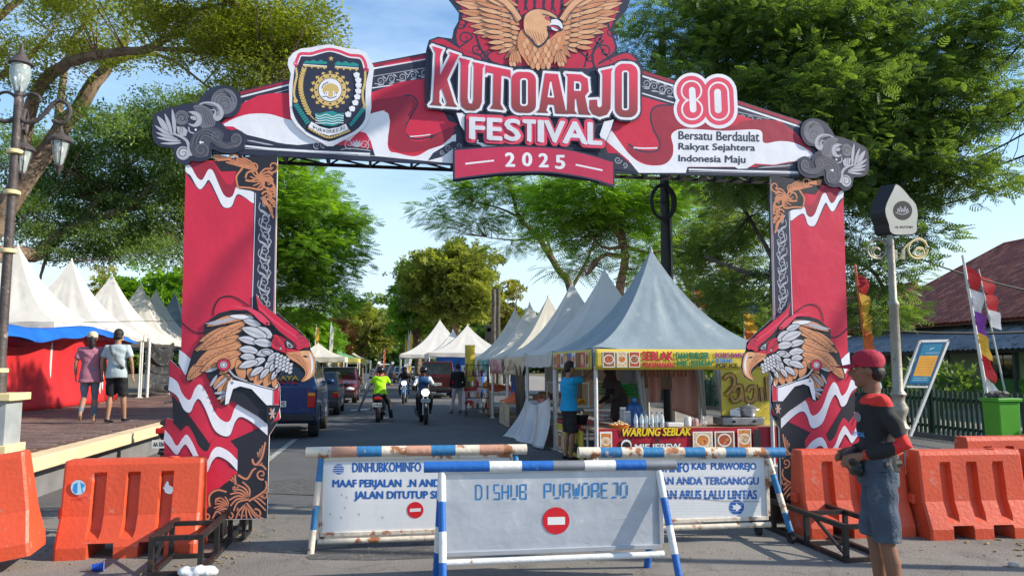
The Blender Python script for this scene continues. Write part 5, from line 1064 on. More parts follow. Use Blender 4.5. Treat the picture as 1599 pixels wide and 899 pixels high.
# ---- left row on the plaza
labs = ['nearest white peaked tent on the brick plaza at far left', 'second white peaked tent from the left edge, behind the walkers', 'third white peaked tent on the plaza, slimmer than the second', 'fourth white tent on the plaza, with a wrinkled tip', 'fifth plaza tent, white and half hidden by the fourth', 'greyish last plaza tent touching the left pillar']
for k, (px, py, Dm) in enumerate([(28, 382, 0), (112, 405, 0), (175, 427, 0), (220, 443, 0), (244, 452, 0), (273, 458, 0)]):
    X_ = -10.0; d = ray(px, py); q = CO + d * (X_ / d.x)
    make_tent(labs[k], (X_, q.y), 3.45 if k < 4 else 3.3, 2.72 - 0.02 * k, q.z, VIN if k != 5 else VING, 'white peaked tents along the brick plaza', PZ, 0.22, seed=40 + k)
# ---- far tents
q = at_d(730, 507, 43); make_tent('white wrinkled tent with blue drape behind the black shirted man', (q.x, q.y), 4.6, 2.35, q.z, VIN, None, 0, 0.2, seed=61)
q = at_d(712, 515, 47.5); make_tent('narrow white tent peak squeezed between two bigger far tents', (q.x - .2, q.y), 3.2, 2.4, q.z, VIN, None, 0, 0.2, seed=62)
q = at_d(687, 499, 52); make_tent('big bright white tent at the right kerb behind the dark red car', (q.x, q.y), 5.4, 2.4, q.z, VIN, None, 0, 0.2, seed=63)
q = at_d(706, 535, 50); make_tent('low green tent roof beside the big bright white tent', (q.x + .3, q.y - 4), 3.0, 2.1, q.z, VINGR, None, 0, 0.1, seed=64)
for k, (px, py, D, m, l_, s_) in enumerate([(497, 535, 44, VINC, 'pale yellow tent just right of the left eagle beak', 3.2), (523, 541, 50, VINGR, 'green topped yellow tent beside the left kerb', 3.2), (540, 545, 58, VINY, 'yellow far tent at left kerb, third from the eagle beak', 3.2), (551, 550, 68, VINC, 'smallest cream tent at the left kerb', 3.2),
        (492, 523, 62, VIN, 'small white tent peak behind the pale yellow tent', 3.0), (503, 526, 66, VIN, 'white tent peak next to the yellow flags', 3.0), (514, 524, 60, VIN, 'bright white pointed tent among the yellow flags', 3.0)]):
    q = at_d(px, py, D); make_tent(l_, (q.x - (0 if k < 4 else 3), q.y), s_, 2.15, max(q.z, 2.9), m, 'small coloured tents at the left kerb' if k < 4 else 'white tent peaks behind the coloured ones', 0, 0.25, mv=VINY if k == 1 else None, seed=70 + k)
# ---- cloth: red tarpaulin walls, blue awning, black curtain
REDC = mat('red_tarpaulin', (0.55, 0.02, 0.025), 0.7, 0, 0.12, 1.5, 0.4, 6, transl=0.1)
BLUC = mat('blue_tarpaulin', (0.01, 0.12, 0.50), 0.45, 0, 0.15, 3, 0.5, 8); PURC = mat('purple_underside', (0.10, 0.03, 0.12), 0.6)
BLKC = mat('black_plastic_sheet', (0.02, 0.02, 0.023), 0.35, 0, 0.2, 3, 0.5, 9); BLKT = mat('tyre_print_cloth', (0.03, 0.03, 0.032), 0.6, 0, 0.2, 3, col2=(0.11, 0.11, 0.115), thr=0.55, dscale=5)
def cloth(name, label, cat, f, nu, nv, m, group=None, th=0.006):
    mb = MB(); mb.grid(f, nu, nv); o = mb.build(name, m, smooth=True, fixn=False); 
    md = o.modifiers.new('s', 'SOLIDIFY'); md.thickness = th
    return tag(o, label, cat, group)
XR = -8.2
ya, yb = 15.0, at_x(165, 632, XR).y
cloth('red_tarp_wall', 'long bright red tarpaulin hung as a wall under the left tents', 'tarpaulin', lambda u, v: (XR + 0.05 * math.sin(u * 23 + v * 3) + 0.03 * math.sin(u * 51) - 0.12 * math.sin(v * 3.1), ya + (yb - ya) * u, PZ + 0.02 + 1.98 * v - (0.28 * v * max(0, math.sin(u * 5.2)) ** 3)), 90, 14, REDC)
y2a, y2b = yb + 0.05, at_x(190, 625, XR).y
cloth('red_curtain', 'narrow red curtain end behind the walking couple', 'curtain', lambda u, v: (XR - 0.15 + 0.06 * math.sin(u * 12), yb - 0.1 + 1.6 * u, PZ + 0.02 + 2.1 * v), 14, 6, REDC)
y3, y4 = at_x(229, 621, XR).y, at_x(268, 616, XR).y
cloth('black_drape', 'black patterned drape sagging between poles left of the pillar', 'drape', lambda u, v: (XR + 0.12 * math.sin(v * 9) * (1 - u) + 0.03 * math.sin(v * 37 + u * 5), y3 + (y4 - y3) * u, PZ + 0.05 + (1.9 - 0.32 * math.sin(math.pi * u)) * v + 0.06 * math.sin(u * 3 + v * 31) ), 24, 50, BLKT)
cloth('back_wall_cloth', 'dark cloth inside the open plaza tent behind the walkers', 'drape', lambda u, v: (XR - 2.2, yb - 2 + 5.5 * u, PZ + 0.02 + 2.1 * v + 0.01 * math.sin(u * 40)), 10, 4, BLKC)
def awn(u, v):
    y = 15.0 + (at_x(208, 500, XR + .2).y - 15.0) * u; z = 2.58 + 0.10 * math.cos(u * 9) + (-0.38 + 0.05 * math.sin(u * 31)) * v * (1 - 0.55 * u); return (XR + 0.1 + 0.28 * v + 0.03 * math.sin(u * 47), y, z)
cloth('blue_awning', 'crumpled bright blue tarpaulin strip along the edge of the left tents', 'tarpaulin', awn, 80, 6, BLUC)
cloth('purple_lining', 'purple tarpaulin lining hanging just below the blue strip', 'tarpaulin', lambda u, v: Vector(awn(u, 1)) + Vector((-0.12 - 0.3 * v, 0, 0.03 - 0.12 * v)), 60, 3, PURC)
tag(MB().tube([(XR + .02, y3 - .05, PZ), (XR + .02, y3 - .05, 2.6)], 0.05, 8).build('tent_post', POLEM, smooth=True), 'white cloth wrapped post beside the black patterned drape', 'post')
# guy line
tag(MB().tube([tuple(at_x(130, 503, -8.2)), tuple(at_x(290, 500, -7.0))], 0.008, 4).build('guy_line', BLKC), 'thin dark line strung along the plaza tent eaves', 'rope')
# ================================================================== food stall under the grey tent
BX, BY = TX0 + 0.02, 11.6
YEL = mat('banner_yellow', (0.62, 0.47, 0.05), 0.5, 0, 0.06, 3, 0.3, 8); MAR = mat('banner_maroon', (0.38, 0.012, 0.03), 0.45, 0, 0.12, 3, 0.3, 8); GRN = mat('banner_green', (0.015, 0.20, 0.09), 0.5); PUR = mat('banner_purple', (0.33, 0.02, 0.25), 0.5); SKYB = mat('banner_blue', (0.02, 0.25, 0.62), 0.5); BLK = mat('banner_black', (0.015, 0.015, 0.018), 0.5); WHT = mat('banner_white', (0.78, 0.78, 0.76), 0.5, 0, 0.05)
FOOD = [mat('food_red', (0.42, 0.08, 0.03), 0.5, 0, 0.5, 25), mat('food_orange', (0.62, 0.22, 0.04), 0.5, 0, 0.5, 30), mat('food_brown', (0.28, 0.12, 0.05), 0.5, 0, 0.5, 30), mat('food_cream', (0.66, 0.48, 0.28), 0.5, 0, 0.5, 30)]
def plane_fn(o, ux, uy, n):
    o, ux, uy, n = Vector(o), Vector(ux), Vector(uy), Vector(n); return lambda a, b, l: o + ux * a + uy * b + n * l
def food_photo(P, x0, y0, x1, y1, k, rnd_=random.Random(4)):
    P.fill([(x0, y0), (x1, y0), (x1, y1), (x0, y1)], WHT); e = (x1 - x0) * .06
    P.fill([(x0 + e, y0 + e), (x1 - e, y0 + e), (x1 - e, y1 - e), (x0 + e, y1 - e)], FOOD[(k + 2) % 4]); cx, cy, r_ = (x0 + x1) / 2, (y0 + y1) / 2, min(x1 - x0, y1 - y0) * .42
    P.disc((cx, cy), r_, WHT, 18, ry=r_ * .9); P.disc((cx, cy), r_ * .84, FOOD[k % 4], 18, ry=r_ * .72)
    for i in range(9):
        a, q = rnd_.uniform(0, 6.3), rnd_.uniform(0, .6) * r_; P.scroll((cx + q * math.cos(a), cy + q * .8 * math.sin(a)), r_ * .22, FOOD[(k + i) % 4], r_ * .07, 1.0, a)
# menu banner on the front eave (u right, v down)
zt = at_y(1000, 545, BY).z + 0.0; hb = zt - at_y(1000, 577, BY).z
men = thing('menu_banner', 'yellow menu banner along the front eave of the food stall reading SEBLAK PRASMANAN', 'banner', (BX, BY - 0.03, zt - hb))
wv = lambda a: 0.002 * math.sin(a * 9)
def banner_cloth(o_, L_, H_, axis, m, name, parent, nrm):
    mb = MB(); mb.grid(lambda u, v: Vector(o_) + Vector(axis) * (u * L_) + Vector((0, 0, -H_ * v)) + Vector(nrm) * wv(u * L_), 60, 4); o = mb.build(name, m, parent, world=True, fixn=False, smooth=True); o.modifiers.new('s', 'SOLIDIFY').thickness = 0.003; return o
banner_cloth((BX, BY - .03, zt), 3.0, hb, (1, 0, 0), YEL, 'cloth', men, (0, -1, 0))
fm = lambda a, b, l: Vector((BX + a, BY - 0.040 - l, zt - b))
P = Print(fm, 0.00006)
px2a = lambda px: at_y(px, 560, BY).x - BX
X_ = [px2a(p) for p in (940, 959, 962, 978, 981, 998)]
for k in range(3): food_photo(P, X_[2 * k], hb * .12, X_[2 * k + 1], hb * .88, k)
def tq(x0, x1, y0, y1, b=hb): return [(x0, b * y0), (x1, b * y0), (x1, b * y1), (x0, b * y1)]
DRD = mat('banner_red', (0.55, 0.015, 0.05), 0.5)
for s_, a, b, y0, y1, m in [('SEBLAK', 1001, 1050, .10, .55, DRD), ('PRASMANAN', 1002, 1050, .62, .90, DRD), ('DAN BURGER', 1054, 1106, .14, .48, GRN), ('MIE JEBEW', 1055, 1112, .54, .92, GRN), ('SOSIS BAKAR', 1115, 1168, .16, .40, PUR), ('KEBAB', 1116, 1142, .44, .64, SKYB), ('POP ICE', 1116, 1150, .68, .90, BLK)]:
    P.text(s_, tq(px2a(a), px2a(b), y0, y1), m, 0.055)
for k in range(2): food_photo(P, 2.55 + k * .2, hb * .15, 2.72 + k * .2, hb * .85, k + 1)
P.build('print', men)
sid = thing('menu_banner', 'yellow banner with pale food pictures on the road side eave of the food stall', 'banner', (BX - .03, BY, zt - hb))
banner_cloth((BX - .03, BY + 2.95, zt), 2.9, hb, (0, -1, 0), YEL, 'cloth', sid, (-1, 0, 0))
P = Print(lambda a, b, l: Vector((BX - 0.040 - l, BY + 2.95 - a, zt - b)), 0.00006)
for k, m in enumerate([FOOD[3], PINK, WHT, FOOD[1], SKYB, WHT, FOOD[2], PINK, FOOD[3]]): P.fill([(0.1 + k * .3, hb * .12), (0.36 + k * .3, hb * .12), (0.36 + k * .3, hb * .88), (0.1 + k * .3, hb * .88)], m); P.disc((0.23 + k * .3, hb * .5), hb * .28, FOOD[k % 4])
P.build('print', sid)
# counter with maroon skirt
CZ = at_y(1050, 668, BY + .1).z; CX1 = at_y(1212, 660, BY + .1).x
ctr = thing('stall_counter', 'long stall counter skirted in maroon cloth reading WARUNG SEBLAK', 'counter', (BX, BY + .1, 0))
MB().box(((BX + CX1) / 2, BY + .5, CZ - .02), (CX1 - BX, 0.8, 0.04)).build('table_top', mat('worn_wood', (0.30, 0.19, 0.11), 0.7, 0, 0.3, 4), ctr, world=True)
for x in (BX + .1, CX1 - .1):
    for y in (BY + .15, BY + .85): MB().tube([(x, y, 0), (x, y, CZ - .04)], .02, 6).build('leg', POLEM, ctr, world=True)
mb = MB(); mb.grid(lambda u, v: (BX + (CX1 - BX) * u, BY + .08 + .012 * math.sin(u * 40) * v, CZ + .004 - (CZ - .05) * v), 50, 4); mb.build('skirt', MAR, ctr, world=True, fixn=False, smooth=True)
P = Print(lambda a, b, l: Vector((BX + a, BY + 0.062 - l, CZ - b)), 0.00008)
qx = lambda px: at_y(px, 690, BY + .06).x - BX; qz = lambda py: CZ - at_y(1050, py, BY + .06).z
def bq(x0, x1, y0, y1): return [(qx(x0), qz(y0)), (qx(x1), qz(y0)), (qx(x1), qz(y1)), (qx(x0), qz(y1))]
P.fill(bq(937, 956, 672, 712), WHT); food_photo(P, qx(938), qz(674), qx(955), qz(700), 3)
for sh, m in ((0.5, BLK), (0, mat('banner_gold', (0.85, 0.62, 0.02), 0.5))):
    P.text('WARUNG SEBLAK', bq(972 - sh * 2, 1080 + sh * 2, 667 - sh * 2, 680 + sh * 2), m, 0.05 + sh * .08, 0.25)
P.text('&', bq(1022, 1030, 681, 690), BLK, 0.05); P.text('MIE JEBEW', bq(990, 1064, 691, 706), BLK, 0.11); P.text('MIE JEBEW', bq(991, 1063, 692, 705), WHT, 0.05)
P.disc((qx(978), qz(693)), .1, BLK); P.disc((qx(978), qz(693)), .085, WHT); P.disc((qx(978), qz(695)), .07, BLK)
food_photo(P, qx(1082), qz(674), qx(1113), qz(702), 1); food_photo(P, qx(1116), qz(674), qx(1147), qz(702), 0); food_photo(P, qx(1152), qz(671), qx(1173), qz(702), 3)
P.fill(bq(1176, 1188, 672, 704), BLK)
P.build('skirt_print', ctr)
# side counter, facing the road
sc_ = thing('side_counter', 'yellow fronted side counter of the food stall next to the blue shirted man', 'counter', (BX, BY + 1.0, 0))
MB().box((BX + .35, BY + 1.9, CZ - .06), (0.62, 2.0, 0.04)).build('table_top', mat('red_plastic_cloth', (0.55, 0.02, 0.02), 0.4), sc_, world=True)
MB().box((BX + .03, BY + 1.9, (CZ - .1) / 2 + .02), (0.02, 2.0, CZ - .14)).build('front_panel', YEL, sc_, world=True)
P = Print(lambda a, b, l: Vector((BX + .018 - l, BY + 2.9 - a, CZ - .12 - b)), 0.00008)
P.text('Seblak', [(1.0, .18), (1.75, .12), (1.75, .38), (1.0, .42)], BLK, .08); P.text('Pedas', [(1.1, .45), (1.7, .42), (1.7, .62), (1.1, .66)], BLK, .08); food_photo(P, .1, .1, .5, .5, 0); food_photo(P, .1, .52, .5, .74, 1); food_photo(P, .6, .2, .9, .5, 2)
P.build('panel_print', sc_)
# things on the counter
PETM = clear('clear_plastic', (0.80, 0.88, 0.92), 0.45); LBL = mat('bottle_label', (0.55, 0.70, 0.78), 0.4)
def bottle(px, k):
    q = at_y(px, 666, BY + .3); t = thing('water_bottle', 'clear water bottle in the row on the counter, number %d' % k, 'bottle', (q.x, BY + .3, CZ), group='clear water bottles in a row on the stall counter')
    MB().lathe([(0.0, 0), (.033, 0), (.034, .02), (.032, .09), (.034, .14), (.030, .17), (.014, .205), (.014, .22)], n=12).build('body', PETM, t, smooth=True)
    MB().lathe([(.0345, .07), (.0345, .125)], n=12).build('label', LBL, t, smooth=True); MB().lathe([(0, .24), (.016, .24), (.016, .218), (0, .218)], n=10).build('cap', SKYB, t); return t
pos = ['leftmost clear water bottle, nearest the white tray of snacks', 'second clear water bottle from the left end of the row', 'third clear water bottle from the left end of the row', 'third clear water bottle from the right end of the row', 'second clear water bottle from the right end of the row', 'rightmost clear water bottle, nearest the white food box']
b0 = bottle(993, 0); b0['label'] = pos[0]
for k, px in enumerate((1002, 1010, 1018, 1026, 1034)):
    c = copy_tree(b0); q = at_y(px, 666, BY + .3); c.location = (q.x, BY + .3 + .02 * (k % 2), CZ); c['label'] = pos[k + 1]
BLUP = mat('blue_plastic', (0.02, 0.10, 0.32), 0.3, 0, .15, 4); ALU = mat('aluminium', (0.55, 0.55, 0.55), 0.35, 0.8, .15, 6); ORP = mat('orange_plastic', (0.75, 0.22, 0.02), 0.4); GLS = clear('jar_glass', (0.8, 0.85, 0.85), 0.3)
q = at_y(991, 650, BY + .7); t = thing('water_gallon', 'big blue water gallon standing behind the small bottles', 'water bottle', (q.x, BY + .7, CZ)); MB().lathe([(0, 0), (.13, 0), (.135, .03), (.13, .06), (.137, .1), (.13, .14), (.137, .18), (.13, .22), (.137, .27), (.11, .34), (.03, .38), (.03, .42)], n=18).build('body', BLUP, t, smooth=True); MB().lathe([(0, .45), (.035, .45), (.035, .40), (0, .4)], n=12).build('cap', SKYB, t)
q = at_y(967, 668, BY + .3); t = thing('snack_tray', 'orange tray heaped with cream coloured snacks on the counter', 'tray', (q.x, BY + .3, CZ)); MB().lathe([(0, 0.005), (.13, .005), (.17, .05), (.175, .05), (.135, 0), (0, 0)], n=18).build('bowl', ORP, t, smooth=True)
mb = MB(); rr_ = random.Random(2)
for i in range(60): a, d_ = rr_.uniform(0, 6.3), rr_.uniform(0, .13); mb.ball((d_ * math.cos(a), d_ * math.sin(a), .05 + .06 * (1 - d_ / .14) * rr_.random()), (.022, .018, .014), 6, 4)
mb.build('snacks', FOOD[3], t, kind='stuff')
for k, (px, l_, hgt) in enumerate([(973, 'tall clear jar of crackers left of the blue gallon', .30), (980, 'shorter clear jar touching the blue gallon', .24), (1074, 'white lidded tub at the middle of the counter', .14), (1085, 'pinkish tub right of the white lidded tub', .12), (1098, 'low clear tub near the gas stove', .09)]):
    q = at_y(px, 660, BY + .5); t = thing('food_jar', l_, 'jar', (q.x, BY + .5, CZ)); mt_ = GLS if k in (0, 1, 4) else (WHT if k == 2 else mat('pinkish_plastic', (.5, .3, .28), .5))
    MB().lathe([(0, 0), (.055, 0), (.06, hgt * .1), (.06, hgt * .8), (.045, hgt * .95)], n=14).build('body', mt_, t, smooth=True); MB().lathe([(0, hgt * 1.05), (.05, hgt * 1.05), (.05, hgt * .94), (0, hgt * .94)], n=14).build('lid', WHT if k < 3 else ALU, t)
q = at_y(1052, 664, BY + .4); tag(MB().box((q.x, BY + .4, CZ + .035), (.26, .2, .07), taper=(1.05, 1.05)).build('foam_box', WHT, bevel=.01), 'flat white foam food box right of the row of bottles', 'box')
q = at_y(1155, 655, BY + .4); t = thing('gas_stove', 'steel two burner gas stove at the right end of the counter', 'stove', (q.x, BY + .45, CZ))
MB().box((0, 0, .08), (.72, .42, .12)).build('body', mat('brushed_steel', (.35, .35, .36), .35, .8, .2, 8), t, bevel=.01)
for x in (-.18, .18): MB().lathe([(.11, .14), (.12, .14), (.12, .16), (.11, .16)], n=16, c=(x, 0, 0)).build('burner', BLK, t); MB().tube([(x, -.21, .08), (x, -.24, .08)], .022, 10).build('knob', BLK, t)
t2 = thing('cooking_pot', 'dented aluminium pot with handles on the right burner', 'pot', (q.x + .18, BY + .45, CZ + .16)); MB().lathe([(0, 0), (.12, 0), (.13, .02), (.135, .13), (.145, .135)], n=20).build('body', ALU, t2, smooth=True); MB().lathe([(.145, .138), (.10, .165), (.02, .18), (.02, .2), (0, .2)], n=20).build('lid', ALU, t2, smooth=True)
for s_ in (-1, 1): MB().tube([(s_ * .13, -.04, .1), (s_ * .17, -.03, .1), (s_ * .17, .03, .1), (s_ * .13, .04, .1)], .008, 6).build('handle', ALU, t2)
for k, (px, l_) in enumerate([(945, 'stack of white paper and foil wraps beside the vendor'), (905, 'black plastic basket on the side counter')]):
    q = at_y(px, 630, BY + 1.6); t = thing('wrap_stack' if k == 0 else 'plastic_basket', l_, 'paper' if k == 0 else 'basket', (q.x, BY + 1.6, CZ + (0.0 if k == 0 else -.04)))
    if k == 0:
        for i in range(5): MB().box((.01 * i, 0, .02 + .035 * i), (.3 - .03 * i, .2, .03), (0.05 * (-1) ** i, .1 * (-1) ** i, .2 * i)).build('wrap', WHT if i % 2 else mat('pinkish_plastic', (.5, .3, .28), .5), t)
    else: MB().lathe([(0, 0), (.12, 0), (.16, .16), (.165, .16)], n=14).build('body', BLK, t); MB().lathe([(.16, .165), (.17, .165), (.17, .15), (.16, .15)], n=14).build('rim', BLK, t)
# back wall pieces of the stall: pink cloth, yellow shop banner, bunting of packets
PNK = mat('pink_cloth', (0.82, 0.50, 0.42), 0.7, 0, .08, 2, .4, 6, transl=.5)
yB = BY + 3.0
for k, (a, b, l_) in enumerate([(1012, 1032, 'left strip of salmon pink cloth at the back of the food stall'), (1049, 1090, 'right sheet of salmon pink cloth at the back of the food stall')]):
    x0, x1 = at_y(a, 600, yB).x, at_y(b, 600, yB).x; zt_, zb_ = at_y(a, 575, yB).z, at_y(a, 640 if k else 628, yB).z
    cloth('pink_cloth', l_, 'cloth', lambda u, v: (x0 + (x1 - x0) * u, yB + .04 * math.sin(u * 9) + .02 * math.sin(v * 7), zt_ + (zb_ - zt_ - .18 * k * u) * v), 20, 10, PNK)
for k, (a, l_) in enumerate([(1088, 'gathered white curtain tied at the back right of the food stall'), (1117, 'thin white curtain strip at the back of the stall near the yellow board'), (995, 'translucent white curtain behind the vendor')]):
    x0 = at_y(a, 600, yB).x
    cloth('white_curtain', l_, 'curtain', lambda u, v: (x0 + .14 * (u - .5) * (1.3 - v) + .1 * v, yB - .1 + .05 * math.sin(u * 12), 1.62 - 1.0 * v), 14, 8, VIN if k != 2 else clear('clear_sheet', (.85, .88, .9), .5))
yb_ = thing('shop_banner', 'large yellow banner with brown script lettering behind the stove', 'banner', tuple(at_y(1165, 640, BY + 2.2)))
x0, x1 = at_y(1126, 600, BY + 2.2).x, at_y(1215, 600, BY + 2.2).x; z0_, z1_ = at_y(1160, 664, BY + 2.2).z, at_y(1160, 575, BY + 2.2).z
mb = MB(); mb.grid(lambda u, v: (x0 + (x1 - x0) * u, BY + 2.2 + .02 * math.sin(u * 8), z0_ + (z1_ - z0_) * v), 20, 6); mb.build('cloth', YEL, yb_, world=True, fixn=False)
P = Print(lambda a, b, l: (lambda q: Vector((q.x, BY + 2.17 - l, q.z)))(at_y(a, b, BY + 2.17)), .00008)
for w_, m in ((7.5, BLK), (4.8, mat('banner_bronze', (.42, .22, .05), .5)),):
    for pts in ([(1131, 592), (1138, 585), (1146, 588), (1147, 600), (1140, 610), (1134, 616)], [(1146, 612), (1150, 603), (1158, 604), (1155, 622), (1146, 626), (1142, 618)], [(1158, 603), (1160, 626)], [(1168, 612), (1172, 604), (1180, 606), (1177, 624), (1168, 626), (1165, 618)], [(1180, 600), (1182, 626)], [(1189, 604), (1191, 626)], [(1197, 588), (1200, 626)]): P.line(pts, m, w_)
P.fill([(1140, 640), (1170, 630), (1175, 662), (1140, 662)], WHT)
P.build('print', yb_)
bt = thing('packet_string', 'string of small hanging packets under the back eave of the food stall', 'packets', tuple(at_y(1025, 576, yB - .3)))
for k in range(12):
    q = at_y(1003 + k * 6.2, 583, yB - .3); MB().box(tuple(q), (.05, .02, .13), (0, .1 * (-1) ** k, .3)).build('packet', FOOD[2] if k % 3 else FOOD[0], bt, world=True)
# ---- clutter of the other right stalls
tag(MB().box((TX0 + 1.2, 15.9, 0.72), (0.9, 1.6, 0.06)).build('fry_table', ALU, bevel=.01), 'steel edged frying table under the second white tent', 'table')
cas = thing('food_display', 'glass display case with orange fried food under the second white tent', 'display case', (TX0 + .7, 16.4, .75))
for z in (0, .5): MB().box((0, 0, z), (.7, 1.2, .03)).build('shelf', ALU, cas)
for x, y in ((-.33, -.58), (.33, -.58), (-.33, .58), (.33, .58)): MB().bar((x, y, 0), (x, y, .5), .025).build('corner_post', ALU, cas)
mb = MB(); 
for i in range(50): mb.ball((rr_.uniform(-.28, .28), rr_.uniform(-.5, .5), .05 + rr_.random() * .1), (.05, .045, .035), 6, 4)
mb.build('fried_food', mat('fried_orange', (.85, .35, .02), .5, 0, .3, 20), cas, kind='stuff')
for k, (y, l_) in enumerate([(17.4, 'green plastic crate stacked behind the orange fried food'), (18.3, 'green plastic crate farther back in the second tent')]):
    t = thing('plastic_crate', l_, 'crate', (TX0 + 2.3, y, .9)); mb = MB(); 
    for z in (0, .08, .16, .24): 
        for s_ in (-1, 1): mb.box((s_ * .25, 0, z + .03), (.02, .7, .05)); mb.box((0, s_ * .35, z + .03), (.5, .02, .05))
    mb.box((0, 0, .005), (.5, .7, .01)); mb.build('body', mat('green_plastic', (.01, .30, .05), .4), t)
cloth('pale_tarp', 'beige tarpaulin strip hanging inside the eave of the second tent', 'tarpaulin', lambda u, v: (TX0 + 1.4 + .03 * math.sin(u * 10), 14.8 + 2.8 * u, 1.85 - .55 * v), 16, 4, mat('beige_tarp', (.50, .36, .25), .7, transl=.2))
cloth('black_curtain', 'tall black plastic curtain at the corner of the third right tent', 'curtain', lambda u, v: (TX0 - .02 + .04 * math.sin(u * 16) + .1 * v * u, 17.75 + 1.5 * u, 1.62 - 1.55 * v), 24, 10, BLKC)
cloth('beige_side_banner', 'crumpled beige brown banner on the eave above the black curtain', 'banner', lambda u, v: (TX0 - .04 + .03 * math.sin(u * 31 + v * 5), 17.7 + 3.0 * u, ZE - .06 - .44 * v), 40, 6, mat('beige_brown_print', (.62, .50, .32), .6, 0, .1, 2, .5, 8, col2=(.36, .20, .12), thr=.52, dscale=2.2))
# translucent plastic sheet sagging to the ground
yp0, yp1 = 14.55, 17.3
def sheetf(u, v):
    z = 1.06 - .25 * math.sin(math.pi * u) - .05 * u - (1.02 - .25 * math.sin(math.pi * u)) * v; return (TX0 - .1 - .35 * v * v * (0.4 + u * .8) + .05 * math.sin(u * 14 + v * 3), yp0 + (yp1 - yp0) * (u + .1 * v * (u - .3)), max(.02, z))
cloth('plastic_sheet', 'wrinkled translucent plastic sheet hung from poles beside the black curtain', 'plastic sheet', sheetf, 36, 18, clear('wrinkled_plastic', (.75, .75, .78), .62, .25), th=.003)
tag(MB().grid(lambda u, v: (TX0 + .05, 15.3 + 1.1 * u, .92 - .85 * v), 2, 2).build('red_poster', mat('faded_red_poster', (.42, .10, .09), .6, 0, .25, 4, col2=(.6, .5, .45), thr=.62, dscale=5), fixn=False), 'faded red poster seen through the translucent sheet', 'poster')
tbl = thing('cloth_table', 'table with orange cloth and patterned skirt left of the black curtain', 'table', (TX0 + .2, 20.6, 0))
MB().grid(lambda u, v: (-.25 + .02 * math.sin(u * 20), -.8 + 1.9 * u, .62 - .6 * v), 20, 3).build('skirt', mat('patterned_skirt', (.50, .36, .34), .7, 0, .2, 3, col2=(.6, .55, .15), thr=.5, dscale=5), tbl)
MB().grid(lambda u, v: (-.28 + .5 * v, -.8 + 1.7 * u, .64 + .45 * v * (1 - abs(2 * u - 1) ** 1.5) + .02 * math.sin(u * 16)), 20, 6).build('cover', mat('orange_cloth', (.70, .12, .03), .65, 0, .1, 3), tbl)
tag(MB().grid(lambda u, v: (TX0 + .6, 22.2 + 1.4 * u, 1.5 - .9 * v), 8, 3).build('blue_bag', BLUC, fixn=False), 'blue sheet hanging behind the orange cloth', 'sheet')

for k, (c_, l_) in enumerate([((.46, .33, .24), 'brownish back cloth closing the second right tent'), ((.30, .30, .31), 'grey back cloth closing the third right tent'), ((.52, .46, .36), 'cream back cloth closing the fourth right tent'), ((.25, .22, .22), 'dark back cloth closing the fifth right tent'), ((.50, .48, .45), 'pale back cloth closing the last right tent')]):
    y_ = 14.75 + 3.06 * k; cloth('back_cloth', l_, 'cloth', lambda u, v: (TX0 + 2.9 + .05 * math.sin(u * 17 + k), y_ + 2.8 * u, 1.85 - (.75 if k == 0 else 1.75) * v), 20, 4, mat('back_cloth_%s' % 'abcde'[k], c_, .8, 0, .15, 3, .3, 8, transl=.2))
for k, (y_, m_, l_) in enumerate([(21.1, mat('faded_pink_print', (.5, .2, .2), .6, 0, .2, 3, col2=(.6, .5, .4), thr=.5, dscale=3), 'faded pink banner on the eave of the fourth right tent'), (24.1, mat('faded_teal_print', (.10, .30, .30), .6, 0, .2, 3, col2=(.55, .5, .3), thr=.55, dscale=3), 'teal banner strip on the eave of the fifth right tent'), (27.2, FOOD[3], 'cream banner strip on the eave of the last right tent')]):
    cloth('eave_banner', l_, 'banner', lambda u, v: (TX0 - .05 + .02 * math.sin(u * 25), y_ + 2.6 * u, ZE - .08 - .42 * v), 24, 3, m_)
for k, (y_, m_, l_) in enumerate([(23.9, FOOD[3], 'cream skirted table of the fifth right stall'), (27.0, MAR, 'maroon skirted table of the last right stall'), (16.9, mat('steel_grey_sheet', (.25, .25, .26), .5, .5), 'grey steel counter of the second right stall')]):
    t = thing('stall_table', l_, 'table', (TX0 + .1, y_, 0)); MB().grid(lambda u, v: (.02 * math.sin(u * 22), 2.2 * u, .78 - .76 * v), 24, 3).build('skirt', m_, t); MB().box((.4, 1.1, .79), (.85, 2.25, .03)).build('table_top', WHT, t)
    mb = MB(); [mb.box((rr_.uniform(.1, .7), rr_.uniform(.1, 2.1), .81 + .08), (rr_.uniform(.08, .2), rr_.uniform(.08, .2), rr_.uniform(.1, .25))) for _ in range(14)]; mb.build('goods', FOOD[k], t, kind='stuff', bevel=.01)
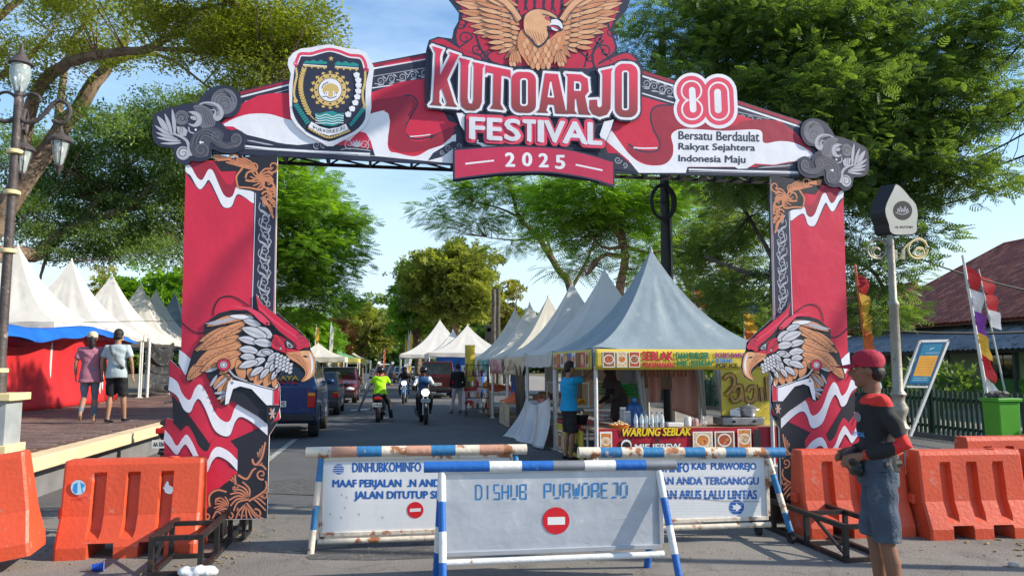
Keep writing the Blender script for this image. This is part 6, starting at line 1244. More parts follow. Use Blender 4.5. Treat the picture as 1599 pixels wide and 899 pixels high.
# ================================================================== barricades
BPW = mat('chipped_white_paint', (0.74, 0.74, 0.72), 0.5, 0, .06, 4, .3, 20, col2=(0.30, 0.16, 0.08), thr=.66, dscale=9)
BPB = mat('chipped_blue_paint', (0.015, 0.12, 0.42), 0.5, 0, .1, 4, .3, 20, col2=(0.42, 0.44, 0.46), thr=.70, dscale=9)
BPL = mat('faded_light_blue_paint', (0.03, 0.17, 0.36), 0.55, 0, .1, 4, .3, 20, col2=(0.45, 0.36, 0.28), thr=.60, dscale=9)
RUS = mat('rusty_cream_paint', (0.66, 0.58, 0.47), 0.7, 0, .12, 5, .4, 20, col2=(0.33, 0.13, 0.055), thr=.53, dscale=7)
RUO = mat('faded_orange_paint', (0.52, 0.27, 0.18), 0.7, 0, .12, 5, .4, 20, col2=(0.30, 0.12, 0.06), thr=.56, dscale=8)
PANW = mat('sign_white', (0.68, 0.69, 0.70), 0.45, 0, .05, 2, .15, 6, col2=(0.45, 0.40, 0.33), thr=.70, dscale=9); PANA = mat('scuffed_aluminium', (0.52, 0.55, 0.60), 0.38, 0.35, .14, 3, .35, 6, col2=(0.66, 0.68, 0.70), thr=.57, dscale=3)
SB = mat('sign_blue', (0.01, 0.10, 0.38), 0.5, 0, .1, 5); SR = mat('sign_red', (0.60, 0.01, 0.02), 0.5, 0, .08, 5); RUB = mat('rubber', (0.025, 0.025, 0.025), 0.8)
def banded(mb_by, a, b, r, seq, n=10):
    a, b = Vector(a), Vector(b); k = len(seq)
    for i, c in enumerate(seq):
        p, q = a + (b - a) * i / k, a + (b - a) * (i + 1) / k; mb_by.mi = c; mb_by.tube([p, q], r, n, caps=(i in (0, k - 1)))
def caster(t, p, r=.055):
    x, y = p[0], p[1]
    MB().tube([(x - .018, y, r), (x + .018, y, r)], r, 16).build('wheel', RUB, t, world=True, smooth=True); mb = MB()
    for s_ in (-1, 1): mb.bar((x + s_ * .028, y, r), (x + s_ * .028, y + .02, r * 2.1), .006, .035)
    mb.box((x, y + .02, r * 2.2), (.07, .05, .012)); mb.build('fork', STEELD, t, world=True)
def barricade(label, Yp, bar, panel, legs, seq, sleg, mats_, frame_m, pm, art, rb=.045, group=None, rail=True):
    """bar: two pixels; panel: corners in pixels; legs: [(top px, foot point, caster?)]"""
    A, B = at_y(*bar[0], Yp), at_y(*bar[1], Yp); t = thing('road_barricade', label, 'barricade', ((A.x + B.x) / 2, Yp, 0), group=group)
    mb = MB(); banded(mb, A, B, rb, seq, 14); mb.build('top_bar', mats_, t, world=True, smooth=True)
    C = [at_y(*p, Yp) for p in panel]; x0, x1, z1, z0 = C[0].x, C[1].x, C[0].z, C[2].z
    MB().box(((x0 + x1) / 2, Yp, (z0 + z1) / 2), (x1 - x0 - .02, .006, z1 - z0 - .02)).build('panel', pm, t, world=True)
    for nm, a, b in (('frame_rail', (x0, z1), (x1, z1)), ('frame_rail', (x0, z0), (x1, z0)), ('frame_stile', (x0, z0 + .018), (x0, z1 - .018)), ('frame_stile', (x1, z0 + .018), (x1, z1 - .018))):
        MB().bar((a[0], Yp, a[1]), (b[0], Yp, b[1]), .035, .035).build(nm, frame_m, t, world=True, bevel=.004)
    for (tp, ft, cst) in legs:
        T_ = at_y(*tp, Yp); F_ = Vector(ft); mb = MB(); banded(mb, F_, T_ + Vector((0, 0, -rb * .6)), .028, sleg, 12); mb.build('leg', mats_, t, world=True, smooth=True)
        if cst: caster(t, (F_.x, F_.y))
    if rail:
        zr = z0 - .06; mb = MB(); banded(mb, (x0 - .02, Yp, zr), (x1 + .02, Yp, zr), .026, [0], 12); mb.build('lower_rail', mats_, t, world=True, smooth=True)
    P = Print(lambda a, b, l: (lambda q: Vector((q.x, Yp - .004 - l, q.z)))(at_y(a, b, Yp)), .00005); art(P); P.build('panel_print', t); return t
def tqp(x0, x1, y0, y1, sl=0.0): return [(x0, y0), (x1, y0 + sl), (x1, y1 + sl), (x0, y1)]
def art_left(P):
    g = (529, 732); P.disc(g, 8.2, SB)
    for d in (-4.5, -1, 2.5, 6): P.line([(g[0] - 9, g[1] + d), (g[0] - 2, g[1] + d - 1), (g[0] + 9, g[1] + d)], PANW, 1.1)
    P.text('DINHUBKOMINFO', tqp(550, 658, 722, 737, -1), SB, .045); P.text('KAB. PURWOREJO', tqp(668, 772, 720, 735, -1), SB, .045)
    P.text('MAAF PERJALAN  .N ANDA TERGANGGU', tqp(519, 792, 748, 764, -1.5), SB, .05); P.text('JALAN DITUTUP SEMENTARA', tqp(553, 760, 766, 782, -1), SB, .05)
    P.disc((648.5, 795.5), 12.8, SR); P.fill([(640, 793.5), (657, 792.5), (657, 797.5), (640, 798.5)], PANW)
    for x, y in [(533, 770), (538, 790), (515, 800), (532, 805), (597, 805), (520, 733), (541, 774), (560, 800)]: P.line([(x, y), (x + 1.5, y + 4)], mat('scratch', (.15, .10, .08), .8), .8, smooth=0)
def art_right(P):
    P.text('DINHUBKOMINFO', tqp(975, 1076, 722, 737, 0), SB, .045); P.text('KAB  PURWOREJO', tqp(1080, 1181, 722, 736, 0), SB, .045)
    P.text('MAAF PERJALANAN ANDA TERGANGGU', tqp(930, 1185, 744, 760, 0), SB, .05); P.text('ALIHAN ARUS LALU LINTAS', tqp(1006, 1182, 764, 779, 0), SB, .05)
    P.disc((1150, 791), 11.6, SB); P.fill([(1143, 788.5), (1149, 788.5), (1149, 784.5), (1158, 791.5), (1149, 798), (1149, 794.5), (1143, 794.5), (1145.5, 791.5)], PANW)
    for k in range(16): P.line([(938, 742 + k * 4.6), (1194, 742 + k * 4.6)], mat('faint_line', (.60, .62, .64), .5), .35, smooth=0)
    P.line([(1040, 775), (1090, 778), (1140, 782), (1186, 782)], mat('scratch', (.15, .10, .08), .8), .7)
STW = {'D': [[(0, 0), (0, 1)], [(0, 0), (.7, 0), (1, .2), (1, .8), (.7, 1), (0, 1)]], 'O': [[(1, .12), (1, .88)], [(0, .12), (0, .88)], [(.12, 0), (.88, 0)], [(.12, 1), (.88, 1)]], 'I': [[(.5, 0), (.5, 1)]], 'S': [[(1, 0), (.1, 0), (.1, .45)], [(.1, .55), (1, .55), (1, 1), (0, 1)]], 'H': [[(0, 0), (0, 1)], [(1, 0), (1, 1)], [(.1, .5), (.9, .5)]], 'U': [[(0, 0), (0, .85)], [(1, 0), (1, .85)], [(.1, 1), (.9, 1)]], 'B': [[(0, 0), (0, 1)], [(.15, 0), (1, 0), (1, .42)], [(.15, .5), (.85, .5)], [(1, .58), (1, 1), (.15, 1)]],
       'P': [[(0, 0), (0, 1)], [(.15, 0), (1, 0), (1, .5), (.15, .5)]], 'R': [[(0, 0), (0, 1)], [(.15, 0), (1, 0), (1, .45)], [(.15, .52), (1, .52)], [(1, .62), (1, 1)]], 'W': [[(0, 0), (.15, .85)], [(1, 0), (.85, .85)], [(.5, .3), (.5, .9)], [(.15, 1), (.4, 1)], [(.6, 1), (.85, 1)]], 'E': [[(0, 0), (0, 1)], [(.12, 0), (1, 0)], [(.12, .5), (.85, .5)], [(.12, 1), (1, 1)]], 'J': [[(.3, 0), (1, 0), (1, .85)], [(.85, 1), (.1, 1)]]}
def art_front(P):
    def word(s_, x0, x1, y0, y1, sl):
        n = len(s_); w_ = (x1 - x0) / n
        for i, ch in enumerate(s_):
            for st_ in STW[ch]: P.line([(x0 + w_ * (i + .14 + .66 * a), y0 + (y1 - y0) * b + sl * i) for a, b in st_], mat('stencil_blue', (.02, .17, .42), .55, 0, .15, 9), 2.6 if len(st_) < 3 else 2.4, smooth=0)
    word('DISHUB', 741, 824, 757, 779, -.15); word('PURWOREJO', 848, 982, 755, 777, -.2)
    P.disc((868, 812), 21, SR, 36); P.fill([(855, 806.5), (882, 806), (882, 818), (855, 818.5)], WHT)
    for x, y, a in [(770, 790, 1), (930, 770, .5), (960, 800, 2), (810, 820, 1.4), (900, 840, .4), (760, 845, 2.2), (990, 760, 1)]: P.line([(x, y), (x + 14 * math.cos(a), y + 10 * math.sin(a)), (x + 24, y + 6)], mat('scuff_light', (.60, .63, .66), .5), .7, taper=(.2, 1.0))
YL, YRr, YF = 7.02, 6.78, 5.78
g1, g2 = ground(485, 865), ground(800, 838)
barricade('rusty cream and orange barred road barricade, panel reading DINHUBKOMINFO and JALAN DITUTUP', YL, ((478, 706), (822, 701)), ((503, 716), (800, 712), (800, 824), (503, 826)),
    [((502, 710), g1, False), ((502, 712), (g1.x + .06, 7.3, .0), True), ((805, 706), (g2.x, 6.85, 0), False), ((805, 706), (g2.x - .06, 7.3, 0), True)], [0, 3, 2, 0, 3, 2, 0, 3, 0], [0, 1, 0, 1], [RUS, BPL, BPL, RUO], RUS, PANW, art_left, rb=.048)
o_ = [o for o in bpy.data.objects if o.name.startswith('road_barricade')][-1]
g1, g2 = ground(1222, 842), ground(925, 850)
barricade('blue and white barred road barricade on casters, panel reading KAB PURWOREJO with a right arrow', YRr, ((903, 706), (1224, 706)), ((935, 716), (1196, 714), (1196, 808), (935, 812)),
    [((1198, 706), (g1.x, 6.62, .10), True), ((1198, 708), (3.50, 6.98, .10), True), ((925, 708), (g2.x, 6.6, 0), False), ((925, 708), (g2.x, 7.0, 0), True)], [2, 1, 0, 1, 2, 1, 0, 1, 2, 1], [1, 0, 1, 0], [RUS, BPL, RUS], RUS, PANW, art_right, rb=.048)
gl, gr = ground(688, 912), ground(1053, 903)
barricade('foremost blue and white barricade with bare metal panel stencilled DISHUB PURWOREJO', YF, ((662, 729), (1054, 725)), ((692, 736), (1030, 732), (1030, 852), (692, 866)),
    [((690, 732), (gl.x, YF - .22, 0), False), ((690, 732), (gl.x - .02, YF + .24, 0), False), ((1028, 729), (gr.x, YF - .22, 0), False), ((1028, 729), (gr.x - .10, YF + .24, 0), False)], [1, 1, 0, 1, 2, 0, 1, 2], [1, 0, 1, 0], [BPW, BPB, mat('bare_grey_metal', (.22, .23, .25), .5, .3, .2, 6)], mat('aluminium_frame', (.50, .52, .55), .4, .5, .1, 5), PANA, art_front, rb=.04)
# ================================================================== plastic water barriers
ORG = mat('coral_plastic', (0.60, 0.078, 0.030), 0.45, 0, .14, 2.2, .2, 30, col2=(0.56, 0.17, 0.12), thr=.60, dscale=5)
def barrier(label, loc, rz=0, rot=None, L_=1.06, H=.80, group='coral plastic road barriers', m=None):
    t = thing('water_barrier', label, 'road barrier', loc, rz, group, rot)
    def prof(z): # half depth at height z
        if z < .10: return .235
        if z < .34: return .235 - (z - .10) / .24 * .095
        return .14 - (z - .34) / (H - .34) * .045
    zs = [0, .05, .10, .16, .22, .28, .34, .45, .58, .66, .70, .76, H]
    slots = [-.27, 0.0, .27]; notch = [-.20, .20]; us = set([-L_ / 2, -L_ / 2 + .02, L_ / 2 - .02, L_ / 2])
    for s_ in slots: us |= {s_ - .058, s_ - .045, s_ + .045, s_ + .058}
    for s_ in notch: us |= {s_ - .105, s_ - .10, s_ + .10, s_ + .105}
    rings = []
    for u in sorted(us):
        nb = any(abs(u - s_) <= .1001 for s_ in notch); zb = .13 if nb else 0.0; end = abs(abs(u) - L_ / 2) < 1e-6
        fr = []
        for i, z in enumerate(zs):
            zz = max(z, zb + i * 1e-4); d_ = prof(zz) - (.015 if end else 0)
            ins = any(abs(u - s_) <= .0451 for s_ in slots)
            if ins and .17 < z < .70: d_ -= .06 * min(1, (z - .12) / .10)
            fr.append((u, d_, zz))
        if True: fr[-1] = (u, fr[-1][1] - .012, H - (.012 if end else 0))
        rings.append([(x, -d_, z) for x, d_, z in fr] + [(x, d_, z) for x, d_, z in fr[::-1]])
    MB().loft(rings).build('shell', m or ORG, t, bevel=.006)
    MB().box((-L_ / 2 - .02, 0, .35), (.05, .10, .09)).build('lug', ORG, t, bevel=.01); MB().tube([(.3, 0, H - .01), (.3, 0, H + .012)], .04, 12).build('filler_cap', ORG, t)
    return t
b1 = barrier('coral plastic road barrier with round pale blue sticker beside the left pillar', (-2.17, 7.22, 0), R(1), L_=1.12)
P = Print(lambda a, b, l: (lambda q: Vector((q.x, 7.235 - .135 - l - (0.80 - q.z) * .05, q.z)))(at_y(a, b, 7.1)), .0001)
LBS = mat('sticker_pale_blue', (.35, .62, .75), .5); P.disc((123, 760), 11.5, LBS); P.fill([(116, 755), (122, 752), (122, 768), (118, 770), (114, 764)], SKYB); P.line([(127, 752), (130, 768)], SKYB, 2, smooth=0); P.disc((130, 757), 3, SKYB, 10); P.text('PUPR', [(118, 774), (136, 774), (136, 778), (118, 778)], SR, .02)
P.fill([(257, 757), (262, 750), (264, 757), (270, 760), (268, 770), (258, 768)], PGR, smooth=2); P.line([(255, 760), (262, 768), (270, 764)], LBS, 1.2)
P.build('sticker', b1)
b0 = barrier('tilted scribbled coral road barrier at the far left edge', (-3.30, 6.78, .05), 0, rot=(0, R(-9), R(8)))
P = Print(lambda a, b, l: Vector((a, -.102 - l - (0.80 - b) * .085, b)), .0001); SCW = mat('chalk_scribble', (.75, .62, .58), .8)
rr_ = random.Random(5)
for x, z in [(.18, .62), (.16, .52), (.2, .44), (-.13, .6), (-.14, .5), (-.12, .42), (.42, .6), (.4, .5)]:
    P.line([(x - .06 + .015 * i, z + rr_.uniform(-.018, .018)) for i in range(8)], SCW, .006)
P.fn = (lambda f: lambda a, b, l: (wloc(b0) + f(a, b, l)))(P.fn); P.build('scribbles', b0)
barrier('coral road barrier just behind the standing man in black', (4.42, 6.92, 0), R(-3))
barrier('coral road barrier with three clear slots right of the standing man', (5.50, 6.70, 0), R(-3))
barrier('coral road barrier set back behind the others at the right edge', (7.0, 7.9, 0), R(-2))
barrier('coral road barrier cut by the right edge of the view', (6.66, 6.62, 0), R(-3))
barrier('far coral barrier hidden behind the left pillar foot', (-1.1, 8.1, 0), R(4), H=.5) if False else None
# ================================================================== lamp posts
IRON = mat('weathered_brown_iron', (0.075, 0.062, 0.058), 0.6, .2, .3, 8, .5, 20, col2=(.25, .20, .17), thr=.6, dscale=6); LGL = clear('lantern_glass', (.75, .88, .85), .38, .15); CRM2 = mat('cream_cap', (.70, .58, .30), .6, 0, .1, 4); GREYP = mat('lamp_post_grey', (.30, .28, .23), .5, .3, .2, 6, .3, 20, col2=(.18, .16, .13), thr=.58, dscale=5)
lp = ground(-9, 706, PZ); LY_ = lp.y
lmp = thing('ornate_street_lamp', 'ornate brown street lamp with scrolled arms and glass lanterns at the left edge', 'street lamp', tuple(lp))
x0 = lp.x; top = at_y(31, 143, LY_)
MB().lathe([(.085, .0), (.085, 1.0), (.062, 1.1), (.056, 2.0), (.050, top.z - lp.z - .05), (.05, top.z - lp.z)], n=14).build('post', IRON, lmp, smooth=True)
for z in (1.0, 2.5, 3.25, 3.78): MB().lathe([(.08, z - .03), (.095, z - .02), (.095, z + .02), (.08, z + .03)], n=14).build('collar', CRM2, lmp, smooth=True)
def lantern(t, c, s_, hang):
    q = Vector(c) - wloc(t)
    MB().lathe([(.02, -.28 * s_), (.055 * s_, -.27 * s_), (.11 * s_, -.12 * s_), (.125 * s_, 0), (.11 * s_, .10 * s_)] if not hang else [(.03 * s_, -.33 * s_), (.06 * s_, -.26 * s_), (.10 * s_, -.05 * s_), (.11 * s_, .0), (.11 * s_, .02)], n=12, c=tuple(q)).build('lantern_glass', LGL, t, smooth=True)
    rf = MB().lathe([(.15 * s_, .02 * s_), (.155 * s_, .05 * s_), (.12 * s_, .09 * s_), (.05 * s_, .13 * s_), (.02 * s_, .2 * s_), (.004, .26 * s_)] if hang else [(.13 * s_, .09 * s_), (.15 * s_, .10 * s_), (.11 * s_, .15 * s_), (.05 * s_, .23 * s_), (.02 * s_, .32 * s_), (.003, .42 * s_)], n=12, c=tuple(q)).build('lantern_cap', IRON, t, smooth=True)
    mb = MB(); 
    for k in range(6): a = k * math.pi / 3; mb.tube([(q.x + .112 * s_ * math.cos(a), q.y + .112 * s_ * math.sin(a), q.z + .06 * s_), (q.x + .105 * s_ * math.cos(a), q.y + .105 * s_ * math.sin(a), q.z - .08 * s_), (q.x + .045 * s_ * math.cos(a), q.y + .045 * s_ * math.sin(a), q.z - .3 * s_)], .008 * s_, 5)
    mb.lathe([(.004, -.44 * s_), (.03 * s_, -.38 * s_), (.06 * s_, -.32 * s_), (.02, -.27 * s_)], n=10, c=tuple(q)); mb.build('lantern_cage', IRON, t)
    MB().ball((q.x, q.y, q.z - .08 * s_), (.04 * s_, .04 * s_, .06 * s_), 10, 8).build('bulb', WHT, t, smooth=True)
CL = lambda pts: [tuple(at_y(x / 3.746, 60 + y / 3.746, LY_)) for x, y in pts]
arm1 = CL([(95, 395), (105, 450), (150, 490), (210, 485), (270, 430), (320, 375), (370, 368), (408, 410), (400, 465), (360, 500), (310, 480)]); arm2 = CL([(100, 400), (130, 345), (180, 322), (225, 338), (238, 368), (215, 372)])
def mirror_y(pts, ang):
    c = Vector((x0, LY_, 0)); m_ = Matrix.Rotation(ang, 3, 'Z'); return [tuple(m_ @ (Vector(p) - c) + c) for p in pts]
for ang in (0, math.pi * .58, math.pi):
    mb = MB(); mb.tube([tuple(p) for p in catmull(mirror_y(arm1, ang), False, 3)], .028, 8); mb.tube([tuple(p) for p in catmull(mirror_y(arm2, ang), False, 3)], [.02] * 16, 8); mb.build('scroll_arm', IRON, lmp, smooth=True, world=True)
    e = Vector(mirror_y([arm1[9]], ang)[0]); lantern(lmp, (e.x, e.y, e.z - .26), .95, True)
lantern(lmp, (x0, LY_, top.z + .26), 1.0, False)
ped = thing('lamp_pedestal', 'grey square pedestal with pale yellow caps under the ornate lamp', 'pedestal', (lp.x - .02, lp.y, PZ)); MB().box((0, 0, .36), (.42, .42, .56)).build('shaft', mat('pedestal_tile', (.30, .33, .34), .35, 0, .2, 4), ped)
MB().box((0, 0, .05), (.52, .52, .1)).build('base_slab', CRM2, ped, bevel=.008); MB().box((0, 0, .68), (.56, .56, .09)).build('cap_slab', CRM2, ped, bevel=.008)
rl = ground(1409, 742, .12); rl.z = .12
rp_ = thing('signed_lamp_post', 'grey fluted lamp post carrying a dome shaped sign box reading AL BAATHIN', 'lamp post', tuple(rl)); hz = at_y(1404, 368, rl.y).z - rl.z
MB().lathe([(.17, 0), (.17, .05), (.13, .08), (.12, .3), (.095, .55), (.10, .60), (.13, .64), (.09, .70), (.08, .78), (.115, .86), (.12, .92), (.08, 1.0), (.085, 1.06), (.11, 1.1), (.07, 1.16), (.062, 2.3), (.075, 2.32), (.075, 2.36), (.052, 2.40), (.048, hz)], n=20).build('post', GREYP, rp_, smooth=True)
for k in range(8): a = k * math.pi / 4; MB().bar((.125 * math.cos(a), .125 * math.sin(a), .08), (.10 * math.cos(a), .10 * math.sin(a), .54), .03, .02).build('flute', GREYP, rp_)
CR = lambda pts: crop(1300, 280, 3.21, pts)
sg = [(300, 28), (325, 42), (345, 62), (372, 95), (402, 130), (412, 185), (406, 225), (407, 262), (390, 280), (350, 284), (300, 284), (272, 270), (264, 230), (250, 190), (246, 150), (262, 105), (285, 60)]
mb = MB(); fS = lambda dy, dx: (lambda p: (lambda q: Vector((q.x + dx, rl.y + dy, q.z)))(at_y(*CR([p])[0], rl.y)))
SGP = [(q.x, q.y) for q in catmull(sg, True, 2)]
mb.prism(SGP, fS(-.07, 0), fS(.09, -.12)); o = mb.build('sign_box', BLKT if False else mat('sign_side_black', (.02, .02, .022), .4), rp_, world=True)
P = Print(lambda a, b, l: (lambda q: Vector((q.x, rl.y - .073 - l, q.z)))(at_y(a, b, rl.y)), .0001)
ctr_ = (335, 170); P.fill(CR([(ctr_[0] + (x - ctr_[0]) * .97, ctr_[1] + (y - ctr_[1]) * .97) for x, y in SGP]), mat('sign_face', (.50, .50, .44), .45, 0, .08, 3)); c = CR([(334, 162)])[0]; P.disc(c, 15, BLK)
for k in range(5): P.line([(c[0] - 8 + k * 3.6, c[1] + 2), (c[0] - 7 + k * 3.6, c[1] - 3 - (k % 2) * 3), (c[0] - 5 + k * 3.6, c[1] + 3)], PGR, 1.1)
P.line([(c[0] - 11, c[1] + 3), (c[0], c[1] + 6), (c[0] + 10, c[1] + 2)], PGR, 1.1); P.text('AL BAATHIN', CR([(296, 238), (384, 238), (384, 250), (296, 250)]), BLK, .04); P.build('sign_print', rp_)
for s_, cx in ((1, 222), (-1, 428)):
    mb = MB(); c = CR([(cx, 360)])[0]
    def sc2(pts, r_): mb.tube([tuple(p) for p in catmull([tuple(at_y(x, y, rl.y)) for x, y in pts], False, 4)], r_, 6)
    sc2([(c[0] + 15 * math.cos(a), c[1] - 3 + 15 * math.sin(a)) for a in [k * .5 for k in range(13)]], .014)
    sc2([(c[0] + s_ * (15 - k) * math.cos(k * .55), c[1] + (14 - k) * math.sin(k * .55)) for k in range(12)], .012); sc2([(c[0] + 6 * math.cos(k * .7), c[1] + 2 + 6 * math.sin(k * .7)) for k in range(9)], .012)
    sc2([(c[0] - s_ * 12, c[1] - 14), (c[0] - s_ * 2, c[1] - 20), (c[0] + s_ * 10, c[1] - 15), (c[0] + s_ * 22, c[1] - 4), (c[0] + s_ * 27, c[1] + 12)], .014); mb.build('scroll_bracket', CRM2 if s_ < 0 else GREYP, rp_, smooth=True, world=True)
    mb = MB(); mb.bar(tuple(at_y(1404 - s_ * 6, 390, rl.y)), tuple(at_y(1404 - s_ * 6, 405, rl.y)), .03, .05); mb.build('bracket_plate', GREYP, rp_, world=True)
# ================================================================== info board, bin, fence
ib = ground(1440, 700, .12); IBY = ib.y
inf = thing('info_board', 'leaning blue and orange information board in a white frame behind the fence side lamp', 'notice board', tuple(ib)); WF = mat('white_frame_paint', (.68, .68, .66), .5, 0, .08, 4)
C7b = lambda x, y: at_y(1380 + x / 3.744, 480 + y / 3.744, IBY)
for a, b in (((155, 750), (375, 195)), ((45, 640), (212, 195)), ((212, 197), (375, 193))): MB().bar(tuple(C7b(*a)), tuple(C7b(*b)), .045, .045).build('frame_bar', WF, inf, world=True)
MB().bar(tuple(C7b(132, 460)), tuple(C7b(255, 462)), .03, .04).build('lower_bar', WF, inf, world=True)
P = Print(lambda a, b, l: C7b(a, b) + Vector((0, -.03 - l, 0)), .0001); P.fill([(212, 205), (352, 203), (258, 450), (133, 447)], mat('info_dark_blue', (.01, .09, .22), .4)); P.fill([(226, 215), (340, 213), (255, 437), (150, 436)], mat('info_blue', (.02, .20, .34), .4)); P.fill([(205, 282), (312, 280), (268, 402), (166, 398)], mat('info_orange', (.70, .33, .03), .5))
for k in range(6): P.line([(206 - k * 6, 300 + k * 16), (296 - k * 6, 298 + k * 16)], TAND, 1.6, smooth=0)
for k in range(2): P.line([(170 - k * 6, 412 + k * 12), (250 - k * 6, 412 + k * 12)], PWH, 1.6, smooth=0)
P.line([(262, 246), (275, 238), (288, 236)], PWH, 3); P.line([(235, 266), (320, 264)], PWH, 1.6, smooth=0); P.build('board_print', inf)
bn = ground(1568, 712, .12); q = thing('wheelie_bin', 'bright green two wheeled rubbish bin stuffed full in front of the fence', 'bin', tuple(bn)); GB = mat('bin_green', (.07, .30, .02), .45, 0, .1, 4)
MB().box((0, 0, .47), (.36, .34, .86), taper=(1.12, 1.08)).build('body', GB, q, bevel=.02); MB().box((0, 0, .93), (.46, .42, .06)).build('rim', GB, q, bevel=.012)
for s_ in (-1, 1): MB().tube([(s_ * .2, .14, .09), (s_ * .15, .14, .09)], .09, 14).build('wheel', RUB, q)
mb = MB(); 
for i in range(16): mb.box((rr_.uniform(-.14, .14), rr_.uniform(-.12, .12), .97 + rr_.random() * .05), (rr_.uniform(.04, .12), .08, rr_.uniform(.03, .1)), (rr_.uniform(-1, 1), rr_.uniform(-1, 1), 0))
mb.build('rubbish', mat('mixed_rubbish', (.12, .11, .10), .8, 0, .5, 12, .6, 20), q, smooth=True)
FG = mat('fence_green', (.012, .05, .035), .6, 0, .2, 4); fx = 11.2
fen = thing('picket_fence', 'dark green picket fence along the right pavement in front of the school', 'fence', (fx, 9, .12))
mb = MB().box((0, 0, .5), (.03, .07, 1.0)).build('picket', FG, fen); pk = mb.data; mb.location = (0, 0, 0)
for k in range(1, 165): o = bpy.data.objects.new('picket', pk); COL.objects.link(o); o.parent = fen; o.location = (0, k * .135, rr_.uniform(-.02, .02))
for z in (.25, .82): MB().box((.03, 11, z), (.03, 22.4, .06)).build('fence_rail', FG, fen)
for k in range(9): MB().box((.07, k * 2.75, .55), (.09, .09, 1.15)).build('fence_post', FG, fen)
MB().box((.05, 11, .04), (.16, 22.5, .12)).build('fence_base', DARKW, fen)
# ================================================================== school
TILE = [mat('roof_tile_a', (.34, .10, .06), .8, 0, .25, 1.2, .3, 10), mat('roof_tile_b', (.26, .075, .05), .8, 0, .25, 1.2), mat('roof_tile_c', (.42, .14, .085), .8, 0, .25, 1.2)]
CORR = mat('weathered_corrugated', (.19, .21, .23), .7, .1, .3, 1.5, .2, 12, col2=(.10, .09, .08), thr=.55, dscale=2.5); GW = mat('green_wall_paint', (.12, .36, .10), .8, 0, .1, 2); GW2 = mat('pale_wall_paint', (.45, .52, .36), .8, 0, .1, 2); DGL = glass('dark_window_glass'); WDR = mat('brown_door_wood', (.17, .07, .035), .6, 0, .25, 3)
sch = thing('school_building', 'long low green walled school with red tiled roof and corrugated veranda', 'building', (22.3, 20, 0))
Y0_, Y1_ = 6.0, 33.5
MB().box((24.5, (Y0_ + Y1_) / 2, 1.75), (4.4, Y1_ - Y0_ - .6, 3.3)).build('wall', GW2, sch, world=True); MB().box((22.27, (Y0_ + Y1_) / 2, .62), (.05, Y1_ - Y0_ - .7, 1.0)).build('wall_dado', GW, sch, world=True)
for k in range(6):
    y = 9 + k * 4.0
    w_ = MB().box((22.26, y, 1.75), (.08, 1.7, 1.3)).build('window', WF if False else mat('window_frame_green', (.10, .25, .10), .6), sch, world=True)
    for j in (-1, 0, 1): MB().box((22.20, y + j * .54, 1.75), (.03, .48, 1.15)).build('pane', DGL, w_, world=True)
    if k % 2: d_ = MB().box((22.24, y + 1.9, 1.15), (.08, 1.0, 2.1)).build('door', WDR, sch, world=True); MB().ball((22.18, y + 1.55, 1.1), .04, 8, 6).build('handle', ALU, d_, world=True)
for k in range(9): MB().tube([(20.15, 7 + k * 3.0, .1), (20.15, 7 + k * 3.0, 2.2)], .06, 8).build('veranda_post', mat('dark_post', (.06, .07, .06), .6), sch, world=True)
mb = MB(); nC = 230; mb.grid(lambda u, v: (19.75 + 2.6 * v, Y0_ + (Y1_ - Y0_) * u, 2.18 + 1.05 * v + .022 * math.sin(u * nC * math.pi)), nC * 4, 1); o = mb.build('veranda_roof', CORR, sch, world=True, fixn=False); o.modifiers.new('s', 'SOLIDIFY').thickness = .01
MB().box((19.95, (Y0_ + Y1_) / 2, 2.12), (.08, Y1_ - Y0_, .14)).build('eave_beam', BLKC, sch, world=True)
# tiled roof: slope between eave (x 21.6, z 3.25) and ridge (x 27, z 6.95), hipped at the far end
E, Rg = Vector((21.6, 0, 3.28)), Vector((27.0, 0, 6.98)); sl = (Rg - E); SLn = sl.length; sd = sl.normalized(); sn = Vector((-sd.z, 0, sd.x)); yr = 29.6
mb = MB(); mb.add([(21.6, Y0_ - 4, 3.2), (21.6, Y1_ + .3, 3.2), (27, yr, 6.9), (27, Y0_ - 4, 6.9)], [(0, 1, 2, 3)]); mb.add([(21.6, Y1_ + .3, 3.2), (32.4, Y1_ + .3, 3.2), (27, yr, 6.9)], [(0, 1, 2)]); mb.add([(32.4, Y0_ - 4, 3.2), (32.4, Y1_ + .3, 3.2), (27, yr, 6.9), (27, Y0_ - 4, 6.9)], [(0, 1, 2, 3)]); rf_ = mb.build('roof', TILE[1], sch, world=True)
tw, th_ = .24, .27; tl = []
for i in range(int(SLn / th_)):
    ymax = Y1_ + .2 - (Y1_ + .3 - yr) * (i * th_ / SLn)
    for j in range(int((ymax - 14.0) / tw)): tl.append((i, ymax - (j + .5) * tw))
tm = []
for m in TILE:
    b_ = MB(); nn = 4; ax_ = [( (a / nn - .5) * tw, .03 * math.sin(math.pi * a / nn)) for a in range(nn + 1)]
    b_.add([(0, y, z) for y, z in ax_] + [(sd.x * th_ * 1.12, y, sd.z * th_ * 1.12 + z - .012) for y, z in ax_] + [(0, y, z - .03) for y, z in ax_], [(k, k + 1, k + nn + 2, k + nn + 1) for k in range(nn)] + [(k, k + 1, k + 2 * nn + 3, k + 2 * nn + 2) for k in range(nn)])
    o = b_.build('roof_tile', m, fixn=False); tm.append(o.data); bpy.data.objects.remove(o)
tl.sort(key=lambda c: (c[1] - 26) ** 2 * .3 + c[0] ** 2); 
oo = wloc(rf_); rest = [MB() for _ in TILE]
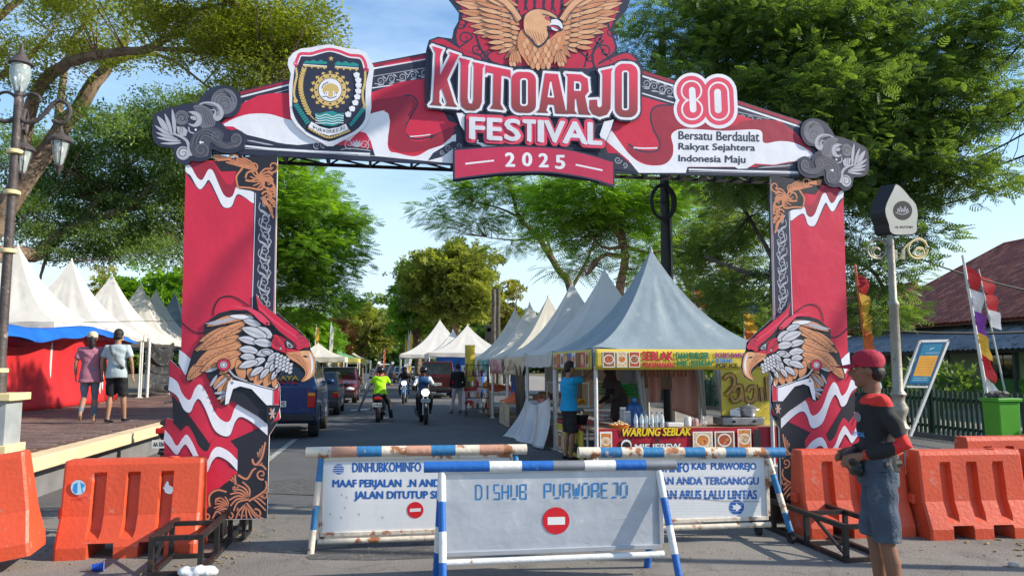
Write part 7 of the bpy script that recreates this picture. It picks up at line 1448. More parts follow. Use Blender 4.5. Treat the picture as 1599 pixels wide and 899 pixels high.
for n_, (i, y) in enumerate(tl):
    p = E + sd * (i * th_) + sn * .05; c = rr_.choice((0, 1, 1, 2)); jz = rr_.uniform(-.006, .006)
    if n_ < 290: o = bpy.data.objects.new('roof_tile', tm[c]); COL.objects.link(o); o.parent = rf_; o.location = Vector((p.x, y, p.z + jz)) - oo
    else:
        me = tm[c]; rest[c].add([(v.co.x + p.x, v.co.y + y, v.co.z + p.z + jz) for v in me.vertices], [tuple(f.vertices) for f in me.polygons])
for m, b_ in zip(TILE, rest): b_.build('roof_tiles', m, rf_, world=True, kind='stuff', fixn=False)
mb = MB(); mb.tube([(27, Y0_ - 4, 7.0), (27, yr, 7.0), (21.7, Y1_ + .25, 3.32)], .11, 8); mb.build('ridge_cap', TILE[1], rf_, world=True)
wing = thing('school_wing', 'farther red roofed school wing seen between tree and lamp post', 'building', (24, 38, 0)); MB().box((26, 41, 1.6), (8, 14, 3.2)).build('wall', GW2, wing, world=True)
mb = MB(); mb.add([(21.4, 34.0, 3.1), (30.4, 34.0, 3.1), (30.4, 49, 3.1), (21.4, 49, 3.1), (25.9, 34.0, 5.7), (25.9, 47, 5.7)], [(0, 1, 4), (0, 4, 5, 3), (1, 2, 5, 4), (2, 3, 5)]); mb.build('roof', TILE[1], wing, world=True); MB().tube([(25.9, 34.0, 5.75), (25.9, 47, 5.75)], .1, 6).build('ridge_cap', TILE[1], wing, world=True)
# ================================================================== shrubs and yard plants between fence and school
def shrub(label, x, y, h, w_, m, seed, name='shrub', unit=U_MID, n=60, size=.7, z0=.1, cat='shrub', group=None):
    rng = np.random.default_rng(seed); t = thing(name, label, cat, (x, y, z0), group=group); wd = MB(); parts = []
    for i in range(6): a = rng.uniform(0, 6.3); wd.tube([(x, y, z0), (x + .2 * w_ * math.cos(a), y + .2 * w_ * math.sin(a), z0 + h * .4), (x + .5 * w_ * math.cos(a), y + .5 * w_ * math.sin(a), z0 + h * .8)], [.03, .02, .01], 5)
    wd.build('stems', BKD, t, world=True); u = rng.normal(0, 1, (n * 4, 3)); u /= np.linalg.norm(u, axis=1)[:, None]; Q = np.array([x, y, z0 + h * .58]) + u * np.array([w_ * .5, w_ * .5, h * .45]) * rng.uniform(.3, 1, (n * 4, 1)) ** .5
    parts.append(scatter(Q, u, unit, size, rng, .2)); leaf_object('foliage', parts, m, t); return t
shrub('dark rounded shrub under the school veranda left of the info board', 19.0, 27, 1.6, 2.4, LD, 1); shrub('broad dark bush behind the leaning info board', 16.5, 21, 1.7, 2.6, LD, 2); shrub('leafy bush behind the wheelie bin', 15.5, 14.5, 2.0, 2.4, LD, 3); shrub('bright potted plant clump by the veranda post', 18.5, 19.0, 1.5, 1.2, LG, 4); shrub('dark bush filling the corner right of the bin', 15.0, 12.0, 1.8, 2.2, LD, 5)
shrub('low dark hedge plant behind the fence near the lamp post', 14.0, 24, 1.2, 2.2, LD, 6); shrub('green shrub behind the pickets seen through the food stall', 12.8, 26, 1.6, 2.6, LG, 7); shrub('second green shrub farther left behind the pickets', 12.6, 30, 1.7, 2.6, LD, 8)
pt = thing('palm_plant', 'small fan palm by the school wall right of the flag pole', 'palm', (18.6, 16.2, .1)); MB().tube([(18.6, 16.2, .1), (18.6, 16.2, 1.3)], [.08, .05], 8).build('trunk', BKD, pt, world=True)
for k in range(14):
    a = k * .449 * 2; e = .9 - .5 * (k % 3) * .5; mb = MB(); p0 = Vector((18.6, 16.2, 1.3)); d_ = Vector((math.cos(a), math.sin(a), e)).normalized(); side = d_.cross(Vector((0, 0, 1))).normalized()
    pts = [p0 + d_ * (1.1 * t_) + Vector((0, 0, -.5 * t_ * t_)) for t_ in (0, .33, .66, 1)]; mb.add([tuple(p + side * w__ * s_) for p, w__ in zip(pts, (.02, .09, .08, .005)) for s_ in (-1, 1)], [(0, 1, 3, 2), (2, 3, 5, 4), (4, 5, 7, 6)]); mb.build('frond', LG, pt, world=True, fixn=False)
# ================================================================== flags and poles
def flag_pole(label, foot, tip, r, colours, name='flag_pole', group=None, fw=.28, seg=.42, start=.04, dirx=1, m=None):
    foot, tip = Vector(foot), Vector(tip); t = thing(name, label, 'flag', tuple(foot), group=group); MB().tube([foot, tip], [r, r * .6], 8).build('pole', m or WF, t, world=True)
    d_ = (foot - tip); L__ = d_.length; d_ = d_.normalized(); 
    for k, c in enumerate(colours):
        a = start * L__ + k * seg
        mb = MB(); mb.grid(lambda u, v: tip + d_ * (a + seg * u) + Vector((dirx * fw * v * (.45 + .55 * math.sin(math.pi * (u * .5 + .3))) , .05 * math.sin(u * 5 + k + v * 3), -.12 * v)), 5, 3); mb.build('flag_cloth', c, t, world=True, fixn=False, smooth=True)
FW = mat('flag_white', (.72, .72, .74), .7, transl=.3); FR = mat('flag_red', (.55, .02, .03), .7, transl=.3); FP = mat('flag_purple', (.22, .05, .35), .7, transl=.3); FY = mat('flag_yellow', (.75, .45, .05), .7, transl=.3); FO = mat('flag_orange', (.7, .18, .05), .7, transl=.3); FB = mat('flag_blue', (.05, .2, .5), .7, transl=.3)
f_ = ground(1556, 706, .12); D_ = 12.8
flag_pole('leaning white pole with red, white, purple and yellow pennant beside the bin', tuple(f_), tuple(at_d(1503, 398, D_)), .035, [FR, FW, FP, FY, FR, FW, FP], seg=.40, fw=.26)
f2 = at_d(1575, 600, 22); flag_pole('farther red and white pennant rising in front of the tiled roof', (f2.x, f2.y, .1), tuple(at_d(1528, 420, 22)), .03, [FR, FR, FW], seg=.5, fw=.42)
f3 = at_d(1368, 640, 14); flag_pole('orange wrapped flag pole with red and white pennant right of the right pillar', (f3.x, f3.y, .12), tuple(at_d(1335, 412, 14)), .03, [FR, FY, FY, FO, FO, FW], seg=.36, fw=.22, m=FO)
f4 = at_d(1096, 600, 20); flag_pole('orange and white pennant poking up behind the grey tent peak', (f4.x, f4.y, .12), tuple(at_d(1084, 440, 20)), .025, [FO, FO, FW, FW], seg=.24, fw=.3)
f5 = at_d(1166, 600, 19); flag_pole('blue, yellow and brown layered pennant left of the right pillar', (f5.x, f5.y, .12), tuple(at_d(1160, 462, 19)), .025, [FB, FY, FY, FO, FW], seg=.24, fw=.38)
for k, (px, py, D, c, l_) in enumerate([(463, 502, 40, FY, 'yellow feather flag nearest the left eagle beak'), (494, 505, 44, FY, 'orange tipped feather flag second from the eagle beak'), (517, 503, 46, VINC, 'tall pale green and yellow feather flag over the tents'), (523, 510, 50, FY, 'slim yellow feather flag beside the tall pale one'), (531, 513, 54, FY, 'yellow flag at the corner of the green topped tent'), (534, 514, 58, FY, 'second of the pair of yellow flags over the left tents'), (537, 516, 62, FO, 'small orange yellow flag farthest along the left kerb'),
        (634, 527, 60, FY, 'yellow feather flag left of the bright white tent'), (638, 518, 58, VINC, 'tall pale feather flag left of the bright white tent'), (641, 516, 56, FY, 'yellow white feather flag closest to the bright white tent'), (600, 540, 75, FO, 'far small flag in front of the woods')]):
    tp = at_d(px, py, D); flag_pole(l_, (tp.x - .15, tp.y, 0), tuple(tp), .03, [c, c, FW if k % 2 else c, c], name='feather_flag', group='feather flags along the far kerbs', fw=.2, seg=(tp.z - .6) / 4.6)
# ================================================================== utility pole with cable coil, slender poles, wires
PB = mat('black_pole', (.02, .019, .018), .6, 0, .2, 3)
pb = at_d(1044, 600, 17.6); pole = thing('utility_pole', 'black utility pole with a big coil of cable behind the grey tent', 'utility pole', (pb.x, pb.y, .0))
MB().tube([(0, 0, 0), (0, 0, 4.2), (.02, 0, 9.5)], [.13, .12, .09], 12).build('shaft', PB, pole, smooth=True)
cc_ = at_d(1031, 318, 17.5); mb = MB()
for k in range(7): rr2 = .30 + .02 * (k % 3); mb.tube([(cc_.x + (rr2 * .78 + .01 * k) * math.cos(a) , cc_.y - .15 - .012 * k, cc_.z + (rr2 * 1.25) * math.sin(a)) for a in [i * math.pi / 12 for i in range(25)]], .016, 5, caps=False)
mb.build('cable_coil', PB, pole, world=True); mb = MB(); mb.bar((cc_.x - .15, cc_.y - .1, cc_.z), (pb.x + .05, pb.y - .1, cc_.z + .05), .03); mb.bar((pb.x + .1, pb.y, at_d(1050, 265, 17.6).z), (pb.x + .75, pb.y, at_d(1070, 278, 17.6).z), .06); mb.build('bracket', PB, pole, world=True)
p2 = at_d(1052, 600, 17.9); tag(MB().tube([(p2.x, p2.y, 0), (p2.x, p2.y, at_d(1049, 330, 17.9).z)], .05, 8).build('steel_pipe_pole', mat('pipe_grey', (.35, .30, .26), .6)), 'thin grey pipe strapped up alongside the black utility pole', 'pole')
for k, (px, py, D, l_) in enumerate([(771, 452, 48, 'left one of the two slender dark poles beyond the far tents'), (778, 450, 47, 'right one of the two slender dark poles beyond the far tents')]):
    q = at_d(px, py, D); tag(MB().tube([(q.x, q.y, 0), (q.x, q.y, q.z)], .13, 8).build('slender_pole', BKD), l_, 'pole')
q = at_d(603 + 160, 520, 46); sp = thing('traffic_light', 'small traffic light head on a pole beside the slender dark poles', 'traffic light', (q.x, q.y, 0)); MB().tube([(0, 0, 0), (0, 0, q.z)], .06, 8).build('pole', PB, sp); MB().box((0, -.1, q.z), (.4, .25, .9)).build('head', PB, sp, bevel=.03); MB().lathe([(0, 0), (.12, 0)], n=12, c=(0, -.235, q.z + .2), ax=Euler((R(90), 0, 0)).to_matrix()).build('lens', WHT, sp)
def wire(label, a, b, sag, r=.012):
    r *= 2.0
    a, b = Vector(a), Vector(b); o = MB().tube([a + (b - a) * t + Vector((0, 0, -sag * 4 * t * (1 - t))) for t in [i / 14 for i in range(15)]], r, 5).build('overhead_wire', PB); tag(o, label, 'wire', 'overhead wires at the right')
wire('overhead wire rising from the dark tree to the upper right corner', at_d(1330, 290, 20), at_d(1640, 20, 14), .3, .01); wire('second overhead wire, fanning just below the topmost', at_d(1330, 300, 20), at_d(1640, 130, 14), .3, .012); wire('overhead wire crossing the sky at mid height on the right', at_d(1320, 310, 20), at_d(1640, 185, 15), .3, .01)
wire('nearly level overhead wire above the school roof', at_d(1300, 320, 22), at_d(1640, 228, 17), .2, .014); wire('lowest fanned overhead wire behind the leafy branch tips', at_d(1300, 330, 22), at_d(1640, 262, 17), .4, .014); wire('thin wire drooping across the tiled roof', at_d(1430, 402, 20), at_d(1640, 460, 20), .1, .012); wire('black wire strung in front of the corrugated veranda roof', at_d(1300, 508, 18), at_d(1640, 516, 18), .12, .016)
# street poles added unseen at the right so their long shadows cross the foreground
for k, (x, y, h) in enumerate([(9.2, 4.35, 8.5), (13.5, 4.9, 7.0)]):
    sp = thing('added_shadow_pole', ('tall grey pole added outside the view on the right for its shadow', 'second added pole farther outside the view on the right, for its shadow')[k], 'pole', (x, y, .0)); MB().tube([(0, 0, 0), (0, 0, h)], [.09, .06], 10).build('shaft', mat('pipe_grey', (.35, .30, .26), .6), sp); MB().tube([(0, 0, h - .1), (-.5, .3, h + .25), (-1.3, .8, h + .3)], .035, 8).build('arm', mat('pipe_grey', (.35, .30, .26), .6), sp); MB().box((-1.5, .92, h + .28), (.5, .2, .1), (0, 0, R(150))).build('lamp_head', ALU, sp, bevel=.02)
# ================================================================== litter
cu = ground(143, 893); c_ = thing('paper_cup', 'small blue and white drinks cup lying on the road near the left barrier', 'cup', tuple(cu), rot=(0, R(90), R(15))); MB().lathe([(.026, 0), (.036, .085), (.038, .085), (.038, .09), (.033, .088), (.024, .003), (0, .003)], n=16, c=(-.036, 0, 0)).build('body', mat('cup_blue', (.01, .06, .35), .4), c_, smooth=True); MB().lathe([(.039, .082), (.040, .088), (.0, .089)], n=16, c=(-.036, 0, 0)).build('rim', WHT, c_)
bg_ = ground(308, 903); rs = np.random.default_rng(3); mb = MB(); 
for k in range(12): mb.ball((bg_.x + rs.uniform(-.10, .10), bg_.y + rs.uniform(-.04, .04), .035 + rs.uniform(0, .03)), (rs.uniform(.04, .08), .05, rs.uniform(.025, .05)), 10, 8)
o = melt(mb, 'plastic_bag', mat('thin_white_plastic', (.72, .75, .78), .35, 0, .08, 9, .6, 25, transl=.25), None, .008, 2, ripple=.006, rs=30); tag(o, 'crumpled white plastic bag beside the left ballast frame', 'plastic bag')
mb = MB()
for k in range(60):
    x, y = rr_.uniform(-1.9, -1.1), rr_.uniform(6.4, 9.0); a = rr_.uniform(0, 3.1); mb.box((x, y, .012), (rr_.uniform(.02, .06), .015, .004), (rr_.uniform(-.2, .2), rr_.uniform(-.2, .2), a))
for k in range(140): x, y = rr_.uniform(5.2, 8.5), rr_.uniform(5.6, 7.0); mb.box((x, y, .012), (rr_.uniform(.01, .05), .02, .01), (0, 0, rr_.uniform(0, 3)))
for k in range(420): x, y = rr_.uniform(-3.8, 6.5), rr_.choice((rr_.uniform(5.2, 9.0), 7.3 + rr_.gauss(0, .25))); mb.box((x, y, .009), (rr_.uniform(.008, .03), .01, .004), (0, 0, rr_.uniform(0, 3)))
o = mb.build('dry_leaf_litter', mat('dry_leaf', (.30, .21, .10), .8, 0, .4, 9)); o['kind'] = 'stuff'; o['label'] = 'scattered dry leaves and grit on the road'
stn = thing('stone', 'single pale stone lying on the dark ground at lower right', 'stone', tuple(ground(1583, 885))); MB().ball((0, 0, .02), (.05, .035, .025), 8, 6).build('body', mat('pale_stone', (.4, .37, .33), .9), stn)
# ================================================================== people
SK = mat('skin_brown', (0.20, 0.095, 0.055), 0.55, 0, .1, 10); SK2 = mat('skin_tan', (0.32, 0.17, 0.10), 0.55, 0, .1, 10); HAIR = mat('black_hair', (0.012, 0.010, 0.009), 0.5, 0, .3, 40, .5, 80)
def cl(name, c, **k): return mat(name, c, 0.85, 0, .12, 4, .35, 25, **k)
DENIM = mat('faded_denim', (0.055, 0.075, 0.105), 0.9, 0, .3, 9, .4, 60, col2=(.11, .135, .17), thr=.58, dscale=6)
BASE = dict(hip=(.09, 0, .90), knee=(.10, .02, .48), ankle=(.10, -.02, .08), toe=(.11, .15, .03), sh=(.175, 0, 1.385), el=(.235, -.03, 1.11), wr=(.25, .05, .88), head=(0, .015, 1.585), pelvis=(0, 0, .92), chest=(0, 0, 1.28), neck=(0, 0, 1.43))
def ell(mb, c, rx, ry, z, n=18, rot=0.0, cy=0.0, pw=2.4):
    o = []
    for k in range(n):
        a = 2 * math.pi * k / n; x = rx * abs(math.cos(a)) ** (2 / pw) * (1 if math.cos(a) > 0 else -1); y = ry * abs(math.sin(a)) ** (2 / pw) * (1 if math.sin(a) > 0 else -1); o.append((c[0] + x, c[1] + y, z))
    return o
def torso(mb, J, g=0.0, lo=None, gir=1.0, flare=0):
    p, c, n = Vector(J['pelvis']), Vector(J['chest']), Vector(J['neck']); r_ = []
    lv = [(-.10, .166 if g > 0 else .150, .118 if g > 0 else .105), (0, .166 if g > 0 else .158, .118 if g > 0 else .112), (.12, .140, .105), (.20, .138, .10)]
    for dz, rx, ry in lv:
        if lo is not None and p.z + dz < lo - .03: continue
        r_.append((Vector((p.x, p.y, p.z + dz)), rx, ry))
    for t, rx, ry in [(0, .165, .115), (.45, .178, .11), (.8, .15, .09), (1.0, .06, .058)]: r_.append((c + (n - c) * t, rx, ry))
    if lo is not None and r_[0][0].z > lo: q = r_[0]; r_.insert(0, (Vector((q[0].x, q[0].y, lo)), q[1] + flare, q[2] + flare))
    mb.loft([ell(mb, q, rx * gir + g, ry * gir + g, q.z) for q, rx, ry in r_])
def fingers(mb, wr, d, side, s_=1.0, curl=.5, r_=.0085):
    wr, d = Vector(wr), Vector(d).normalized(); side = Vector(side).normalized(); nrm = d.cross(side).normalized()
    mb.loft([[tuple(wr + d * (t * s_) + side * (w_ * math.cos(a) * s_) + nrm * (th * math.sin(a) * s_)) for a in [k * math.pi / 4 for k in range(8)]] for t, w_, th in ((-.01, .026, .02), (.03, .038, .017), (.085, .042, .014))])
    for k in range(4):
        b = wr + d * (.08 * s_) + side * ((k - 1.5) * .021 * s_); l_ = (.062, .075, .070, .052)[k] * s_; m_ = b + d * (l_ * .5) + nrm * (l_ * .15 * curl); e = m_ + d * (l_ * .45 * (1 - curl * .6)) + nrm * (l_ * .5 * curl); mb.tube([b - d * .01, m_, e], [r_ * s_, r_ * .95 * s_, r_ * .8 * s_], 8)
    b = wr + d * .025 * s_ - side * .032 * s_; mb.tube([b, b + d * .03 * s_ - side * .022 * s_, b + d * .058 * s_ - side * .026 * s_ + nrm * .012 * curl], [r_ * 1.25 * s_, r_ * 1.1 * s_, r_ * .85 * s_], 8)
def person(label, loc, rz, J=None, skin=SK, shirt=None, sleeve='short', pants=None, leg='shorts', hair='short', shoe=None, S=1.0, vox=.017, hem=.86, cat='person', group=None, hijab=None, paintf=None, look=0.0, smats=None, rot=None, gir=1.0, ripple=.006):
    D = {}
    for k, v in BASE.items():
        if k in ('head', 'pelvis', 'chest', 'neck'): D[k] = v
        else: D[k + 'R'] = v; D[k + 'L'] = (-v[0], v[1], v[2])
    if J:
        for k, v in J.items():
            if k in BASE and k not in ('head', 'pelvis', 'chest', 'neck'): D[k + 'R'] = v; D[k + 'L'] = (-v[0], v[1], v[2])
            else: D[k] = v
    D = {k: Vector(v) * S for k, v in D.items()}; t = thing('person', label, cat, loc, rz, group, rot)
    b = MB(); hd = D['head']; HM = Matrix.Rotation(look, 3, 'Z')
    torso(b, D, -.012, gir=gir)
    h_ = MB(); h_.ball((0, 0, .02), (.074, .094, .105), 18, 14); h_.ball((0, .028, -.045), (.056, .062, .072), 14, 10); h_.ball((0, .055, -.09), (.03, .03, .025), 10, 8)
    h_.tube([(0, .088, .02), (0, .112, -.022), (0, .098, -.034)], [.010, .017, .013], 8); h_.ball((0, .085, -.058), (.024, .014, .009), 10, 6); h_.ball((0, .082, .035), (.055, .016, .010), 12, 6)
    for s_ in (-1, 1): h_.ball((s_ * .077, -.002, -.005), (.010, .018, .03), 8, 8); h_.ball((s_ * .04, .06, -.02), (.022, .022, .022), 8, 6)
    for v in h_.v: pass
    b.add([tuple(hd + HM @ (Vector(v) * S)) for v in h_.v], h_.f)
    b.tube([D['neck'] - Vector((0, 0, .05)), hd + HM @ Vector((0, -.02, -.04))], [.056 * S, .05 * S], 12)
    for s_ in 'LR':
        b.tube([D['hip' + s_], (D['hip' + s_] + D['knee' + s_]) / 2, D['knee' + s_], D['knee' + s_] * .7 + D['ankle' + s_] * .3 + Vector((0, -.012, 0)), D['ankle' + s_]], [.078 * S, .068 * S, .048 * S, .052 * S, .032 * S], 12)
        a_, t_ = D['ankle' + s_], D['toe' + s_]; b.tube([a_ + (a_ - t_) * .25 - Vector((0, 0, .035)), a_ * .5 + t_ * .5 - Vector((0, 0, .01)), t_], [.034 * S, .036 * S, .024 * S], 10, flat=.8)
        b.tube([D['sh' + s_] - Vector((0, 0, .01)), (D['sh' + s_] + D['el' + s_]) / 2, D['el' + s_], (D['el' + s_] + D['wr' + s_]) / 2, D['wr' + s_]], [.046 * S, .042 * S, .034 * S, .034 * S, .024 * S], 10)
        dr = (D['wr' + s_] - D['el' + s_]); fingers(b, D['wr' + s_], dr, Vector((0, 1, 0)) if abs(dr.normalized().y) < .8 else Vector((0, 0, 1)), S, .5, .0085 if vox < .012 else .0125)
    melt(b, 'body', skin, t, vox, 3)
    if shirt:
        m_ = MB(); torso(m_, D, .020, lo=hem * S, flare=.022, gir=gir)
        k_ = {'short': .62, 'none': 0, 'long': 1}[sleeve]
        for s_ in 'LR':
            sh, el, wr = D['sh' + s_], D['el' + s_], D['wr' + s_]; inn = Vector((sh.x * .55, sh.y, sh.z - .01))
            if sleeve == 'long': m_.tube([inn, sh, (sh + el) / 2, el, (el + wr) / 2, wr - (wr - el) * .06], [.06, .062, .055, .05, .044, .034], 12)
            elif sleeve == 'short': m_.tube([inn, sh, sh + (el - sh) * k_ * .6, sh + (el - sh) * k_ * 1.15], [.06, .064, .062, .066], 12)
        o = melt(m_, 'shirt', shirt, t, vox, 2, ripple=ripple, rs=11, seed=len(label))
        if paintf:
            me = o.data; me.materials.clear(); [me.materials.append(q) for q in smats]; me.polygons.foreach_set('material_index', [paintf(p.center) for p in me.polygons])
    if pants:
        m_ = MB(); p = D['pelvis']; m_.loft([ell(m_, p, .145 + .016, .108 + .014, z) for z in (p.z - .09 * S, p.z, p.z + .10 * S)])
        for s_ in 'LR':
            h, k, a = D['hip' + s_], D['knee' + s_], D['ankle' + s_]
            if leg == 'shorts': m_.tube([h + Vector((0, 0, .02)), (h + k) / 2, k + (h - k) * .02], [.086 * S, .092 * S, .09 * S], 14)
            elif leg == 'tight': m_.tube([h, (h + k) / 2, k, k * .6 + a * .4, a + (k - a) * .12], [.088, .076, .055, .056, .04], 12)
            else: m_.tube([h, (h + k) / 2, k, (k + a) / 2, a + Vector((0, 0, .02))], [.094, .084, .066, .062, .058], 12)
        melt(m_, 'shorts' if leg == 'shorts' else 'trousers', pants, t, vox, 2, ripple=ripple, rs=9)
    if shoe:
        for s_ in 'LR':
            a_, t_ = D['ankle' + s_], D['toe' + s_]; MB().tube([a_ + (a_ - t_) * .32 - Vector((0, 0, .04)), a_ * .55 + t_ * .45 - Vector((0, 0, .012)), t_ + (t_ - a_) * .08], [.04, .046, .032], 10, flat=.75).build('shoe', shoe, t, smooth=True)
    hh = MB()
    def put(mb, nm, m): mb.v = [tuple(hd + HM @ (Vector(v) * S)) for v in mb.v]; return mb.build(nm, m, t, smooth=True)
    if hijab:
        hh.ball((0, -.012, .015), (.096, .112, .125), 16, 12); hh.loft([[(w_ * math.cos(a) , -.02 + d_ * math.sin(a), z) for a in [k * math.pi / 8 for k in range(16)]] for w_, d_, z in ((.085, .10, 0), (.10, .11, -.09), (.15, .13, -.17), (.20, .15, -.28))]); o = put(hh, 'headscarf', hijab)
    elif hair in ('short', 'long'):
        hh.ball((0, -.014, .042), (.083, .098, .098), 16, 12)
        hh.ball((0, -.05, -.01), (.075, .06, .07), 12, 8)
        if hair == 'long': hh.tube([(0, -.09, .02), (0, -.13, -.03), (0, -.12, -.16), (0, -.10, -.24)], [.03, .05, .045, .01], 10)
        put(hh, 'hair', HAIR)
    t['_s'] = S; return t, D, hd, HM
def cap(t, hd, HM, m, S=1.0, vox=None, brim=True):
    c = MB(); c.lathe([(.088, -.012), (.091, .03), (.084, .062), (.064, .088), (.03, .102), (.006, .106)], n=20, sc=(1, 1.14)); c.v = [tuple(hd + HM @ (Vector((v[0], v[1] - .008, v[2] + .035)) * S)) for v in c.v]; o = c.build('cap', m, t, smooth=True)
    b = MB(); b.grid(lambda u, v: hd + HM @ (Vector((math.sin((u - .5) * 2.5) * .085, .055 + math.cos((u - .5) * 2.5) * .04 + .10 * v * math.cos((u - .5) * 2.2), .045 - .022 * v - .05 * (u - .5) ** 2)) * S), 12, 4); q = b.build('cap_brim', m, o, smooth=True, fixn=False); q.modifiers.new('s', 'SOLIDIFY').thickness = .005
def helmet(t, hd, HM, m, visor=True):
    c = MB(); c.ball((0, -.01, .035), (.125, .14, .13), 18, 12); c.v = [tuple(hd + HM @ Vector((v[0], v[1], max(v[2], -.045)))) for v in c.v]; o = c.build('helmet', m, t, smooth=True)
    if visor: b = MB(); b.grid(lambda u, v: hd + HM @ Vector((math.sin((u - .5) * 2.4) * .132, math.cos((u - .5) * 2.4) * .15, .07 - .10 * v)), 10, 3); b.build('visor', DGL, o, smooth=True, fixn=False)
# ---- the standing man at the right
hp = at_d(1382, 960, 5.1); BKS = cl('black_shirt_cloth', (.018, .018, .02)); RDP = cl('red_shirt_panel', (.60, .03, .025)); 
def hpaint(c):
    x, y, z = c
    if z > 1.372 - abs(x) * .12 and abs(x) > .06: return 1
    if x < -.11 and math.dist((x, y, z), (-.20, -.13, 1.10)) < .078: return 1
    if math.dist((x, y, z), (-.125, .11, 1.02)) < .05: return 1
    return 0
t, D, hd, HM = person('man in dark red cap, black and red long sleeved shirt and denim shorts at right', (hp.x, hp.y, 0), R(66), dict(sh=(.155, 0, 1.375), elL=(-.20, -.13, 1.11), wrL=(-.13, .12, 1.02), elR=(.20, -.10, 1.12), wrR=(.06, .14, 1.04), hip=(.078, 0, .90), kneeL=(-.08, -.02, .47), ankleL=(-.085, -.06, .08), kneeR=(.075, .03, .48), ankleR=(.08, .0, .08), head=(0, .035, 1.575), neck=(0, .01, 1.425)), SK, BKS, 'long', DENIM, 'shorts', 'short', shoe=BLK, vox=.0085, hem=.92, paintf=hpaint, smats=[BKS, RDP], look=R(-8), ripple=.007, gir=.86)
cap(t, hd, HM, mat('dark_red_cap', (.34, .012, .035), .8, 0, .1, 6, .3, 40))
for s_ in (-1, 1):
    e = MB(); e.ball(tuple(hd + HM @ Vector((s_ * .032, .083, .012))), (.012, .007, .007), 10, 8); e.build('eye', WHT, t, smooth=True); e = MB(); e.ball(tuple(hd + HM @ Vector((s_ * .032, .088, .012))), (.005, .004, .005), 8, 6); e.build('iris', BLK, t)
    MB().tube([tuple(hd + HM @ Vector((s_ * a, b_, c_))) for a, b_, c_ in ((.014, .096, .032), (.034, .093, .038), (.054, .078, .033))], .0035, 5).build('eyebrow', HAIR, t)
MB().tube([tuple(hd + HM @ Vector((a, b_, -.060))) for a, b_ in ((-.022, .088), (0, .098), (.022, .088))], .004, 6).build('lips', mat('lip', (.28, .10, .08), .5), t)
mb = MB(); mb.ball((-.01, .165, .99), (.13, .06, .075), 14, 10); mb.ball((-.07, .14, .94), (.08, .05, .06), 12, 8); o = melt(mb, 'waist_bag', mat('black_leather', (.015, .015, .017), .4, 0, .2, 8, .5, 18), t, .01, 2, ripple=.006, rs=22)
MB().tube([(-.10, .12, .99), (-.155, -.02, .97), (-.09, -.12, .98), (.09, -.12, .98), (.155, 0, .98), (.08, .13, .99)], .012, 6, flat=2.0).build('bag_strap', BLK, t)
mb = MB(); c = (-.075, .122, 1.27); mb.lathe([(0, 0), (.032, 0)], n=18, c=c, ax=Euler((R(-92), 0, R(28))).to_matrix()); mb.build('chest_badge', PGR, t)
mb = MB(); q_ = text_mesh('OFFICIAL', .03); Mx = Euler((R(90), 0, R(180 - 152 + 180))).to_matrix(); mb.add([tuple(Vector((-.085, .126, 1.16)) + Mx @ Vector(((u - .5) * .13, (v - .5) * .03, 0))) for u, v in q_[0]], q_[1]); mb.build('chest_print', SKYB, t, fixn=False)
# ---- man in the blue T shirt hanging the banner
q = ground(889, 719); BT = cl('bright_blue_cloth', (.01, .30, .55)); BSH = mat('black_shorts', (.02, .02, .022), .85, 0, .2, 5, .3, 25, col2=(.25, .2, .17), thr=.68, dscale=9)
person('man in bright blue T-shirt reaching up to tie the stall banner', tuple(q), R(-78), dict(elL=(-.16, .24, 1.36), wrL=(-.08, .42, 1.50), elR=(.15, .25, 1.40), wrR=(.10, .44, 1.56), head=(0, .03, 1.60)), SK2, BT, 'short', BSH, 'shorts', vox=.014, shoe=BLK, S=.98)
# ---- vendor
q = at_d(968, 640, 13.3); CHB = cl('dark_brown_cloth', (.03, .018, .016))
person('stall vendor in dark brown headscarf and top bending over the side counter', (q.x, q.y, .02), R(100), dict(elL=(-.24, .18, 1.10), wrL=(-.20, .42, .98), elR=(.22, .14, 1.08), wrR=(.14, .36, .95), chest=(0, .10, 1.24), neck=(0, .16, 1.38), sh=(.17, .12, 1.34), head=(0, .20, 1.52)), SK2, CHB, 'long', CHB, 'long', hijab=CHB, vox=.018, S=.97, hem=.7)
# ---- two walkers on the plaza
q = ground(137, 661, PZ); t, D, hd, HM = person('woman in mauve T-shirt, grey leggings and pale cap walking on the plaza', tuple(q), R(14), dict(kneeL=(-.09, .03, .48), ankleL=(-.11, -.24, .19), toeL=(-.12, -.17, .06), kneeR=(.08, .10, .50), ankleR=(.08, .12, .08), toeR=(.09, .28, .03), elL=(-.25, -.02, 1.12), wrL=(-.25, .05, .90)), SK2, cl('mauve_cloth', (.33, .13, .18)), 'short', cl('grey_leggings', (.13, .17, .21)), 'tight', 'long', vox=.016, S=.99, hem=.76)
cap(t, hd, HM, cl('beige_cap', (.55, .48, .36)))
q = ground(178, 661, PZ); t, D, hd, HM = person('man in pale grey T-shirt and black shorts walking beside the woman', tuple(q), R(-4), dict(kneeL=(-.11, .06, .50), ankleL=(-.12, .0, .08), kneeR=(.10, .10, .50), ankleR=(.11, .16, .09), toeR=(.12, .32, .06), el=(.26, -.02, 1.12), wr=(.27, .04, .88)), SK2, cl('pale_teal_grey_cloth', (.36, .43, .45)), 'short', cl('black_cloth', (.012, .012, .014)), 'shorts', shoe=BLK, vox=.016, S=1.02, hem=.84)
MB().tube([(-.10, -.10, 1.44), (-.04, -.152, 1.30), (.08, -.150, 1.12), (.17, -.09, 1.02)], .022, 6, flat=.5).build('cross_strap', BLK, t, smooth=True)
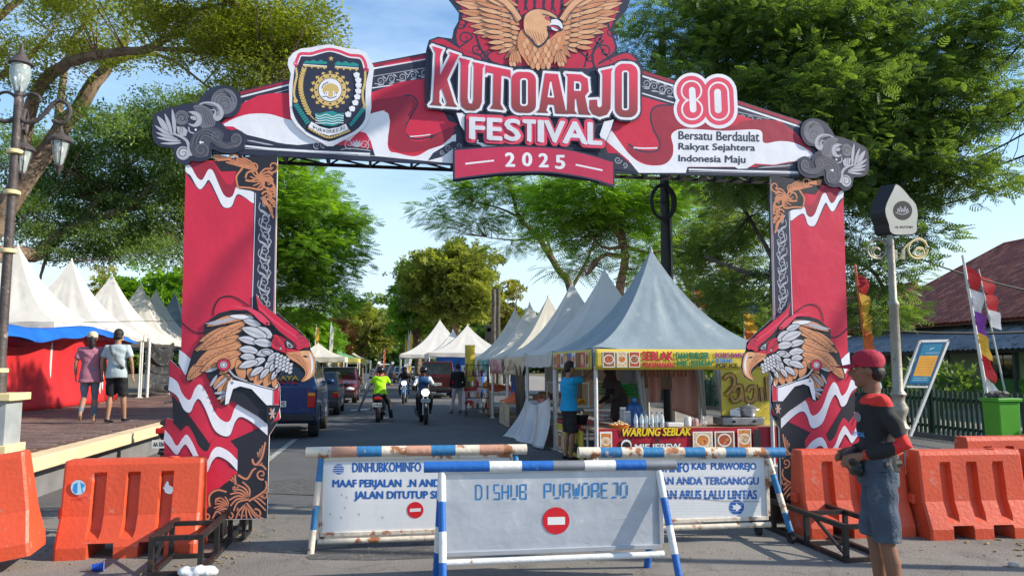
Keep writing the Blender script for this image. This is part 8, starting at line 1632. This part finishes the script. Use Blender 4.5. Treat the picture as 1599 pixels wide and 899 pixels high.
# ---- people farther down the road
q = ground(714, 645); person('man in black shirt and pale grey trousers, back turned, by the drinks rack', tuple(q), R(10), dict(kneeL=(-.14, 0, .48), ankleL=(-.2, .0, .08), toeL=(-.21, .15, .03)), SK2, cl('black_cloth', (.012, .012, .014)), 'long', cl('pale_grey_cloth', (.36, .35, .36)), 'long', shoe=BLK, vox=.022)
for k, (px, py, D_, rz_, sc, pc, hj, l_) in enumerate([(592, 612, 40, 20, (.50, .12, .14), (.40, .12, .14), (.5, .1, .12), 'pedestrian in pink headscarf and long pink dress beside the dark red car'), (650, 588, 62, 180, (.35, .38, .42), (.1, .1, .12), None, 'distant pedestrian in grey shirt on the right side of the road'), (664, 592, 55, 170, (.45, .06, .05), (.05, .05, .06), (.03, .02, .02), 'distant woman in red top and dark headscarf near the far tent'), (673, 594, 52, 200, (.50, .30, .05), (.05, .05, .06), None, 'distant person in mustard shirt left of the big car'),
        (583, 590, 60, 0, (.55, .52, .5), (.2, .2, .25), None, 'distant walker in white by the small yellow tents'), (668, 585, 66, 160, (.05, .05, .06), (.05, .05, .05), None, 'farthest dark clothed figure near the white tent')]):
    q = at_d(px, 572, D_); person(l_, (q.x, q.y, 0), R(rz_), None, SK2, cl('far_shirt_%s' % 'abcdefgh'[k], sc), 'long', cl('far_trousers_%s' % 'abcdefgh'[k], pc), 'long', hijab=cl('far_scarf_%s' % 'abcdefgh'[k], hj) if hj else None, vox=.035, hem=.5 if k == 0 else .8, ripple=0)
# ================================================================== vehicles
CHR = mat('chrome', (.6, .6, .6), .2, 1.0, .05, 3); TLR = mat('tail_light_red', (.45, .01, .01), .2, 0, .2, 8); HLW = mat('headlight_glass', (.75, .8, .85), .1, 0, .1, 8); TRIM = mat('black_trim', (.02, .02, .021), .5); AMB = mat('amber_lens', (.7, .25, .02), .25); PLT = mat('plate_white', (.66, .66, .62), .4)
def paint(name, c): 
    m = mat(name, c, .28, .25, .05, 1, 0); m.node_tree.nodes['Principled BSDF'].inputs['Coat Weight'].default_value = .6; return m
def wheel(t, x, y, r, w_, m=ALU, name='wheel'):
    o = MB().lathe([(r * .62, -w_ / 2), (r * .96, -w_ / 2), (r, -w_ * .3), (r, w_ * .3), (r * .96, w_ / 2), (r * .62, w_ / 2)], n=22, ax=Euler((0, R(90), 0)).to_matrix(), c=(x, y, r)).build(name, RUB, t, smooth=True)
    q = MB(); q.lathe([(0, -w_ * .40), (r * .2, -w_ * .42), (r * .64, -w_ * .36), (r * .64, w_ * .36), (r * .2, w_ * .42), (0, w_ * .4)], n=18, ax=Euler((0, R(90), 0)).to_matrix(), c=(x, y, r)); q.build('rim', m, o, smooth=True)
def plate(t, s_, x, y, z, w_=.40, h=.13, back=True):
    o = MB().box((x, y, z), (w_, .012, h)).build('number_plate', PLT, t); sg = -1 if back else 1
    vs_, fs = text_mesh(s_, .03); MB().add([(x + (u - .5) * w_ * .85 * -sg, y + sg * .0085, z + (v - .5) * h * .6) for u, v in vs_], fs).build('plate_text', BLK, o, fixn=False)
def car(name, label, loc, rz, col, W=1.7, H=1.85, belt=1.05, L_=4.2, rw=.12, hood=1.0, ws=.6, gc=.28, rr=.34, cat='car', txt='', lights='rear', roof=.84, bump=TRIM, vert=True):
    """rear at y = 0, front at y = L_"""
    t = thing(name, label, cat, loc, rz); w = W / 2; hb = belt - .02
    st = [(0.0, gc + .12, belt - .08, belt, w * .96, w * .90), (rw * .4, gc, belt, belt + .10, w, w * .93), (rw + .18, gc, belt, H, w, w * roof), (L_ - hood - ws, gc, belt, H, w, w * roof), (L_ - hood, gc, belt - .02, belt + .03, w, w * .90), (L_ - .25, gc, belt - .16, belt - .10, w * .97, w * .86), (L_, gc + .1, belt - .3, belt - .26, w * .88, w * .78)]
    rings = [[(-a, y, zb), (-a * 1.0, y, (zb + be) / 2), (-a, y, be), (-b_, y, tp), (b_, y, tp), (a, y, be), (a, y, (zb + be) / 2), (a, y, zb)] for y, zb, be, tp, a, b_ in st]
    MB().loft(rings).build('body', col, t, bevel=.045)
    def L3(s0, s1, u, v, sx): # point on the side glass
        y0, _, be0, tp0, a0, b0_ = st[s0]; y1, _, be1, tp1, a1, b1_ = st[s1]; be, tp, a, b_ = be0 + (be1 - be0) * u, tp0 + (tp1 - tp0) * u, a0 + (a1 - a0) * u, b0_ + (b1_ - b0_) * u
        return (sx * (a + (b_ - a) * v + .006), y0 + (y1 - y0) * u, be + (tp - be) * v)
    for sx in (-1, 1):
        for u0, u1 in ((.03, .34), (.37, .68), (.71, .98)): MB().add([L3(2, 3, u0, .12, sx), L3(2, 3, u1, .12, sx), L3(2, 3, u1, .86, sx), L3(2, 3, u0, .86, sx)], [(0, 1, 2, 3)]).build('side_window', DGL, t, fixn=False)
        wheel(t, sx * (w - .11), .72, rr, .21); wheel(t, sx * (w - .11), L_ - .75, rr, .21)
        MB().ball((sx * (w + .09), L_ - hood - ws * .5, belt + .08), (.10, .06, .07), 10, 8).build('door_mirror', col, t, smooth=True)
        for y in (L_ * .40, L_ * .62): MB().bar((sx * (w + .012), y, belt - .14), (sx * (w + .012), y + .14, belt - .14), .02, .03).build('door_handle', CHR, t)
        for y in (.72, L_ - .75): mb = MB(); mb.tube([(sx * (w - .01), y + (rr + .05) * math.cos(a), rr + (rr + .05) * math.sin(a)) for a in [k * math.pi / 10 for k in range(11)]], .028, 6); mb.build('wheel_arch', TRIM, t)
    s1, s2 = st[1], st[2]; f = lambda x, v: (x * (s1[5] + (s2[5] - s1[5]) * v), s1[0] + (s2[0] - s1[0]) * v - .012, s1[3] + (s2[3] - s1[3]) * v)
    g_ = MB().add([f(-.88, .06), f(.88, .06), f(.84, .88), f(-.84, .88)], [(0, 1, 2, 3)]).build('rear_window', DGL, t, fixn=False)
    s1, s2 = st[4], st[3]; f2 = lambda x, v: (x * (s1[5] + (s2[5] - s1[5]) * v), s1[0] + (s2[0] - s1[0]) * v + .012, s1[3] + (s2[3] - s1[3]) * v)
    MB().add([f2(-.93, .05), f2(.93, .05), f2(.9, .92), f2(-.9, .92)], [(0, 1, 2, 3)]).build('windscreen', DGL, t, fixn=False)
    MB().box((0, -.05, gc + .14), (W * .98, .16, .17)).build('rear_bumper', bump, t, bevel=.03); MB().box((0, L_ - .02, gc + .14), (W * .94, .2, .2)).build('front_bumper', bump if not vert else col, t, bevel=.04)
    for sx in (-1, 1):
        h = .32 if vert else .16; o = MB().box((sx * (w - .11), -.006, belt - .12 - h / 2), (.17, .05, h)).build('tail_light', TLR, t, bevel=.01); MB().box((sx * (w - .11), -.033, belt - .10 - h * .16), (.15, .01, h * .2)).build('indicator', AMB, o)
        MB().ball((sx * (w - .28), L_ - .05, belt - .34), (.20, .10, .085), 12, 8).build('headlight', HLW, t, smooth=True)
    MB().box((0, L_ + .0, belt - .42), (W * .5, .05, .13)).build('grille', TRIM, t, bevel=.01)
    if txt: plate(t, txt, 0, -.03, belt - .36); plate(t, txt, 0, L_ + .09, gc + .2, back=False)
    MB().bar((-.35, -.02, belt + .12), (.1, .0, belt + .2), .012).build('rear_wiper', TRIM, t); return t, g_
pb_ = ground(503, 683); BLU = paint('car_blue', (.004, .03, .12))
t, g_ = car('parked_van', 'parked blue van seen from behind, next to the left pillar', (pb_.x - .96, pb_.y - .35, 0), 0, BLU, 1.70, 1.74, 1.14, 3.7, .16, .8, .5, .34, .34, 'van', 'AA 1806 FZ', roof=.78)
for s_, x0_, x1_, z0_, z1_, m in (('SIDORAYA', -.55, .45, 1.30, 1.40, FY), ('JAYA', -.05, .45, 1.20, 1.27, FR)):
    vs_, fs = text_mesh(s_, .04); MB().add([(x0_ + (x1_ - x0_) * u, .02 + .22 * (z0_ + (z1_ - z0_) * v - 1.3), z0_ + (z1_ - z0_) * v) for u, v in vs_], fs).build('window_sticker', m, g_, fixn=False)
q = ground(531, 648); car('parked_car', 'small grey hatchback parked in front of the blue van', (q.x - .80, q.y - .4, 0), 0, paint('car_grey', (.07, .075, .08)), 1.56, 1.42, .88, 3.7, .35, .9, .6, .24, .29, txt='AA 8421 C', vert=False)
q = ground(556, 630); car('parked_car', 'maroon family car parked facing the camera behind the grey hatchback', (q.x - .82, q.y + 4.0, 0), math.pi, paint('car_maroon', (.09, .01, .015)), 1.66, 1.58, .98, 4.1, .3, .75, .75, .24, .31, txt='AA 9107 L', vert=False)
q = ground(683, 622); car('parked_car', 'dark red off road car with tall tail lights driving away on the right', (q.x, q.y, 0), R(-1), paint('car_dark_red', (.07, .010, .012)), 1.76, 1.86, 1.08, 4.4, .14, 1.0, .5, .34, .37, txt='AB 1730 UE')
for k, (px, D_, c, l_, rz_) in enumerate([(628, 75, (.45, .45, .46), 'distant silver car in the middle of the far road', 0), (611, 82, (.03, .03, .035), 'distant black car parked at the left beyond the tents', 0), (640, 92, (.6, .6, .6), 'farthest white car on the road', 0)]):
    q = at_d(px, 572, D_); car('far_car', l_, (q.x, q.y, 0), R(rz_), paint('far_paint_%s' % 'abc'[k], c), txt='', H=1.6, belt=.95)
def scooter(label, loc, rz, col, lead='rear', txt='AA 5532 KL', r=.27, front=None):
    """front wheel at +y"""
    t = thing('motor_scooter', label, 'motorbike', loc, rz)
    wheel(t, 0, -.58, r, .11, TRIM); wheel(t, 0, .66, r, .09, TRIM)
    b = MB(); b.loft([ell(b, (0, y, 0), w_, h_ / 2, 0) for y, w_, h_ in []]) if False else None
    b = MB(); n = 12
    b.loft([[(w_ * math.cos(a), y, z + h_ * math.sin(a)) for a in [k * 2 * math.pi / n for k in range(n)]] for y, z, w_, h_ in ((-.92, .72, .05, .05), (-.75, .66, .13, .10), (-.45, .58, .16, .16), (-.15, .52, .15, .16), (0, .40, .16, .10), (.25, .34, .17, .07), (.33, .42, .17, .1))]); b.loft([[(w_ * math.cos(a), y + .05 * math.sin(a), z) for a in [k * 2 * math.pi / n for k in range(n)]] for y, z, w_ in ((.36, .34, .14), (.40, .55, .20), (.44, .75, .19), (.46, .92, .12), (.44, 1.02, .10))]); melt(b, 'body_shell', col, t, .018, 3)
    MB().loft([[(w_ * math.cos(a), y, z + .045 * math.sin(a)) for a in [k * 2 * math.pi / n for k in range(n)]] for y, z, w_ in ((-.80, .80, .09), (-.5, .78, .15), (-.2, .74, .14), (-.02, .70, .10))]).build('seat', TRIM, t, smooth=True)
    MB().tube([(-.34, .30, 1.04), (-.20, .40, 1.06), (0, .45, 1.03), (.20, .40, 1.06), (.34, .30, 1.04)], .017, 8).build('handlebar', TRIM, t, smooth=True)
    for s_ in (-1, 1):
        MB().tube([(s_ * .06, .5, .8), (s_ * .07, .66, r)], .022, 8).build('fork', ALU, t); MB().tube([(s_ * .24, .40, 1.06), (s_ * .30, .40, 1.24)], .008, 6).build('mirror_stem', TRIM, t); MB().ball((s_ * .32, .40, 1.27), (.065, .015, .045), 12, 8).build('mirror', TRIM, t, smooth=True)
    MB().tube([(0, .40 , r + .31), (0, .66, r + .32), (0, .90, r + .18)], [.06, .06, .04], 10, flat=.5).build('front_fender', col, t, smooth=True); MB().tube([(0, -.35, r + .12), (0, -.7, r + .33), (0, -.98, r + .12)], [.05, .06, .05], 10, flat=.5).build('rear_fender', TRIM, t, smooth=True)
    MB().ball((0, .50, .88), (.11, .06, .10), 14, 10).build('headlight', front or HLW, t, smooth=True); MB().box((0, -.93, .70), (.20, .06, .08)).build('tail_light', TLR, t, bevel=.015)
    plate(t, txt, 0, -.97, .52, .26, .11); plate(t, txt, 0, .60, .66, .26, .09, back=False); MB().tube([(.14, -.1, .2), (.15, -.55, .26), (.15, -.85, .36)], [.03, .05, .045], 10).build('exhaust', TRIM, t, smooth=True); return t
SIT = dict(pelvis=(0, -.05, .86), hip=(.10, 0, .84), knee=(.19, .38, .72), ankle=(.17, .28, .33), toe=(.17, .42, .29), chest=(0, .02, 1.16), neck=(0, .05, 1.31), sh=(.175, .03, 1.27), el=(.27, .16, 1.07), wr=(.30, .40, 1.06), head=(0, .09, 1.455))
SBK = paint('scooter_black', (.015, .015, .018)); HBK = mat('helmet_black', (.012, .012, .014), .25)
lit = mat('lit_headlight', (1, .95, .85), .3, emit=2.5)
q = ground(593, 657); a_ = R(-4); scooter('black scooter with red tail light ridden away by the neon green shirted rider', tuple(q), a_, SBK)
J2 = dict(SIT); J2.update(kneeR=(.26, .20, .50), ankleR=(.34, .02, .09), toeR=(.37, .17, .04)); t, D, hd, HM = person('rider in neon green shirt and black helmet seen from behind', (q.x, q.y - .28, 0), a_, J2, SK, cl('neon_green_cloth', (.36, .75, .01)), 'short', cl('black_cloth', (.012, .012, .014)), 'long', shoe=cl('pink_shoe', (.5, .3, .3)), vox=.02, hem=.80); helmet(t, hd, HM, HBK, False)
q = ground(661, 660); a_ = R(180 + 3); scooter('black scooter with lit round headlight coming towards the camera', tuple(q), a_, SBK, front=lit, txt='AA 2741 QC')
VB = cl('navy_blue_vest', (.02, .09, .24)); WS = cl('white_shirt_cloth', (.6, .64, .68)); t, D, hd, HM = person('rider in blue vest and white sleeves facing the camera', (q.x, q.y + .28, 0), a_, SIT, SK, WS, 'long', cl('black_cloth', (.012, .012, .014)), 'long', shoe=BLK, vox=.02, hem=.80, paintf=lambda c: 1 if abs(c[0]) < .145 and c[1] < .2 else 0, smats=[WS, VB]); helmet(t, hd, HM, HBK, False)
q = ground(632, 629); a_ = R(180 - 6); scooter('blue scooter with lit headlight farther back in the middle of the road', tuple(q), a_, paint('scooter_blue', (.01, .08, .25)), front=lit, txt='AA 6098 TW')
person('rider with black headscarf on the farther blue scooter', (q.x, q.y + .28, 0), a_, SIT, SK2, cl('dark_brown_cloth', (.03, .018, .016)), 'long', cl('black_cloth', (.012, .012, .014)), 'long', hijab=cl('black_cloth', (.012, .012, .014)), vox=.03, hem=.8)
# motorbike parked between plaza edge and left pillar: only mirror, grip, tail and plate show
q = ground(250, 752); scooter('black motorbike parked between the plaza wall and the left pillar with one oval mirror showing', (q.x, q.y + .97, 0), 0, SBK, txt='AA 3364 FH')
for k, (px, D_, l_) in enumerate([(621, 52, 'motorbike parked at the left side by the yellow tents'), (612, 58, 'second motorbike parked beyond the yellow tents'), (648, 50, 'motorbike waiting at the right side of the far road')]): q = at_d(px, 572, D_); scooter(l_, (q.x - (1.2 if k < 2 else 0), q.y, 0), R(170 + 8 * k), SBK, txt='AA 7%d15 B' % k)
# white T footed frame leaning left of the green rider
fr = ground(560, 641); f_ = thing('steel_frame_stand', 'white steel frame with T shaped feet leaning left of the neon green rider', 'frame', tuple(fr)); tp = at_d(592, 566, 23.5) - Vector(fr)
for k, off in enumerate(((0, 0, 0), (.42, .5, 0))):
    o_ = Vector(off); MB().tube([o_, o_ + tp], .045, 8).build('upright', WHT, f_, smooth=True); MB().tube([o_ + Vector((-.3, -.15, .02)), o_ + Vector((.3, .15, .02))], .028, 8).build('foot', POLEM, f_, smooth=True)
for t_ in (.35, .65, .97): MB().tube([tp * t_, tp * t_ + Vector((.42, .5, 0))], .022, 8).build('cross_bar', POLEM, f_)
# drinks rack and signs by the black shirted man
q = ground(745, 650); rk = thing('drinks_rack', 'black wire drinks rack with shelves left of the cloth covered table', 'rack', tuple(q))
for x in (-.35, .35):
    for y in (-.2, .2): MB().tube([(x, y, 0), (x, y, 1.7)], .014, 6).build('rack_post', TRIM, rk)
for z in (.25, .6, .95, 1.3, 1.65):
    MB().box((0, 0, z), (.74, .44, .02)).build('shelf', TRIM, rk)
    if z < 1.4:
        for i in range(5): MB().lathe([(0, 0), (.04, 0), (.04, .13), (.015, .17), (.015, .2), (0, .2)], n=8, c=(-.28 + i * .14, -.08 + .05 * (i % 2), z + .01)).build('drink_bottle', (ALU, FR, WHT, FOOD[1], PMG)[(i + int(z * 10)) % 5], rk, smooth=True)
q = ground(737, 642); sg_ = thing('poster_board', 'white A frame board with pink and red product pictures behind the black shirted man', 'signboard', tuple(q)); MB().box((0, .1, .85), (.75, .03, 1.6), (R(-8), 0, 0)).build('board', WHT, sg_)
P = Print(lambda a, b, l: Vector((q.x + a, q.y + .04 + (b - .85) * .14 - l, b)), .0003)
for i, z in enumerate((.95, .72, 1.18)): P.fill([(-.3, z), (.18, z + .04), (.18, z + .22), (-.3, z + .18)], (PINK, RED, PINK)[i])
P.disc((-.1, .3), .17, SR, ry=.1); P.text('ES TEH', [(-.28, 1.58), (.28, 1.58), (.28, 1.46), (-.28, 1.46)], BLK, .03); P.build('board_print', sg_)
q = ground(735, 652); cloth('yellow_banner', 'narrow vertical yellow banner with black marks beside the far stall', 'banner', lambda u, v: (q.x + .05 + .35 * u, q.y + 2.5 + .02 * math.sin(u * 8), 2.35 - 1.5 * v), 6, 8, YEL)
cloth('blue_drape', 'deep blue drape under the far wrinkled white tent', 'drape', lambda u, v: (lambda c: (c.x - 1.6 + 2.6 * u, c.y - 2.1 + .06 * math.sin(u * 20), 2.2 - 2.0 * v))(at_d(722, 572, 43)), 24, 6, BLUC)
